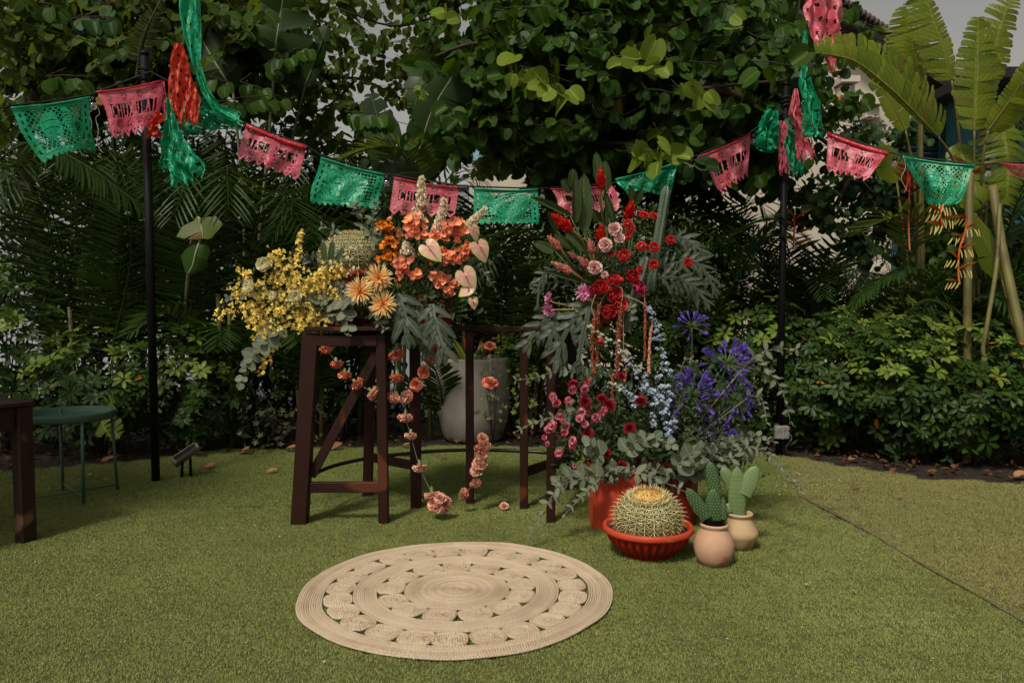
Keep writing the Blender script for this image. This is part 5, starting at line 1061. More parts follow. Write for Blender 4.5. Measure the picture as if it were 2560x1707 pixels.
palm('feather palm in the gap between the crown and the right pole', (2.1, 8.9, 0), clump((2.1, 8.9, 0), 12, 2, 2.35, 1.2, .50, seed=24))
palm('feather palm before the cream wall right of the right pole', (3.3, 9.2, 0), clump((3.3, 9.2, 0), 10, 2, 2.0, 1.1, .45, seed=25))
palm('palm screening the turquoise shutters at the far right', (5.2, 8.8, 0), clump((5.2, 8.8, 0), 10, 2, 1.9, 1.1, .45, seed=26))
palm('palm between the tall canes and the right hedge', (4.6, 8.4, 0), clump((4.6, 8.4, 0), 10, 2, 1.35, 1.0, .42, seed=27))
v2 = thing('climbing_vine', 'leafy vine tangled among the canes before the turquoise shutters', 'vine', (4.8, 9.0, 0))
Ms, tw = crown_twigs([(2240, 540, 8.9, 110, 110, .4, 40), (2330, 480, 8.8, 60, 160, .4, 30), (2160, 600, 8.8, 90, 60, .3, 20), (2330, 330, 9.0, 50, 80, .3, 14), (2140, 400, 9.0, 40, 90, .3, 12)], .11, 7, .36)
bunch(v2, 'leaf', BAUS, M_BAU, Ms, 90, 'vine_foliage', 'green vine leaves'); twigmesh(v2, tw, .004)
vn = thing('climbing_vine', 'dark round leaved vine against the cream house right of the right pole', 'vine', (3.1, 9.0, 0))
Ms, tw = crown_twigs([(1960, 450, 8.9, 120, 120, .4, 44), (2060, 400, 9.0, 90, 150, .4, 36), (1850, 440, 8.6, 70, 80, .3, 22), (1950, 320, 8.8, 80, 60, .3, 18), (1620, 450, 8.9, 90, 60, .3, 22)], .105, 7, .36)
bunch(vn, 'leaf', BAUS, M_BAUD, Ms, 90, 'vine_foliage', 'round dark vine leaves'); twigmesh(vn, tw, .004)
sh = thing('added_shade_tree', 'broad unseen tree added beyond the left picture edge to shade the tables', 'tree', (-7.0, 2.6, 0))  # out of view, added to darken the ground and tables at the left
part('trunk', tubet(smooth_path([A(-7.0, 2.6, 0), A(-6.9, 2.6, 2.2), A(-6.2, 2.6, 3.9), A(-5.2, 2.7, 4.6)], 5), np.linspace(.16, .05, 16), 8), M_BARK, sh)
Ms = []
for _ in range(1100):
    a = rv(1); Ms.append(fr(A(-5.5, 2.7, 4.7) + nrm(a) * A(1.7, 1.3, .7) * R.random() ** .5, rv(1), rv(1), R.uniform(.14, .26)))
part('crown', many(BAUS[0], Ms), M_BAUD, sh, kind='stuff', label='leafy crown')
thicket('dark mass of undergrowth leaves behind the palms and shrubs', [(-6.6, -2.2, 8.0, 9.3, 0, 1.7, 1.3), (-5.5, -2.2, 7.2, 8.0, 0, .8, .4), (1.9, 6.2, 7.1, 8.1, 0, .85, .75), (3.2, 5.6, 6.65, 7.2, 0, .5, .2), (-2.4, 1.6, 8.2, 8.7, 0, .5, .25), (-2.4, -1.2, 8.4, 9.2, 0, 1.3, .18), (-.4, 2.2, 8.5, 9.3, 0, 1.9, 1.0), (2.0, 6.4, 8.0, 9.2, 0, 1.45, 1.1), (.2, 1.9, 8.6, 9.4, 1.6, 3.2, .8), (-6, -3.4, 8.9, 9.6, 1.2, 3.0, .6), (-3.6, -.6, 9.6, 10.4, 1.2, 2.7, 1.0), (-6.6, -3.4, 9.6, 10.4, 1.2, 3.2, .9), (-.8, 1.0, 9.6, 10.2, 1.4, 2.5, .4), (-6.8, -4.4, 9.4, 10.2, 2.6, 3.9, .55), (-4.6, -2.2, 9.6, 10.3, 2.5, 3.6, .5), (-2.4, -1.0, 9.8, 10.4, 2.3, 3.1, .2)], 2600, .14)
# ---- fruiting citrus in front of the cream house
ct = thing('citrus_tree', 'thin citrus tree with orange fruit against the cream house', 'tree', (3.4, 9.6, 0))
br = [[(2000, 600, 9.6), (2010, 450, 9.5), (1990, 330, 9.4), (1960, 240, 9.3)], [(2010, 450, 9.5), (2060, 360, 9.4), (2070, 290, 9.3)], [(1990, 330, 9.4), (1930, 290, 9.3), (1900, 250, 9.3)], [(2000, 560, 9.5), (1920, 470, 9.4), (1880, 420, 9.4)]]
part('trunk', tubet([A(3.4, 9.6, 0), Q('D', 2000, 600, 9.6)], .04, 7), M_BARK, ct); Ms = []
for l in br:
    sp_ = smooth_path([Q('D', *p) for p in l], 5); part('limb', tubet(sp_, np.linspace(.014, .005, len(sp_)), 5), M_TWIG, ct)
    for p in sp_[2:]:
        for _ in range(11): Ms.append(fr(p + rv(.10), rv(1) + A(0, 0, .2), A(0, -1, .8) + rv(.5), .10 * R.uniform(.7, 1.2)))
bunch(ct, 'leaf', [blade(1, .5, 1.1, .7, .3, .15, 2, 3)], M_BAUD, Ms, 80, 'citrus_foliage')
M_ORG = plain('orange_peel', (.55, .24, .02), (.45, .17, .015), .5, 20, .3, 90)
for x, y in ((725, 785), (640, 740), (575, 780), (700, 980)):
    M = np.eye(4); M[:3, 3] = Q('T4', x, y, 9.3); part('fruit', xf(ball(.052, 14, 10), M), M_ORG, ct)
# thick woody branch behind the hedge
solo('dead_branch', tubet(smooth_path([Q('M4', 840, 110, 8.6), Q('M4', 790, 220, 8.6), Q('M4', 730, 340, 8.6)], 5), [.03, .025], 8), M_BARK, 'thick dark diagonal branch above the palms right of the right pole', 'branch')
sg = thing('garden_sign', 'white board with an orange flower emblem behind the tall canes at the right', 'sign', P(2466, 700, 9.2)); c = P(2466, 658, 9.2)
part('board', boxt((c[0], 9.2, c[2]), .30, .03, .24), M_SOCK, sg, False); part('post', boxt((c[0], 9.23, c[2] / 2), .04, .03, c[2]), M_TWIG, sg, False)
M_EMB = plain('orange_print', (.55, .12, .03), None, .6)
part('emblem', many(blade(1, .5, 1, .7, 0, 0, 2, 3), [fr(c + A(0, -.022, -.02), A(math.cos(a), 0, math.sin(a)), (0, -1, 0), .085) for a in np.arange(6) * 1.047]), M_EMB, sg)
# potted red cordyline in the concrete pot
cd = thing('cordyline', 'red and green spiky plant in the concrete pot', 'plant', pc + A(0, 0, .71)); M_CORD = petalmat('cordyline_leaf', (.03, .05, .02), (.20, .02, .02), (.25, .03, .03), .2, .4)
for k in range(16):
    th = R.uniform(0, 6.28); part('leaf', xf(blade(1, .12, .9, .8, .5, .25, 2, 5), pm(th, rad(R.uniform(8, 60)), R.uniform(.28, .45), pc + A(0, 0, .71) + A(math.cos(th), math.sin(th), 0) * .1)), M_CORD if k % 3 else M_SCHY, cd)
# monstera leaf by the left table
mo = thing('monstera', 'glossy split leaf of a monstera under the green tray table', 'plant', A(-3.45, 6.9, 0))
for (x0, y0, x1, y1) in ((780, 600, 870, 770), (860, 640, 940, 770), (830, 560, 900, 470)):
    a, b = Q('B1', x0, y0, 6.8), Q('B1', x1, y1, 6.7); lb, sp_ = bigleaf([a, (a + b) / 2 + A(0, -.02, .01), b], .12, .12, 5, .35, seed=int(x0), taper=.6); part('leaf', lb, M_SCHY, mo)
    part('stalk', tubet([A(-3.45, 6.9, 0), a], .005, 5), M_STEMG, mo)
# ---- litter
dl = blade(1, .5, 1.0, .7, .5, -.15, 2, 4, wav=.02)
FLV = [('B1', 1530, 915, 200, 'big curled brown leaf behind the garden spotlight'), ('B1', 1920, 900, 130, 'pale folded dry leaf left of the wooden stand near the bed'), ('B1', 1640, 1015, 90, 'pale dry leaf on the turf between pole and stand'), ('B1', 2130, 1052, 80, 'small cream dry leaf just left of the corner leg'), ('B1', 700, 1098, 80, 'brown leaf between the legs of the tray table'),
       ('B1', 915, 1228, 65, 'tan triangular leaf right of the tray table'), ('B1', 850, 968, 110, 'brown leaf behind the tray table at the bed edge'), ('B2', 225, 940, 100, 'folded tan leaf beside the thick corner leg'), ('B2', 1038, 915, 70, 'tan leaf lying under the foot rail on its left part'), ('B2', 1032, 978, 66, 'oval tan leaf just in front of the foot rail'),
       ('B2', 1298, 995, 55, 'small tan leaf on the turf before the concrete pot'), ('B2', 1740, 1325, 50, 'pink tan leaf right of the fallen carnations'), ('B4', 880, 1338, 60, 'reddish dry leaf on the turf right of the planters'), ('B4', 1225, 1415, 50, 'narrow cream scrap on the worn turf'), ('B4', 850, 1110, 80, 'white curled scrap at the edge of the right bed'), ('B1', 830, 1125, 50, 'small brown leaf under the right side of the tray table'), ('B1', 2110, 860, 90, 'brown leaf at the bed edge left of the stand'), ('B4', 2160, 1245, 120, 'brick brown leaf at the right picture edge'), ('B2', 530, 930, 110, 'long yellow brown leaf behind the corner brace'), ('B1', 550, 1283, 30, 'tiny tan leaf left of the tray table stretcher')]
for k, x, y, s, lab in FLV:
    g = QG(k, x, y); th = R.uniform(-.9, .9); sc = s / CR[k][2] / FOC * g[1] * 1.25
    solo('fallen_leaf', xf(dl, fr(g + A(-math.cos(th) * sc * .5, -math.sin(th) * sc * .5, .028 if sc < .1 else .02), A(math.cos(th), math.sin(th), .12), (R.uniform(-.3, .3), -.3, 1), sc, 0)), M_DEAD, lab, 'leaf', 'dry leaves fallen on the turf')
Ms = []
for _ in range(1300):
    x = R.uniform(-5.2, 5.0); e = np.interp(x, [p[0] for p in E], [p[1] for p in E]); y = e + abs(R.gauss(0, .5)) - .03 + (R.random() < .5) * .3; Ms.append(fr(A(x, y, .018 + R.random() * .02), A(R.uniform(-1, 1), R.uniform(-1, 1), R.uniform(-.15, .3)), (R.uniform(-.5, .5), R.uniform(-.5, .5), 1), R.uniform(.02, .09)))
M_LIT = petalmat('dark_dry_leaf', (.05, .02, .008), (.10, .036, .014), (.07, .025, .01), .05, .9, .6)  # darker and duller than the dry leaves on the turf
solo('leaf_litter', many(dl, Ms), M_LIT, 'brown dry leaves and bark chips covering the planting bed', 'leaf litter', kind='stuff')
M_FLECK = petalmat('pale_fleck', (.5, .45, .3), (.5, .42, .25), None, .1, .8); Ms = []
for _ in range(240):
    y = R.uniform(2.7, 7.2); x = R.uniform(-.62, .62) * y; Ms.append(fr(A(x, y, .021), A(R.uniform(-1, 1), R.uniform(-1, 1), .1), (0, 0, 1), R.uniform(.006, .017)))
for _ in range(150):
    g = QG('B4', R.gauss(480, 220), R.gauss(1290, 60)); Ms.append(fr(A(g[0], g[1], .021), rv(1) * A(1, 1, .1), (0, 0, 1), R.uniform(.008, .018)))
solo('petal_flecks', many(blade(1, .8, 1, .7, .2, .1, 2, 2), Ms), M_FLECK, 'tiny pale petals and crumbs scattered over the turf', 'petals', kind='stuff')
# ================================================================== flowers
def heads(n, lay, pt, seed=0, jit=.12):
    """lay: (phi in degrees, number, scale)"""
    rr = random.Random(seed); Ms = []
    for ph, k, s in lay:
        o = rr.random() * 6
        for i in range(k): Ms.append(pm(o + 6.283 * i / k + rr.uniform(-.2, .2), rad(ph + rr.uniform(-8, 8)), s * rr.uniform(1 - jit, 1 + jit), (0, 0, rr.uniform(-.02, .02)), rr.uniform(-.3, .3)))
    return many(pt, Ms)
def ruff(u, v): return u * (.05 + .30 * v), v * (1 - .10 * np.abs(np.sin(u * 7))), .14 * v * np.sin(u * 8) + .1 * v * v
CARN = [heads(0, [(95, 10, 1), (78, 11, 1.0), (60, 10, .92), (42, 9, .85), (22, 7, .75), (5, 3, .65)], sheet(ruff, 6, 2), s) for s in (1, 2, 3)]
MINI = [heads(0, [(86, 6, 1), (62, 6, .85), (34, 6, .7), (8, 3, .5)], sheet(lambda u, v: (u * (.08 + .46 * v), v * (1 - .13 * np.abs(np.sin(u * 6))), .20 * v * np.sin(u * 6) + .1 * v * v), 6, 2), s) for s in (21, 22)]
POM = heads(0, [(p, int(5 + 22 * math.sin(rad(min(p, 90)))), .62 + .38 * min(1, p / 70)) for p in range(6, 112, 11)], blade(1, .17, 1.7, .5, .6, -.22, 2, 3), 5, .06)
DAISY = heads(0, [(p, int(6 + 16 * math.sin(rad(p))), .75 + .25 * p / 90) for p in (30, 44, 58, 72, 86, 98)], blade(1, .24, 1.6, .5, .5, -.2, 2, 3), 6, .06)
DISC = ball(.30, 12, 6, .9)
def sp_pt(): return blade(1, .055, 1, .25, .6, -.16, 1, 5, base=.004)
SPID = heads(0, [(12, 8, .55), (26, 14, .7), (40, 20, .85), (54, 24, .95), (68, 28, 1.0), (82, 30, 1.02), (94, 26, 1.02), (104, 18, 1.0)], sp_pt(), 7, .16)
ROSE = heads(0, [(12, 4, .55), (26, 5, .72), (40, 6, .86), (54, 6, .98), (72, 6, 1.02)], sheet(lambda u, v: (u * .52 * np.sin(np.pi * (.12 + .74 * v)) ** .6, v * .9, -.10 + .32 * u * u * v - .42 * v * (1 - v) + .12 * v ** 3 * 0), 4, 4), 8, .08)
LOTUS = heads(0, [(38, 8, .72), (54, 10, .9), (70, 11, 1.0), (84, 8, 1.02)], blade(1, .30, 1.1, .75, .55, -.10, 2, 5), 9, .08); LOTC = heads(0, [(p, 14, .34) for p in (8, 20, 32, 44)], blade(1, .12, 1, .4, .3, -.1, 1, 2), 10)
BRACT3 = many(sheet(lambda u, v: (u * .46 * np.sin(np.pi * (.06 + .9 * v)) ** .7, v, .22 * np.abs(u) + .10 * np.sin(v * 6) * u - .15 * v), 2, 4), [pm(2.094 * k, rad(48), 1, (0, 0, 0)) for k in range(3)])
SEED = blade(1, .30, 1.1, .6, .6, -.2, 2, 3)
def gingt(n_=46):
    Ms = []; rr = random.Random(4)
    for i in range(n_):
        t = i / (n_ - 1); th = i * 2.4; r = .13 * math.sin(math.pi * (.12 + .78 * t)) ** .8; Ms.append(pm(th, rad(62 - 48 * t + rr.uniform(-6, 6)), (.30 + .10 * math.sin(math.pi * t)) * (1 - .25 * t), (math.cos(th) * r * .3, math.sin(th) * r * .3, t * .86)))
    return many(blade(1, .50, .9, .6, .9, -.35, 2, 4), Ms)
GING = gingt()
def fl(name, lab, cat, p, d, parts, grp=None, stem=None, smat=None, sr=.003):
    """a flower head facing d at p with its stem"""
    o = thing(name, lab, cat, p, grp)
    for nm, tp, mt, s in parts: inst(nm, MC(nm, tp, mt), fz(p, d, s, R.uniform(0, 6.28)), o)
    if stem: part('stem', tubet(smooth_path([np.asarray(q, float) for q in stem] , 5), sr, 5), smat or M_STEMG, o)
    return o
def stemto(p, anchor, d): p = np.asarray(p, float); d = nrm(d); return [p - d * .005, p - d * .05 * np.linalg.norm(anchor - p) - A(0, 0, .02), (p + anchor) / 2 - d * .04 + A(0, 0, .01), anchor]
M_CARO = petalmat('coral_carnation', (.80, .50, .32), (.78, .34, .22), (.74, .14, .085), mid=.75, alt=(.22, (.80, .46, .32))); M_CARL = petalmat('salmon_carnation', (.80, .56, .38), (.84, .54, .40), (.80, .26, .18), mid=.8, alt=(.3, (.84, .60, .46))); M_CARP = petalmat('pale_pink_carnation', (0.756, 0.342, 0.293), (0.805, 0.464, 0.403), (0.854, 0.561, 0.512), var=.15)
M_MINI = petalmat('striped_carnation', (.55, .03, .08), (.74, .56, .54), (.56, .05, .11), mid=.6, var=.4, alt=(.40, (.46, .02, .075))); M_MUMR = petalmat('maroon_mum', (.06, .002, .004), (.22, .004, .014), (.32, .010, .030), var=.2, mid=.6); M_STRR = petalmat('red_straw_petal', (.30, .004, .008), (0.512, 0.008, 0.014), (0.586, 0.02, 0.03), mid=.5)
M_STRC = petalmat('straw_centre', (0.756, 0.561, 0.415), (0.756, 0.512, 0.366)); M_SPIDM = petalmat('spider_mum', (.60, .04, .008), (.82, .40, .10), (.88, .68, .34), mid=.42, var=.15)
M_REDT = petalmat('red_tulip', (0.671, 0.22, 0.03), (0.512, 0.01, 0.018), (0.634, 0.05, 0.055), mid=.3); M_MAGT = petalmat('magenta_tulip', (0.549, 0.02, 0.06), (.36, .010, .06), (0.586, 0.06, 0.159)); M_LOT = petalmat('pink_lotus', (0.732, 0.366, 0.512), (0.634, 0.207, 0.415), (0.708, 0.342, 0.512)); M_LOTC = petalmat('lotus_centre', (0.756, 0.268, 0.01), (0.805, 0.439, 0.03))
M_GINR = petalmat('red_ginger', (.30, .006, .006), (0.61, 0.008, 0.008), (0.756, 0.035, 0.022), rough=.35); M_GINP = petalmat('pink_ginger', (0.586, 0.03, 0.03), (0.756, 0.22, 0.183), (0.878, 0.488, 0.403), rough=.4)
M_BOUG = petalmat('salmon_bougainvillea', (.86, .46, .18), (.92, .32, .18), (.90, .40, .27), tr=.3); M_BOUO = petalmat('orange_orchid', (0.61, 0.122, 0.01), (0.756, 0.293, 0.02), (0.634, 0.134, 0.01)); M_THIS = petalmat('safflower', (0.732, 0.268, 0.01), (0.732, 0.11, 0.01), (0.634, 0.03, 0.01))
M_STOCK = petalmat('cream_stock', (.70, .46, .20), (.82, .68, .46), (.86, .76, .60), var=.15); M_CREAM2 = petalmat('cream_petal', (.78, .70, .34), (.84, .78, .50), (.86, .82, .60), var=.06, tr=.35); M_ONC = petalmat('yellow_orchid', (0.61, 0.244, 0.01), (0.88, 0.618, 0.107), (0.88, 0.677, 0.181), mid=.25)
M_SPATH = petalmat('blush_spathe', (.66, .34, .26), (.70, .42, .33), (.48, .50, .15), rough=.32, var=.12, mid=.7, tr=.15); M_SPADX = petalmat('spadix', (.62, .44, .12), (.66, .52, .20)); M_AMAR = petalmat('amaranth', (.26, .045, .022), (.36, .085, .045), var=.5); M_AMAP = petalmat('pale_amaranth', (0.586, 0.244, 0.134), (0.671, 0.342, 0.207)); M_AMAS = plain('amaranth_stem', (.52, .26, .17), None, .6)
M_DELP = petalmat('blue_delphinium', (.42, .48, .38), (.38, .44, .52), (.28, .35, .52), var=.3, mid=.5); M_DELG = petalmat('green_white_bud', (.36, .44, .24), (.48, .54, .38), (.55, .58, .46)); M_AGA = petalmat('agapanthus', (.24, .18, .50), (.095, .045, .36), (.20, .12, .50), var=.4); M_CALX = petalmat('calyx', (.15, .22, .06), (.20, .28, .09))
M_GSTEM = plain('ginger_stem', (.16, .05, .02), (.10, .09, .02), .5, 9)
COLUMN = plain('column_cactus_skin', (.050, .085, .052), (.085, .12, .08), .5, 8)
AL = Q('D', 900, 720, 5.35); AR = Q('D', 1420, 735, 5.45); ALO = W(Xat(1552, 4.95), 5.0, .40); ARO = W(Xat(1678, 4.95), 5.05, .42)
# ---- vessels on the stand
octo(A(Xat(1085, 5.35), 5.35, TZ + .012), .13, .20, 'dark red octagonal pot on the stand under the anthuriums', 'planter_tub', M_REDPL)
octo(A(Xat(1490, 5.55), 5.58, TZ + .012), .13, .20, 'dark red octagonal pot on the stand inside the right bouquet', 'planter_tub', M_REDPL)
octo(A(Xat(860, 5.4), 5.22, TZ + .012), .12, .16, 'low red pot on the stand inside the yellow orchids', 'planter_tub', M_REDPL)
# ---- upper golden barrel in its pot
gc = A(Xat(884, 5.42), 5.42, TZ + .012)
gp = thing('cactus_bowl', 'orange terracotta pot of the upper barrel cactus on the stand', 'plant pot', gc)
part('bowl', at(lathet([(.001, 0), (.10, 0), (.115, .02), (.15, .30), (.158, .33), (.145, .335), (.135, .31), (.001, .30)], 48), gc), M_REDPL, gp)
part('rim', at(lathet([(.150, .325), (.178, .325), (.184, .335), (.182, .362), (.172, .368), (.155, .366), (.150, .345)], 48), gc), M_REDPL2, gp)
part('soil', at(lathet([(.001, .345), (.154, .343)], 24), gc), M_SOIL, gp)
golden(gc + A(0, 0, .29), .215, .158, 26, 'barrel cactus with straw coloured spines on the stand above the yellow orchids', .036, 2, 2, .35)
# ---- coral carnation garlands
CALX = lathet([(.002, -.98), (.13, -.94), (.21, -.78), (.22, -.45), (.26, -.16), (.14, .08)], 10)
def garland(lab, items, hang=True):
    p0 = Q('B2', *items[0][:2], items[0][2]); o = thing('carnation_garland', lab, 'flower garland', p0, 'coral carnation garlands hanging from the stand'); pts = []
    for i, (x, y, Y, dx, dz) in enumerate(items):
        p = Q('B2', x, y, Y); pts.append(p); d = nrm(A(dx, -.45, dz)); s = .049 * R.uniform(.78, 1.15); mt = M_CARO if (y < 460) else M_CARL
        c = inst('carnation', MC('carnation', CARN[i % 3], mt), fz(p, d, s, R.random() * 6), o); k = bpy.data.objects.new('calyx', MC('calyx', CALX, M_CALX)); COL.objects.link(k); k.parent = c
    part('thread', tubet(smooth_path(pts, 3), .0012, 3), M_WIRE, o); return o
garland('diagonal garland of five coral carnations below the yellow orchids', [(470, 200, 5.0, .15, -1), (545, 305, 5.0, .25, -1), (603, 385, 5.0, .1, -1), (690, 450, 5.0, .7, -.6), (810, 515, 5.0, .8, -.5)])
garland('long garland of coral carnations hanging beside the second leg', [(968, 238, 5.05, .3, -.9), (976, 400, 5.05, 0, -1), (957, 548, 5.05, -.2, -.5), (1036, 545, 5.05, .4, -.3), (1036, 685, 5.05, 0, -1), (1073, 815, 5.05, 0, -1), (1138, 1042, 5.05, .1, -.9), (1225, 1238, 5.05, .1, -.9)])
garland('garland of coral carnations curving over the back leg under the lobed leaves', [(1270, 85, 5.15, .5, -.3), (1245, 172, 5.15, .4, .2), (1215, 272, 5.15, .3, .4), (1168, 370, 5.12, -.1, .1), (1116, 456, 5.1, -.2, 0)])
garland('pair of coral carnations in front of the concrete pot', [(1640, 190, 5.2, 0, .7), (1640, 455, 5.2, .2, .9)])
garland('wavy garland of salmon carnations beside the middle leg', [(1588, 848, 5.2, .2, .3), (1583, 898, 5.2, .2, -.3), (1578, 965, 5.2, .3, .5), (1566, 1028, 5.2, .2, .5), (1540, 1082, 5.2, .1, .6), (1533, 1158, 5.2, .2, -.4), (1447, 1242, 5.2, .7, .1)])
garland('three salmon carnations resting just above the turf', [(1245, 1300, 5.05, -.5, .3), (1285, 1275, 5.02, 0, .5), (1312, 1308, 5.05, .6, .1), (1268, 1330, 5.02, -.1, -.1)])
solo('fallen_carnation', xf(CARN[0], fz(QG('B2', 1740, 1328, .03), (0, -.5, .8), .032)), M_CARL, 'small salmon carnation bloom lying alone on the turf', 'flower')
# ---- yellow orchid sprays
flo = join([xf(sheet(lambda u, v: (u * (.10 + .66 * v * (1.25 - .6 * v)), v * .66 - .12 * (1 - u * u) * (v > .9), -.10 * v + .06 * np.sin(3 * u) * v), 4, 3), fr((0, 0, 0), (0, -1, 0), (0, 0, 1), 1))] +
          [xf(blade(.42, .16, 1, .6, .3, .1, 1, 2), fr((0, 0, .03), (math.cos(a), math.sin(a), .15), (0, 0, 1), 1)) for a in (rad(25), rad(65), rad(115), rad(155))])
def spray(lab, pts, Y, n_, w_=.05, key='F1', sz=.027):
    n_ = int(n_ * 1.75)
    sp_ = np.array(smooth_path([Q(key, x, y, Y + (k / max(1, len(pts) - 1)) * -.10) for k, (x, y) in enumerate(pts)], 8)); o = thing('orchid_spray', lab, 'orchid', sp_[0], 'yellow dancing orchid sprays'); st = [tubet(sp_, np.linspace(.0028, .0012, len(sp_)), 5)]
    for i in range(n_):
        t = .16 + .84 * (i + R.random() * .6) / n_; p = sp_[min(len(sp_) - 1, int(t * (len(sp_) - 1)))]; q = p + A(R.gauss(0, 1), R.gauss(0, .5) - .3, R.gauss(0, .9)) * w_ * (1.15 - .75 * t); st.append(tubet([p, (p + q) / 2 + A(0, 0, .006), q], .0009, 3))
        s = sz * R.uniform(.75, 1.2) * (1 - .35 * t * (R.random() > .4)); inst('floret', MC('floret', flo, M_ONC), fz(q, nrm(A(R.gauss(0, .45), -1, R.gauss(.1, .4))), s, R.gauss(0, .35)), o)
    part('stem', join(st), M_STEMG, o); return o
for lab, pts, n_, w_ in [('upright yellow orchid spray standing above the cluster', [(800, 420), (815, 250), (835, 40)], 26, .02), ('yellow orchid spray reaching furthest left to a thin tip', [(620, 700), (350, 780), (130, 830), (20, 905)], 34, .04), ('yellow orchid spray pointing up left past a cream flower', [(600, 640), (420, 600), (300, 500), (240, 420)], 28, .035),
                         ('long yellow orchid spray hanging lowest over the eucalyptus', [(650, 900), (600, 1050), (540, 1200), (480, 1350), (415, 1470)], 40, .035), ('yellow orchid spray hanging down to the top carnation', [(950, 820), (980, 950), (985, 1090), (995, 1190)], 30, .026), ('yellow orchid spray ending left in fine buds', [(620, 800), (480, 850), (380, 920), (300, 985)], 26, .04),
                         ('yellow orchid spray drooping left of the lowest one', [(640, 850), (500, 900), (430, 1000), (390, 1150)], 24, .035), ('yellow orchid spray at the upper left of the cluster', [(760, 640), (700, 450), (630, 330), (560, 280)], 46, .06), ('dense yellow orchid spray below the barrel cactus', [(960, 480), (1080, 570), (1170, 680), (1270, 790)], 60, .048),
                         ('yellow orchid spray running right over the cactus pot', [(900, 520), (1050, 470), (1160, 480), (1260, 460)], 30, .04), ('yellow orchid spray with a short tip right of the hanging one', [(980, 800), (1050, 850), (1090, 900), (1100, 960)], 22, .035), ('yellow orchid spray over the left stand corner', [(800, 700), (820, 850), (850, 950), (820, 1020)], 44, .05),
                         ('yellow orchid spray in the centre of the cluster', [(860, 560), (780, 640), (700, 760), (600, 860)], 60, .065), ('yellow orchid spray along the left edge of the cluster', [(500, 600), (380, 660), (250, 660), (180, 690)], 34, .05), ('yellow orchid spray with brownish buds at the lower left', [(560, 760), (440, 800), (350, 830), (330, 880)], 30, .05),
                         ('yellow orchid spray just under the upper cream carnation', [(760, 480), (680, 500), (600, 520), (540, 560)], 44, .05), ('yellow orchid spray between the two small cream freesias', [(900, 640), (960, 600), (1020, 520), (1040, 450)], 30, .045), ('yellow orchid spray ending beside the hanging eucalyptus', [(700, 900), (620, 980), (540, 1040), (470, 1090)], 34, .05), ('broad yellow orchid spray in the lower centre', [(760, 800), (860, 860), (920, 880), (960, 930)], 40, .05), ('yellow orchid spray behind the small white carnation', [(700, 640), (800, 600), (880, 600), (940, 620)], 34, .05)]:
    spray(lab, pts, 5.10, n_, w_)
solo('orchid_floret', xf(flo, fz(Q('F1', 1187, 965, 5.02), (0, -1, .1), .026)), M_ONC, 'single yellow orchid floret hanging under the eucalyptus', 'flower')
# ---- cream flowers among the orchids
for x, y, s, lab in ((480, 400, .058, 'cream carnation at the upper left of the orchids'), (330, 612, .052, 'white carnation at the far left of the orchids'), (782, 715, .052, 'white carnation low in the orchids'), (565, 700, .035, 'small cream carnation half hidden in yellow orchids')):
    p = Q('F1', x, y, 4.98); fl('carnation', lab, 'flower', p, (R.uniform(-.5, .2), -1, .2), [('bloom', ROSE, M_CREAM2, s * .95), ('calyx', CALX, M_CALX, s)], stem=stemto(p, AL, (0, -1, 0)))
FREE = heads(0, [(22, 3, 1), (34, 3, 1.05)], blade(1, .55, 1.1, .6, .7, -.15, 2, 4), 12)
for x, y, lab in ((1320, 270, 'cream freesia in front of the upper barrel cactus'), (1120, 405, 'white freesia at the left of the cactus pot rim'), (1345, 465, 'white freesia just under the cactus pot rim'), (1280, 370, 'freesia bud left of the terracotta rim')):
    p = Q('F1', x, y, 4.98); o = fl('freesia', lab, 'flower', p, (.1, -.5, .9), [('bloom', FREE, M_CREAM2, .034)], stem=stemto(p, AL, (0, 0, 1)))
    for k in range(2): inst('bloom', MC('bloom', FREE, M_CREAM2), fz(p + A(.02 * (k * 2 - 1), .01, -.02 + .03 * k), (.5 * (k * 2 - 1), -.8, .6), .028), o)
# ---- spider chrysanthemums
for x, y, lab in ((1600, 530, 'orange yellow spider chrysanthemum nearest the cactus pot'), (1410, 655, 'orange yellow spider chrysanthemum at the left of the three'), (1640, 790, 'orange yellow spider chrysanthemum lowest of the three')):
    p = Q('F1', x, y, 4.90); fl('spider_chrysanthemum', lab, 'flower', p, (R.uniform(-.25, .2), -1, R.uniform(.1, .4)), [('bloom', SPID, M_SPIDM, .086)], 'spider chrysanthemums', stem=stemto(p, AL, (0, -1, 0)))
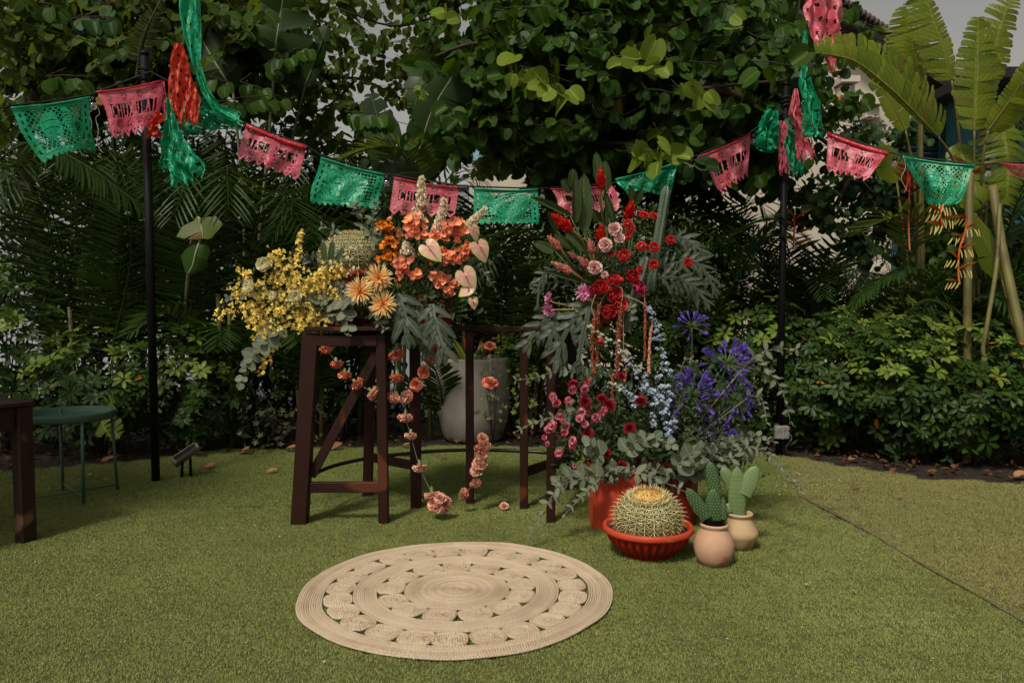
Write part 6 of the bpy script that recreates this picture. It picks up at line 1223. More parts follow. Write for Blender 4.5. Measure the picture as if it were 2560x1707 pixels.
# ---- bougainvillea and small orange flowers
def cluster(name, lab, key, x, y, r, Y, n_, tp, mt, s, anchor, cat='flower', nm='bloom', facing=(0, -1, .35)):
    c = Q(key, x, y, Y); rr = r / CR[key][2] / FOC * Y; o = thing(name, lab, cat, c); st = []
    for i in range(n_):
        q = c + A(R.gauss(0, .42), R.gauss(0, .3), R.gauss(0, .36)) * rr; inst(nm, MC(nm, tp, mt), fz(q, nrm(A(*facing) + rv(.35) + (q - c) / rr * .5), s * R.uniform(.8, 1.2), R.random() * 6), o)
        if i % 3 == 0: st.append(tubet([q, c + A(0, .03, -rr * .8)], .0012, 3))
    st.append(tubet(smooth_path([c + A(0, .03, -rr * .8), (c + anchor) / 2 + A(0, .03, 0), anchor], 4), .003, 5)); part('stem', join(st), M_STEMG, o); return o
for x, y, r, n_, lab in ((425, 475, 150, 52, 'large salmon bougainvillea cluster left of centre under the cream spikes'), (835, 470, 140, 50, 'large salmon bougainvillea cluster beside the tilted cream spike'), (950, 705, 78, 24, 'orange bougainvillea cluster at the right between the anthuriums'), (820, 775, 78, 24, 'pale orange bougainvillea cluster under the big anthurium'),
                         (700, 965, 105, 30, 'coral bougainvillea cluster above the lobed grey leaves'), (860, 1040, 45, 12, 'tiny coral bougainvillea cluster left of the lower anthurium'), (770, 1085, 36, 8, 'lowest coral bougainvillea sprig'), (640, 562, 50, 12, 'small coral bougainvillea between the two large clusters'), (735, 695, 42, 8, 'single orange bougainvillea at the edge of the big anthurium'),
                         (360, 850, 110, 30, 'deep orange bougainvillea over the spider chrysanthemum'), (465, 940, 50, 12, 'red orange bougainvillea right of the small thistles')):
    cluster('bougainvillea', lab, 'F2', x, y, r, 5.08, int(n_ * .8), BRACT3, M_BOUG, .034, AL, 'flower')
for x, y, r, n_, lab in ((200, 490, 85, 22, 'golden orange orchid cluster right of the upper barrel cactus'), (215, 620, 80, 22, 'orange orchid cluster beside the cactus spines'), (190, 740, 90, 26, 'burnt orange orchid cluster above the pot rim'), (130, 430, 40, 8, 'orchid bud tip over the golden cluster')):
    cluster('orange_orchid', lab, 'F2', x, y, r, 5.2, n_, BRACT3, M_BOUO, .024, AL, 'flower')
THIS = join([heads(0, [(10, 12, 1), (28, 16, 1), (46, 16, .9)], blade(1, .10, 1, .4, .3, 0, 1, 2), 3)])
for x, y, lab in ((232, 828, 'orange thistle flower above the spider chrysanthemums'), (270, 992, 'orange thistle flower right of the spider chrysanthemums'), (312, 1045, 'small orange thistle lowest of its stem'), (310, 582, 'red thistle flower under the left bougainvillea'), (502, 732, 'dark red thistle flower at the lower edge of the big anthurium'), (604, 790, 'yellow orange thistle flower below the big anthurium'), (205, 1128, 'red thistle on top of the lowest spider chrysanthemum'), (45, 840, 'red thistle against the terracotta pot rim'), (620, 830, 'tiny red thistle under the yellow orange one')):
    p = Q('F2', x, y, 4.97); fl('thistle_flower', lab, 'flower', p, (R.uniform(-.3, .3), -.8, .6), [('bloom', THIS, M_THIS, .022), ('bud', ball(.55, 8, 5), M_CALX, .018)], 'small orange thistle flowers', stem=stemto(p, AL, (0, -1, 0)))
# ---- cream stock spikes
STK = heads(0, [(20, 3, .7), (50, 4, 1), (80, 5, 1)], sheet(ruff, 4, 2), 14)
for pts, w0, lab in (([(535, 262), (525, 120), (522, -22)], .040, 'tallest cream stock spike in front of the pink banner'), ([(505, 400), (490, 340), (462, 282)], .036, 'short cream stock spike below the tallest one'), ([(680, 510), (720, 350), (748, 188)], .036, 'leaning cream stock spike rising over the right bougainvillea'), ([(985, 450), (1070, 370), (1152, 280)], .034, 'cream stock spike pointing right at the green banner'), ([(380, 740), (385, 680), (380, 620)], .055, 'squat cream stock head in the middle of the orange flowers')):
    sp_ = smooth_path([Q('F2', x, y, 5.12) for x, y in pts], 10); o = thing('stock_spike', lab, 'flower', sp_[0], 'cream stock spikes'); L_ = np.linalg.norm(np.array(sp_[-1]) - sp_[0]); n_ = int(L_ * 170)
    for i in range(n_):
        t = i / n_; p = sp_[min(len(sp_) - 1, int(t * len(sp_)))]; th = i * 2.4; w_ = w0 * (1 - .72 * t ** 1.6); q = A(math.cos(th), math.sin(th), .25) ; inst('floret', MC('stock_floret', STK, M_STOCK), fz(p + q * w_ * .55, nrm(q + A(0, 0, .2)), (.027 - .011 * t) * R.uniform(.8, 1.15), th), o)
    part('stem', tubet(smooth_path([AL + A(.1, 0, 0), sp_[0], sp_[-1]], 6), .004, 6), M_STEMP, o)
# ---- anthuriums
def spath(u, v):      # heart outline in polar form round the stem point, veins raised
    a = np.abs(u) * math.pi; r_ = np.interp(a, [0, .25, .7, 1.2, 1.7, 2.2, 2.6, 2.95, 3.1416], [.98, .80, .60, .54, .52, .50, .44, .26, .07]) * v
    s = np.sign(u) + (u == 0); return r_ * np.sin(a) * s, r_ * np.cos(a), .16 * r_ * np.abs(np.sin(a)) - .22 * r_ * r_ + .018 * v * np.cos(u * 22)
SPA = sheet(spath, 22, 5)
def anth(x, y, s, face, tipdir, lab, key='F2', Y=4.97):
    p = Q(key, x, y, Y); o = thing('anthurium', lab, 'flower', p, 'blush anthuriums'); f = nrm(A(*face)); t = nrm(A(*tipdir)); part('spathe', xf(SPA, fr(p, t, f, s)), M_SPATH, o)
    q = p + f * .012; sd = nrm(f * .9 - t * .1 + A(0, 0, .25)); part('spadix', tubet([q, q + (t * .5 + sd * .7) * s * .35, q + (t * .75 + sd * .9) * s * .6], [.006, .0055, .003], 8), M_SPADX, o)
    part('stem', tubet(smooth_path([p, p - f * .06 - A(0, 0, .06), AL + A(.25, .05, 0)], 5), .0035, 6), M_STEMG, o)
anth(590, 660, .122, (.1, -1, .3), (.75, -.2, -.75), 'large blush anthurium in the middle of the orange flowers')
anth(1030, 480, .088, (.6, -.7, .5), (.42, 0, -1), 'upper right blush anthurium beside the cream spike')
anth(1090, 650, .112, (.3, -.9, .2), (.45, 0, -1), 'pink anthurium at the far right edge of the orange flowers')
anth(950, 925, .122, (-.1, -1, .2), (.55, -.1, -.9), 'round pale anthurium above the dark gap on the right')
anth(985, 1070, .078, (.1, -.8, .5), (-.8, -.1, -.5), 'small blush anthurium with its spadix pointing right')
anth(1030, 1180, .062, (.4, -.9, 0), (.2, 0, -1), 'smallest anthurium hanging lowest')
# ---- blue fern and lobed leaves
def lobed(path, n_, ll, lw, seed=0, dr=.3, fan=.8):
    n_ = max(4, int(n_ * .8))
    rr = random.Random(seed); sp_ = np.array(smooth_path([np.asarray(p, float) for p in path], 8)); it = [tubet(sp_, .003, 5)]; m_ = len(sp_)
    for i in range(n_):
        t = .12 + .80 * i / (n_ - 1); p = sp_[int(t * (m_ - 1))]; tg = nrm(sp_[min(m_ - 1, int(t * (m_ - 1)) + 1)] - sp_[max(0, int(t * (m_ - 1)) - 1)]); side = nrm(np.cross(tg, (0, -1, .15))); l = 1.35 * ll * math.sin(math.pi * (.22 + .62 * t)) ** .7 * rr.uniform(.7, 1.2)
        for q in (1, -1): it.append(xf(blade(1, lw / ll * 1.05, .8, .6, .28, dr * .9, 2, 6, .04, .008), fr(p, nrm(side * q * .85 * (1 - .45 * t) + tg * (fan * .75 + .3 * t) + A(0, 0, -dr * .35) + rv(.05)), nrm(A(0, -1, .4)), l)))
    it.append(xf(blade(1, lw / ll * 1.5, .8, .6, .3, .2, 2, 6, .02), fr(sp_[-3], nrm(sp_[-1] - sp_[-3] + A(0, 0, -.01)), (0, -1, .3), ll * .9))); w_ = lw * .5
    V, T_, U = [], [], []
    for i, p in enumerate(sp_):
        tg = nrm(sp_[min(i + 1, m_ - 1)] - sp_[max(i - 1, 0)]); side = nrm(np.cross(tg, (0, -1, .1))); V += [p + side * w_, p, p - side * w_]; U += [(0, i / m_), (.5, i / m_), (1, i / m_)]
    for i in range(m_ - 1):
        for a in (0, 1): b = 3 * i + a; T_ += [(b, b + 1, b + 4), (b, b + 4, b + 3)]
    it.append((np.array(V), np.array(T_), np.array(U, float))); return join(it)
for key, pts, n_, ll, lw, Y, lab in (('M2', [(1420, 1050), (1450, 1130), (1480, 1240), (1500, 1380)], 4, .12, .034, 4.95, 'grey green lobed leaf right of the lowest spider chrysanthemum'), ('M2', [(1690, 1130), (1700, 1220), (1730, 1340), (1775, 1480)], 5, .14, .036, 4.92, 'large grey green lobed leaf hanging beside the coral garland'), ('M2', [(1560, 1180), (1590, 1280), (1640, 1380), (1660, 1480)], 4, .10, .03, 5.05, 'shaded lobed leaf between the two hanging grey leaves'),
                                     ('F4', [(760, 500), (640, 620), (520, 760), (380, 1020), (320, 1250)], 7, .125, .030, 5.0, 'broad blue green fern leaf hanging in front of the right bouquet'), ('F4', [(740, 540), (720, 700), (660, 950), (600, 1330)], 6, .10, .030, 4.96, 'long blue green fern leaf reaching down to the eucalyptus'), ('F4', [(230, 680), (150, 760), (60, 860), (-60, 1010)], 6, .11, .028, 5.05, 'blue green fern leaf fanning over the stand rail at the left'), ('F4', [(330, 600), (300, 720), (260, 850), (230, 1020)], 4, .09, .028, 5.0, 'shorter fern leaf below the pink lotus'),
                                     ('M3', [(1400, 860), (1520, 760), (1640, 800), (1740, 870)], 9, .085, .018, 5.3, 'fern leaf at the right behind the red straw flowers'), ('M3', [(1400, 1010), (1560, 960), (1720, 980), (1850, 1190)], 10, .10, .018, 5.25, 'long arching fern leaf furthest right of the bouquet'), ('M3', [(1400, 1080), (1520, 1080), (1660, 1140), (1780, 1270)], 9, .10, .018, 5.2, 'lower arching fern leaf right of the short cactus column'), ('M3', [(640, 1010), (540, 1030), (470, 1110), (450, 1330)], 8, .06, .014, 5.15, 'narrow fern leaf drooping at the left of the right bouquet'),
                                     ('M3', [(700, 1130), (600, 1110), (500, 1140), (420, 1170)], 7, .05, .012, 5.2, 'thin olive leaf sprig pointing left above the lotus'), ('M2', [(800, 860), (760, 800), (720, 770), (690, 755)], 4, .05, .016, 5.1, 'silvery lobed leaf left of the upper cactus')):
    p0 = Q(key, *pts[0], Y); o = thing('fern_leaf', lab, 'leaf', p0); part('blade', lobed([Q(key, x, y, Y - .03 * i) for i, (x, y) in enumerate(pts)], n_, ll, lw, len(lab)), M_FERN, o); part('stem', tubet(smooth_path([p0, (p0 + (AR if p0[0] > -.1 else AL)) / 2, (AR if p0[0] > -.1 else AL)], 4), .003, 5), M_STEMG, o)
# ---- eucalyptus branches
EUD = sheet(lambda u, v: (u * .46 * np.clip(np.sin(np.pi * (.03 + .95 * v) ** .85), 0, 1) ** .55, v, .08 * np.abs(u) - .10 * v * v), 4, 5)
EUL = blade(1, .46, .85, .75, .2, .15, 2, 5)
def euc(lab, key, pts, Y, n_, s, tp=EUD, dY=-.03, anchor=None, mat=None, taper=.5):
    sp_ = np.array(smooth_path([Q(key, x, y, Y + dY * i) for i, (x, y) in enumerate(pts)], 8)); o = thing('eucalyptus_branch', lab, 'eucalyptus', sp_[0], 'grey green eucalyptus branches'); m_ = len(sp_)
    part('stem', tubet(sp_, np.linspace(.003, .0014, m_), 5), M_STEMP, o)
    if anchor is not None: part('stem', tubet([sp_[0], anchor], .003, 5), M_STEMP, o)
    for i in range(n_):
        t = .05 + .95 * i / max(1, n_ - 1); k = int(t * (m_ - 1)); p = sp_[k]; tg = nrm(sp_[min(m_ - 1, k + 1)] - sp_[max(0, k - 1)]); a = i * 1.57 + R.uniform(-.4, .4); b1 = nrm(np.cross(tg, (0, -1, .2))); b2 = np.cross(tg, b1)
        for q in (0, math.pi):
            d = b1 * math.cos(a + q) + b2 * math.sin(a + q) * .6; inst('leaf', MC('euc_leaf', tp, mat or M_EUC), fr(p, nrm(d + tg * .45 + rv(.12)), nrm(A(0, -1, .6) + rv(.35)), s * 1.15 * R.uniform(.75, 1.15) * (1 - taper * t)), o)
for lab, key, pts, Y, n_, s, tp, an in (
    ('eucalyptus branch standing up behind the upper barrel cactus', 'M2', [(1180, 620), (1150, 500), (1110, 400), (1090, 340)], 5.5, 8, .085, EUL, AL), ('eucalyptus sprig leaning right over the lattice banner', 'M2', [(1200, 600), (1230, 470), (1240, 380), (1260, 330)], 5.45, 7, .080, EUL, AL), ('eucalyptus sprig leaning left of the upper cactus', 'M2', [(1000, 620), (950, 560), (890, 540), (830, 520)], 5.45, 5, .060, EUL, AL), ('eucalyptus branch right of the upper cactus', 'M2', [(1240, 820), (1280, 700), (1290, 620), (1270, 540)], 5.35, 7, .075, EUD, AL),
    ('short eucalyptus branch hanging over the stand front edge', 'M2', [(980, 1100), (1010, 1180), (1030, 1270), (1040, 1370)], 4.98, 6, .085, EUD, AL), ('small eucalyptus sprig over the stand edge at the right', 'M2', [(1240, 1170), (1270, 1240), (1300, 1300), (1320, 1330)], 4.97, 5, .070, EUL, AL), ('long eucalyptus branch hanging at the far left under the orchids', 'F1', [(620, 1000), (520, 1120), (400, 1250), (310, 1380), (250, 1560)], 5.05, 12, .085, EUD, AL), ('eucalyptus leaves tucked under the yellow orchids', 'F1', [(900, 700), (1000, 780), (1080, 850), (1150, 920)], 5.08, 7, .085, EUD, AL),
    ('eucalyptus leaves between orchids and spider chrysanthemums', 'F1', [(1050, 600), (1150, 620), (1230, 660), (1300, 700)], 5.08, 6, .080, EUD, AL), ('eucalyptus branch right of the anthuriums', 'F2', [(980, 820), (1080, 850), (1160, 940), (1240, 1060)], 5.25, 8, .055, EUL, AL), ('eucalyptus sprig at the far left tip of the orchids', 'F1', [(500, 700), (350, 700), (200, 700), (110, 720)], 5.15, 5, .050, EUD, AL), ('eucalyptus sprig behind the tall cream spike', 'F2', [(560, 450), (570, 340), (560, 280), (500, 240)], 5.25, 4, .075, EUL, AL),
    ('horizontal eucalyptus branch across the stand legs, tip at the left', 'B3', [(690, 570), (560, 520), (400, 510), (260, 550), (115, 570)], 4.95, 15, .058, EUL, None), ('long narrow eucalyptus branch pointing left from the striped carnations', 'B3', [(560, 800), (400, 830), (250, 870), (110, 940)], 4.85, 12, .058, EUL, ALO), ('eucalyptus branch arching down to the turf at the left of the planters', 'R1', [(640, 300), (500, 330), (350, 380), (250, 500), (150, 680), (75, 800)], 4.62, 17, .070, EUL, ALO), ('broad leaved eucalyptus at the left rim of the planters', 'B3', [(700, 1260), (600, 1240), (500, 1240), (400, 1300)], 4.66, 7, .085, EUD, ALO),
    ('eucalyptus sprig hanging in front of the left planter', 'R1', [(640, 350), (560, 430), (500, 490), (380, 620)], 4.6, 8, .055, EUL, ALO), ('eucalyptus branch in front between maroon blooms and delphinium', 'B3', [(900, 1080), (980, 1000), (1100, 980), (1240, 1040)], 4.75, 10, .075, EUD, ALO), ('eucalyptus branch hanging in front of the planters above the big cactus', 'B3', [(960, 1230), (1080, 1260), (1200, 1310), (1330, 1370)], 4.62, 8, .075, EUL, ARO), ('round leaved eucalyptus left of the pale prickly pear', 'B3', [(1260, 1180), (1330, 1120), (1400, 1070), (1450, 1060)], 4.7, 6, .085, EUD, ARO),
    ('eucalyptus branch reaching far right towards the turf seam', 'B3', [(1640, 1140), (1760, 1050), (1880, 1080), (2000, 1190), (2150, 1340)], 4.75, 18, .058, EUL, ARO), ('eucalyptus branch crossing the foot of the right pole', 'B3', [(1600, 1080), (1700, 990), (1820, 970), (1950, 1010)], 4.8, 12, .052, EUD, ARO), ('eucalyptus branch crossing high in front of the right pole', 'B3', [(1740, 480), (1840, 390), (1960, 350), (2110, 350)], 4.9, 9, .080, EUL, ARO), ('eucalyptus branch curving down right of the right pole', 'B3', [(1800, 400), (1900, 500), (2000, 620), (2070, 860)], 4.92, 12, .075, EUL, ARO),
    ('eucalyptus sprig right of the agapanthus heads', 'B3', [(1760, 700), (1840, 680), (1880, 750), (1900, 870)], 4.85, 8, .055, EUL, ARO), ('eucalyptus sprig under the red tulips', 'F4', [(1180, 480), (1240, 500), (1290, 600), (1330, 700)], 5.05, 5, .055, EUD, AR), ('eucalyptus leaf pair beside the striped carnations', 'F5', [(420, 720), (460, 690), (490, 640), (500, 600)], 4.85, 2, .075, EUD, ALO), ('eucalyptus leaves above the maroon chrysanthemum at lower left', 'F5', [(900, 1160), (820, 1120), (760, 1060), (730, 1020)], 4.72, 4, .085, EUD, ALO),
    ('tiny leaved eucalyptus right of the tall purple flower', 'B3', [(1300, 600), (1290, 500), (1330, 420), (1390, 440)], 4.95, 6, .045, EUL, ARO), ('eucalyptus branch behind the pale prickly pear', 'B3', [(1500, 1150), (1600, 1130), (1700, 1110), (1790, 1130)], 4.85, 9, .06, EUD, ARO)):
    euc(lab, key, pts, Y, n_, s, tp, anchor=an)
# ---- filler greenery inside the bouquets
def filler(lab, boxes, mat, s, nm='bouquet_greenery', tp=None):
    Ms = []
    for key, x, y, rx, ry, Y, rY, n_ in boxes:
        for _ in range(n_):
            p = Q(key, x + R.gauss(0, .5) * rx, y + R.gauss(0, .5) * ry, Y + R.uniform(-1, 1) * rY); Ms.append(fr(p, rv(1) + A(0, -.2, .1), nrm(A(0, -1, .6) + rv(.6)), s * R.uniform(.6, 1.3)))
    solo(nm, many(tp or blade(1, .42, 1, .7, .3, .2, 2, 3), Ms), mat, lab, 'greenery', kind='stuff')
filler('mixed dark leaves filling the yellow and orange bouquet', [('D', 760, 690, 160, 80, 5.32, .12, 420), ('D', 940, 640, 170, 110, 5.36, .12, 600), ('D', 1000, 560, 120, 70, 5.3, .08, 160), ('D', 1050, 650, 70, 80, 5.3, .08, 120)], M_FILL, .05)
filler('dark leaves hiding the pots on the stand', [('D', 1010, 690, 70, 40, 5.14, .03, 190), ('D', 830, 700, 110, 30, 5.05, .03, 150), ('D', 1370, 720, 80, 30, 5.3, .05, 120)], M_FILL, .055)
filler('mixed dark leaves filling the upper right bouquet', [('D', 1420, 600, 200, 110, 5.42, .12, 900), ('D', 1500, 540, 110, 90, 5.45, .1, 260), ('D', 1560, 640, 120, 80, 5.4, .12, 320), ('D', 1400, 690, 140, 50, 5.3, .08, 220)], M_FILL, .036)
filler('small grey green leaves of the upper right bouquet', [('D', 1400, 600, 130, 50, 5.2, .06, 260), ('D', 1330, 650, 90, 40, 5.22, .06, 160), ('D', 1560, 670, 100, 45, 5.2, .08, 220), ('D', 1450, 640, 60, 40, 5.15, .05, 80)], M_FILLG, .020)
filler('dark foliage filling the lower bouquet in the planters', [('B3', 760, 1000, 300, 300, 4.98, .14, 1000), ('B3', 1150, 950, 240, 330, 5.02, .14, 700), ('B3', 1500, 850, 300, 300, 5.06, .14, 900), ('B3', 1350, 1120, 340, 110, 4.92, .12, 400)], M_FILL, .05)
filler('eucalyptus leaves spilling over the rims of the planter tubs', [('B3', 800, 1235, 150, 45, 4.74, .03, 46), ('B3', 1130, 1235, 190, 45, 4.76, .03, 60), ('B3', 1380, 1200, 110, 50, 4.8, .03, 40), ('B3', 1600, 1080, 160, 60, 4.82, .04, 60)], M_EUC, .062, tp=blade(1, .62, .9, .6, .2, .15, 2, 4))
filler('grey green sprigs among the purple and red flowers', [('B3', 1400, 850, 260, 200, 4.92, .08, 300), ('B3', 700, 850, 220, 200, 4.86, .06, 130), ('B3', 1650, 1020, 200, 90, 4.84, .06, 200)], M_FILLG, .026)
# long dark leaves by the upper cactus
for x, a_, l_, lab in ((1075, -.1, .17, 'long dark leaf in front of the upper cactus at its left'), (1120, .12, .17, 'second dark strap leaf in front of the upper cactus'), (1160, .55, .14, 'right leaning dark strap leaf at the upper cactus base')):
    p = Q('F1', x, 400, 5.06); solo('strap_leaf', xf(blade(1, .24, .9, .8, .3, .1, 2, 5), fr(p, (a_, -.1, 1), (0, -1, .1), l_)), M_GING, lab, 'leaf')
# ---- big ginger leaves
for key, x0, y0, x1, y1, w_, fold, Y, lab in (('F3', 985, 440, 930, -15, 125, .3, 5.3, 'tallest upright leaf behind the top red ginger'), ('F3', 1060, 500, 1035, 85, 135, .35, 5.32, 'broad grey green leaf just right of the top red ginger'), ('F3', 780, 1010, 790, 240, 205, .25, 5.15, 'very large dark upright leaf left of the top red ginger'), ('F3', 670, 900, 680, 265, 120, 1.2, 5.12, 'folded upright leaf left of the large dark leaf'),
                                      ('F3', 650, 460, 645, 195, 120, .3, 5.4, 'pointed leaf standing behind the folded one'), ('F3', 620, 500, 510, 330, 130, .3, 5.42, 'grey green leaf leaning left at the bouquet top'), ('F3', 620, 780, 120, 540, 80, 1.6, 5.2, 'rolled leaf spearing left towards the green banner'), ('F3', 1160, 900, 1035, 475, 95, 1.3, 5.15, 'rolled leaf right below the top red ginger'), ('F3', 1050, 910, 1055, 640, 70, 1.2, 5.16, 'narrow rolled leaf between the gingers'), ('F3', 1380, 640, 1350, 400, 95, .3, 5.4, 'grey leaf standing behind the right red ginger'), ('F3', 1400, 650, 1505, 445, 100, .3, 5.4, 'second grey leaf at the right red ginger'),
                                      ('F3', 440, 1225, 165, 1105, 130, .25, 5.15, 'oval leaf sticking out left below the pink ginger'), ('F3', 650, 1205, 415, 985, 95, .35, 5.2, 'dark leaf behind the left pink ginger'), ('F3', 850, 1240, 545, 980, 120, .8, 5.22, 'large dark leaf under the left red ginger stem'), ('F3', 470, 980, 335, 715, 90, .8, 5.25, 'leaf at the left behind the leaning red ginger'), ('F3', 760, 1600, 300, 1450, 55, 1.3, 5.1, 'rolled olive leaf under the lowest pink ginger'), ('F3', 1400, 900, 1690, 660, 50, 1.3, 5.4, 'rolled leaf crossing behind the tall cactus column'), ('F3', 980, 860, 880, 700, 100, .5, 5.35, 'dark leaf in the centre behind the gingers'), ('F4', 870, 250, 620, 170, 80, 1.2, 5.08, 'rolled green leaf above the pink lotus')):
    a, b = Q(key, x0, y0, Y), Q(key, x1, y1, Y - .05); L_ = np.linalg.norm(b - a); wd = w_ / CR[key][2] / FOC * Y; o = thing('ginger_leaf', lab, 'leaf', a)
    part('blade', xf(blade(1, wd / L_ * 1.05, .9, .62, fold, .06, 4, 8, .008), fr(a, b - a, nrm(A(R.uniform(-.4, .4), -1, .1)), L_)), M_GING, o); part('stalk', tubet([a + (b - a) * .02, (a + AR) / 2 + A(0, -.03, 0), AR], .0045, 6), M_STEMG, o)
# ---- red and pink gingers
for x0, y0, x1, y1, w_, mt, Y, lab in ((990, 480, 990, 200, 130, M_GINR, 5.1, 'highest red ginger in the centre top of the right bouquet'), (705, 610, 735, 370, 95, M_GINR, 5.17, 'red ginger partly hidden between two upright leaves'), (1320, 840, 1375, 605, 150, M_GINR, 5.15, 'red ginger at the right beside the grey leaves'), (650, 970, 400, 765, 150, M_GINR, 5.05, 'big red ginger leaning far left'), (975, 1120, 1000, 895, 140, M_GINR, 5.05, 'red ginger in the middle beside the pale pink carnations'),
                                 (510, 1200, 345, 1035, 105, M_GINP, 5.03, 'pink ginger at the upper left above the oval leaf'), (900, 1250, 845, 1070, 95, M_GINP, 5.0, 'upright pink ginger left of the pale pink carnation'), (840, 1400, 715, 1285, 95, M_GINP, 5.0, 'small pink ginger left of the lowest pale pink carnation'), (655, 1480, 400, 1350, 100, M_GINP, 5.0, 'lowest pink ginger pointing left'), (690, 1300, 590, 1230, 60, M_GINP, 5.05, 'small faded pink ginger bud')):
    a, b = Q('F3', x0, y0, Y), Q('F3', x1, y1, Y - .03); L_ = np.linalg.norm(b - a); o = thing('ginger_flower', lab, 'flower', a); M = fz(a, b - a, L_); wd = w_ / 4.9 / FOC * Y; M[:3, :2] *= wd / (L_ * .62) * 1.55 ; inst('bloom', MC('ginger_bloom', GING, mt), M, o)
    part('stem', tubet(smooth_path([b * .1 + a * .9, a + (a - b) * .5 + A(0, 0, -.02), (a + AR) / 2 + A(0, -.02, -.03), AR], 5), [.012, .007, .006, .005], 8), M_GSTEM, o)
# ---- pale pink carnations and red straw flowers
for x, y, r, lab in ((1160, 950, 88, 'highest pale pink carnation of the right bouquet'), (1215, 1055, 70, 'pale pink carnation tucked under the highest one'), (1050, 1140, 88, 'pale pink carnation right of the middle red ginger'), (915, 1420, 90, 'lowest large pale pink carnation'), (1035, 1505, 48, 'small peach carnation above the red tulips')):
    p = Q('F3', x, y, 4.98); s = r / 4.9 / FOC * 4.98; fl('carnation', lab, 'flower', p, (R.uniform(-.3, .3), -1, .25), [('bloom', CARN[R.randrange(3)], M_CARP, s), ('calyx', CALX, M_CALX, s)], stem=stemto(p, AR, (0, -1, 0)))
for x, y, r, fx, fz_, lab in ((1512, 778, 58, 0, 1.2, 'red straw flower at the top left of the pair near the cactus column'), (1630, 795, 56, .2, 1.2, 'red straw flower touching the tall cactus column'), (1322, 882, 58, -.2, .3, 'red straw flower just under the right red ginger'), (1356, 942, 56, .1, .1, 'red straw flower overlapping the one under the ginger'), (1315, 1040, 50, .2, .2, 'red straw flower right of the pale pink carnation pair'), (1488, 1160, 62, -.1, .6, 'red straw flower seen half from the side'),
                         (1642, 1170, 66, 0, .1, 'large open red straw flower left of the fern'), (1275, 1268, 76, 0, .1, 'largest red straw flower in the lower middle'), (1112, 1250, 52, 0, 1.2, 'red straw flower half hidden under the pale pink carnation'), (1635, 1378, 60, -.1, 0, 'red straw flower beside the short cactus column'), (1840, 1080, 58, .2, .1, 'red straw flower in front of the upper fern leaf'), (2055, 1355, 58, .2, .1, 'red straw flower furthest right on a long stem'), (1470, 1430, 40, -.3, .1, 'red straw flower peeking left behind the short cactus column')):
    p = Q('F3', x, y, 5.0); s = r / 4.9 / FOC * 5.0 * 1.15; fl('straw_flower', lab, 'flower', p, (fx, -1, fz_), [('bloom', DAISY, M_STRR, s), ('centre', DISC, M_STRC, s * 1.5)], 'red straw flowers', stem=stemto(p, AR, (0, -1, 0)), sr=.002)
# ---- tulips, lotuses
for x, y, r, mt, d, lab in ((900, 310, 92, M_REDT, (-.2, -1, .35), 'red double tulip at the upper left of its cluster'), (1075, 240, 92, M_REDT, (.1, -.6, .9), 'red double tulip with a yellow heart opening upwards'), (1320, 165, 82, M_REDT, (0, -1, .1), 'highest red double tulip beside the short cactus column'), (1380, 315, 88, M_MAGT, (.5, -.8, .2), 'magenta tulip turned to the right'), (1068, 415, 92, M_REDT, (.1, -1, .2), 'red double tulip in the middle of its cluster'), (1130, 535, 90, M_REDT, (.2, -1, 0), 'red double tulip at the lower right of its cluster'), (1010, 620, 86, M_REDT, (-.2, -1, -.2), 'lowest red double tulip of the cluster'),
                            (905, 990, 52, M_REDT, (0, -.6, -1), 'small red bud hanging between the delphinium and amaranth'), (800, 350, 60, M_MAGT, (-.3, -1, .2), 'dark pink tulip behind the open lotus'), (1005, 330, 50, M_CARL, (0, -1, .1), 'salmon bloom between the red tulips')):
    p = Q('F4', x, y, 4.93); s = r / 5.226 / FOC * 4.93 * 1.35; fl('tulip', lab, 'flower', p, d, [('bloom', ROSE, mt, s), ('centre', ball(.25, 8, 5), M_LOTC if mt is M_REDT else mt, s)], stem=stemto(p, AR, (0, -1, 0)))
for x, y, r, d, lab in ((680, 375, 125, (0, -1, .15), 'open pink lotus with an orange centre'), (240, 455, 110, (-.9, -.35, .2), 'pink lotus seen from the side, upper of the left pair'), (225, 590, 112, (-.5, -.7, -.4), 'pale pink lotus nodding at the lower left')):
    p = Q('F4', x, y, 4.95); s = r / 5.226 / FOC * 4.95; fl('lotus', lab, 'flower', p, d, [('bloom', LOTUS, M_LOT, s), ('centre', LOTC, M_LOTC, s * 1.1)], stem=stemto(p, AR, d), smat=M_SPADX, sr=.006)
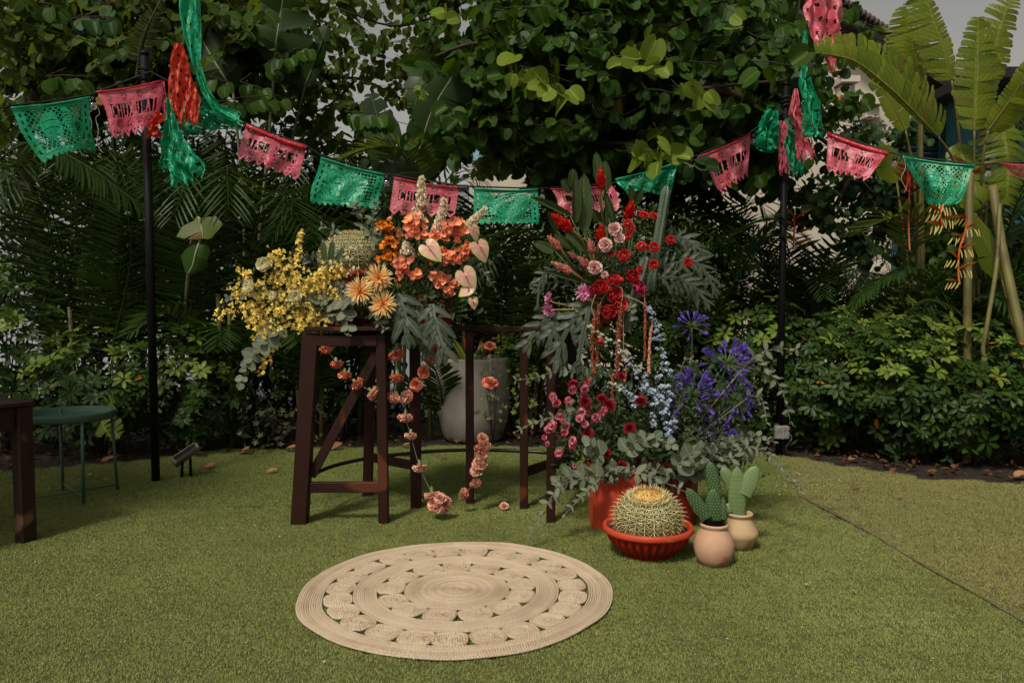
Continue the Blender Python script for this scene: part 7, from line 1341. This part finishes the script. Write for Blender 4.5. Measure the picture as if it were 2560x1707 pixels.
# ---- hanging amaranth
bead = ball(1, 5, 3)
for pts, w_, mt, t0, Y, lab in (([(1090, 280), (1180, 340), (1165, 560), (1130, 850), (1120, 1200), (1100, 1490)], .020, M_AMAR, .38, 4.9, 'thickest rust red amaranth tassel in the centre'), ([(1250, 425), (1450, 520), (1575, 690), (1545, 950), (1530, 1200), (1530, 1430)], .012, M_AMAP, .42, 4.88, 'pale beaded amaranth tassel on an arching pink stem'), ([(1460, 330), (1475, 500), (1480, 700), (1475, 960), (1480, 1230)], .012, M_AMAR, .25, 4.92, 'thin brown amaranth tassel beside the pale beaded one'), ([(830, 400), (780, 560), (815, 700), (790, 900), (790, 1200), (810, 1440)], .017, M_AMAR, .42, 4.9, 'orange brown amaranth tassel at the left'),
                                ([(960, 400), (900, 500), (860, 700), (850, 1000), (850, 1290)], .017, M_AMAR, .3, 4.93, 'second amaranth tassel behind the left one'), ([(1190, 600), (1195, 900), (1200, 1200), (1230, 1380), (1210, 1530)], .009, M_AMAP, .72, 4.93, 'very thin amaranth thread with a beaded tip'), ([(1090, 640), (1150, 760), (1160, 960), (1160, 1250)], .016, M_AMAR, .0, 4.96, 'dark red amaranth tassel merging with the thickest one'), ([(1050, 1450), (1050, 1600), (1060, 1800)], .010, M_AMAR, .0, 4.86, 'lowest short amaranth end in front of the maroon flowers')):
    sp_ = np.array(smooth_path([Q('F4', x, y, Y) for x, y in pts], 8)); o = thing('amaranth_tassel', lab, 'flower', sp_[0], 'hanging amaranth tassels'); part('stem', tubet(sp_, np.linspace(.0035, .0012, len(sp_)), 5), M_AMAS, o); it = []; L_ = sum(np.linalg.norm(np.diff(sp_, axis=0), axis=1)); n_ = int(L_ * (1 - t0) * 1500)
    for i in range(n_):
        t = t0 + (1 - t0) * (i + R.random()) / n_; k = t * (len(sp_) - 1); k0 = min(len(sp_) - 2, int(k)); p = sp_[k0] + (sp_[k0 + 1] - sp_[k0]) * (k - k0); a = R.uniform(0, 6.28); ww = .8 * w_ * (.75 + .25 * math.sin(t * 60)) * math.sqrt(R.random()); M = np.eye(4); M[:3, :3] *= .0042 * R.uniform(.7, 1.3); M[:3, 3] = p + A(math.cos(a), math.sin(a), 0) * ww; it.append(xf(bead, M))
    part('tassel', join(it), mt, o)
# ---- delphinium, agapanthus
BELL = join([heads(0, [(158, 5, 1), (140, 4, .95)], blade(1, .62, .8, .5, .5, -.25, 2, 4), 15), xf(ball(.18, 6, 4), np.eye(4))])
for key, pts, n_, w_, Y, mts, lab in (('B3', [(650, 200), (790, 285), (930, 430), (1050, 600), (1150, 700), (1240, 900)], 64, .042, 4.83, 1, 'long pale blue delphinium spike curving down to the right'), ('B3', [(1070, 50), (1120, 190), (1150, 400), (1180, 600), (1190, 780)], 46, .034, 4.86, 0, 'upright blue delphinium spike below the arching amaranth'), ('B3', [(785, 580), (870, 620), (930, 670), (970, 740)], 16, .022, 4.8, 1, 'short pale delphinium tip above the maroon flower'),
                                      ('B3', [(1040, 620), (1120, 700), (1180, 800), (1200, 900), (1190, 940)], 34, .05, 4.8, 0, 'dense end of blue delphinium bells above the eucalyptus'), ('B3', [(1080, 800), (1090, 860), (1090, 900)], 7, .02, 4.8, 0, 'few blue delphinium bells at the left of the dense end')):
    sp_ = np.array(smooth_path([Q(key, x, y, Y) for x, y in pts], 8)); o = thing('delphinium', lab, 'flower', sp_[0], 'blue delphinium spikes'); m_ = len(sp_); part('stem', tubet(sp_, np.linspace(.002, .0035, m_), 5), M_STEMG, o)
    for i in range(n_):
        t = i / n_; p = sp_[min(m_ - 1, int(t * m_))]; q = p + A(R.gauss(0, .6), -abs(R.gauss(0, .6)) * .8, R.gauss(0, .5)) * w_ * (.45 + .6 * t); s = .028 * (.55 + .55 * t) if mts else .029 * (.75 + .3 * t); inst('bell', MC('bell', BELL, M_DELG if (mts and t < .36) else M_DELP), fz(q, nrm(A(R.gauss(0, .25), .2, 1)), s * R.uniform(.85, 1.1), R.random() * 6), o)
FLT = join([xf(blade(1, .085, 1, .3, .2, .0, 1, 2), np.eye(4))] + [xf(blade(.55, .13, 1, .6, .3, .2, 1, 3), fr((0, .62, 0), (math.cos(a) * .42, 1, math.sin(a) * .42), (math.cos(a), .1, math.sin(a)), 1)) for a in np.arange(6) * 1.047] + [xf(blade(1, .085, 1, .3, .2, .0, 1, 2), fr((0, 0, 0), (0, 1, 0), (1, 0, 0), 1))])
for x, y, r, st, n_, lab in ((1370, 150, 105, (1350, 520), 38, 'tall purple agapanthus with a bare green stem seen from below'), (1640, 395, 150, (1545, 620), 64, 'largest purple agapanthus at the upper right'), (1370, 620, 160, (1380, 900), 64, 'purple agapanthus in the middle beside the blue bells'), (1720, 680, 120, (1600, 800), 46, 'purple agapanthus furthest right'), (1590, 925, 125, (1480, 1000), 50, 'lowest purple agapanthus above the prickly pears')):
    c = Q('B3', x, y, 4.9); rr = r / 2.851 / FOC * 4.9; o = thing('agapanthus', lab, 'flower', c, 'purple agapanthus heads'); ax = nrm(c - Q('B3', *st, 4.95)); st_ = []; c0 = c - ax * rr * .45
    for i in range(int(n_ * .72)):
        d = nrm(rv(1) + ax * .75); b = c0 + d * rr * .52; st_.append(tubet([c0, b], .0013, 3)); inst('floret', MC('aga_floret', FLT, M_AGA), fr(b, nrm(d + A(0, 0, -.25)), rv(1), rr * R.uniform(.5, .8), 0), o)
    part('umbel', join(st_), M_CALX, o); part('stem', tubet(smooth_path([c0, Q('B3', *st, 4.95), ARO], 5), .0055, 7), M_STEMG, o)
# ---- maroon chrysanthemums, striped carnations
for x, y, r, d, lab in ((525, 605, 46, (0, -.5, 1), 'maroon chrysanthemum highest at the left'), (605, 722, 50, (0, -.9, .6), 'maroon chrysanthemum under the highest one'), (725, 705, 42, (0, -.5, 1), 'flat seen maroon chrysanthemum behind its neighbour'), (780, 750, 50, (.1, -1, .5), 'maroon chrysanthemum touching the amaranth tip'), (1000, 722, 48, (0, -.6, 1), 'maroon chrysanthemum in front of the blue bells'), (925, 918, 50, (0, -1, .2), 'bright maroon chrysanthemum in the centre of the lower bouquet'), (625, 960, 50, (-.1, -1, .2), 'maroon chrysanthemum above the round eucalyptus leaves'), (745, 1092, 50, (0, -1, .1), 'maroon chrysanthemum second from the bottom'), (868, 1187, 48, (0, -1, .1), 'lowest maroon chrysanthemum above the planter'), (865, 545, 34, (.2, -.8, .5), 'shaded maroon chrysanthemum behind the amaranth')):
    p = Q('B3', x, y, 4.78); s = r / 2.851 / FOC * 4.78; fl('chrysanthemum', lab, 'flower', p, d, [('bloom', POM, M_MUMR, s)], 'maroon chrysanthemums', stem=stemto(p, ALO, (0, -1, 0)))
mn = ['leftmost high', 'second high', 'upper middle', 'one below the highest maroon', 'pale one right of the highest maroon', 'topmost', 'pale one at the left', 'large one in the middle', 'one joined to the large middle', 'large pale one at the right', 'one under the upper maroon pair', 'one hanging under the middle group', 'one above the dark maroon', 'pale one at the lower left', 'deep pink one at the far left', 'one in the lower middle', 'half open one turned right', 'closed bud at the far left', 'drooping bud at the left edge', 'lower one right of the buds', 'second lower one', 'lowest pale one', 'tiny one above the broad eucalyptus', 'one right of the centre']
for i, (x, y) in enumerate(((305, 450), (350, 535), (500, 495), (540, 360), (690, 355), (725, 255), (390, 695), (650, 640), (725, 640), (830, 700), (745, 565), (635, 720), (700, 790), (300, 800), (245, 855), (445, 875), (485, 795), (200, 945), (240, 1025), (550, 985), (545, 1040), (375, 1140), (570, 1300), (915, 620))):
    p = Q('F5', x, y, 4.76 + R.uniform(-.03, .05)); bud = i in (17, 18, 22); s = (.016 if bud else .027) * R.uniform(.9, 1.1); fl('small_carnation', 'small striped pink and white carnation, ' + mn[i], 'flower', p, (R.uniform(-.7, .3), -1, R.uniform(-.1, .6)), [('bloom', MINI[i % 2], M_MINI, s), ('calyx', CALX, M_CALX, s * 1.3)], 'small striped carnations', stem=stemto(p, ALO, (-.3, -1, 0)), sr=.0014)
# ---- column cacti in the right bouquet
def column(lab, pts, r, Y):
    sp_ = np.array(smooth_path([Q('F3', x, y, Y) for x, y in pts], 10)); o = thing('column_cactus', lab, 'cactus', sp_[0]); n_ = 30; V, T_, U = [], [], []; m_ = len(sp_); it = []
    for i, p in enumerate(sp_):
        t = i / (m_ - 1); tg = nrm(sp_[min(i + 1, m_ - 1)] - sp_[max(0, i - 1)]); x = nrm(np.cross(tg, (0, -1, 0))); y = np.cross(tg, x); k = r * min(1, math.sqrt(max(0, (1 - t)) * 9) + .06)
        for j in range(n_):
            a = 2 * math.pi * j / n_; q = k * (.58 + .47 * abs(math.cos(a * 3)) ** 1.5); V.append(p + (x * math.cos(a) + y * math.sin(a)) * q); U.append((j / n_, t))
        for j in range(6):
            a = 2 * math.pi * j / 6; e = p + (x * math.cos(a) + y * math.sin(a)) * k * 1.04
            for z in range(3): it.append(xf(blade(.010, .0022, 1, .4, 0, 0, 1, 1, base=.0005), fr(e, (x * math.cos(a) + y * math.sin(a)) + rv(.5), tg, 1)))
    for i in range(m_ - 1):
        for j in range(n_): a0 = i * n_ + j; b0 = i * n_ + (j + 1) % n_; T_ += [(a0, b0, b0 + n_), (a0, b0 + n_, a0 + n_)]
    part('column', (np.array(V), np.array(T_), np.array(U)), COLUMN, o); part('spine', join(it), M_SPINE, o, kind='stuff')
column('tall grey green cactus column leaning right of the gingers', [(1600, 1700), (1650, 1350), (1695, 1050), (1745, 750), (1800, 408)], .031, 5.2)
column('shorter cactus column rising through the red tulips', [(1300, 2200), (1350, 2000), (1440, 1650), (1510, 1400), (1545, 1275)], .029, 5.02)
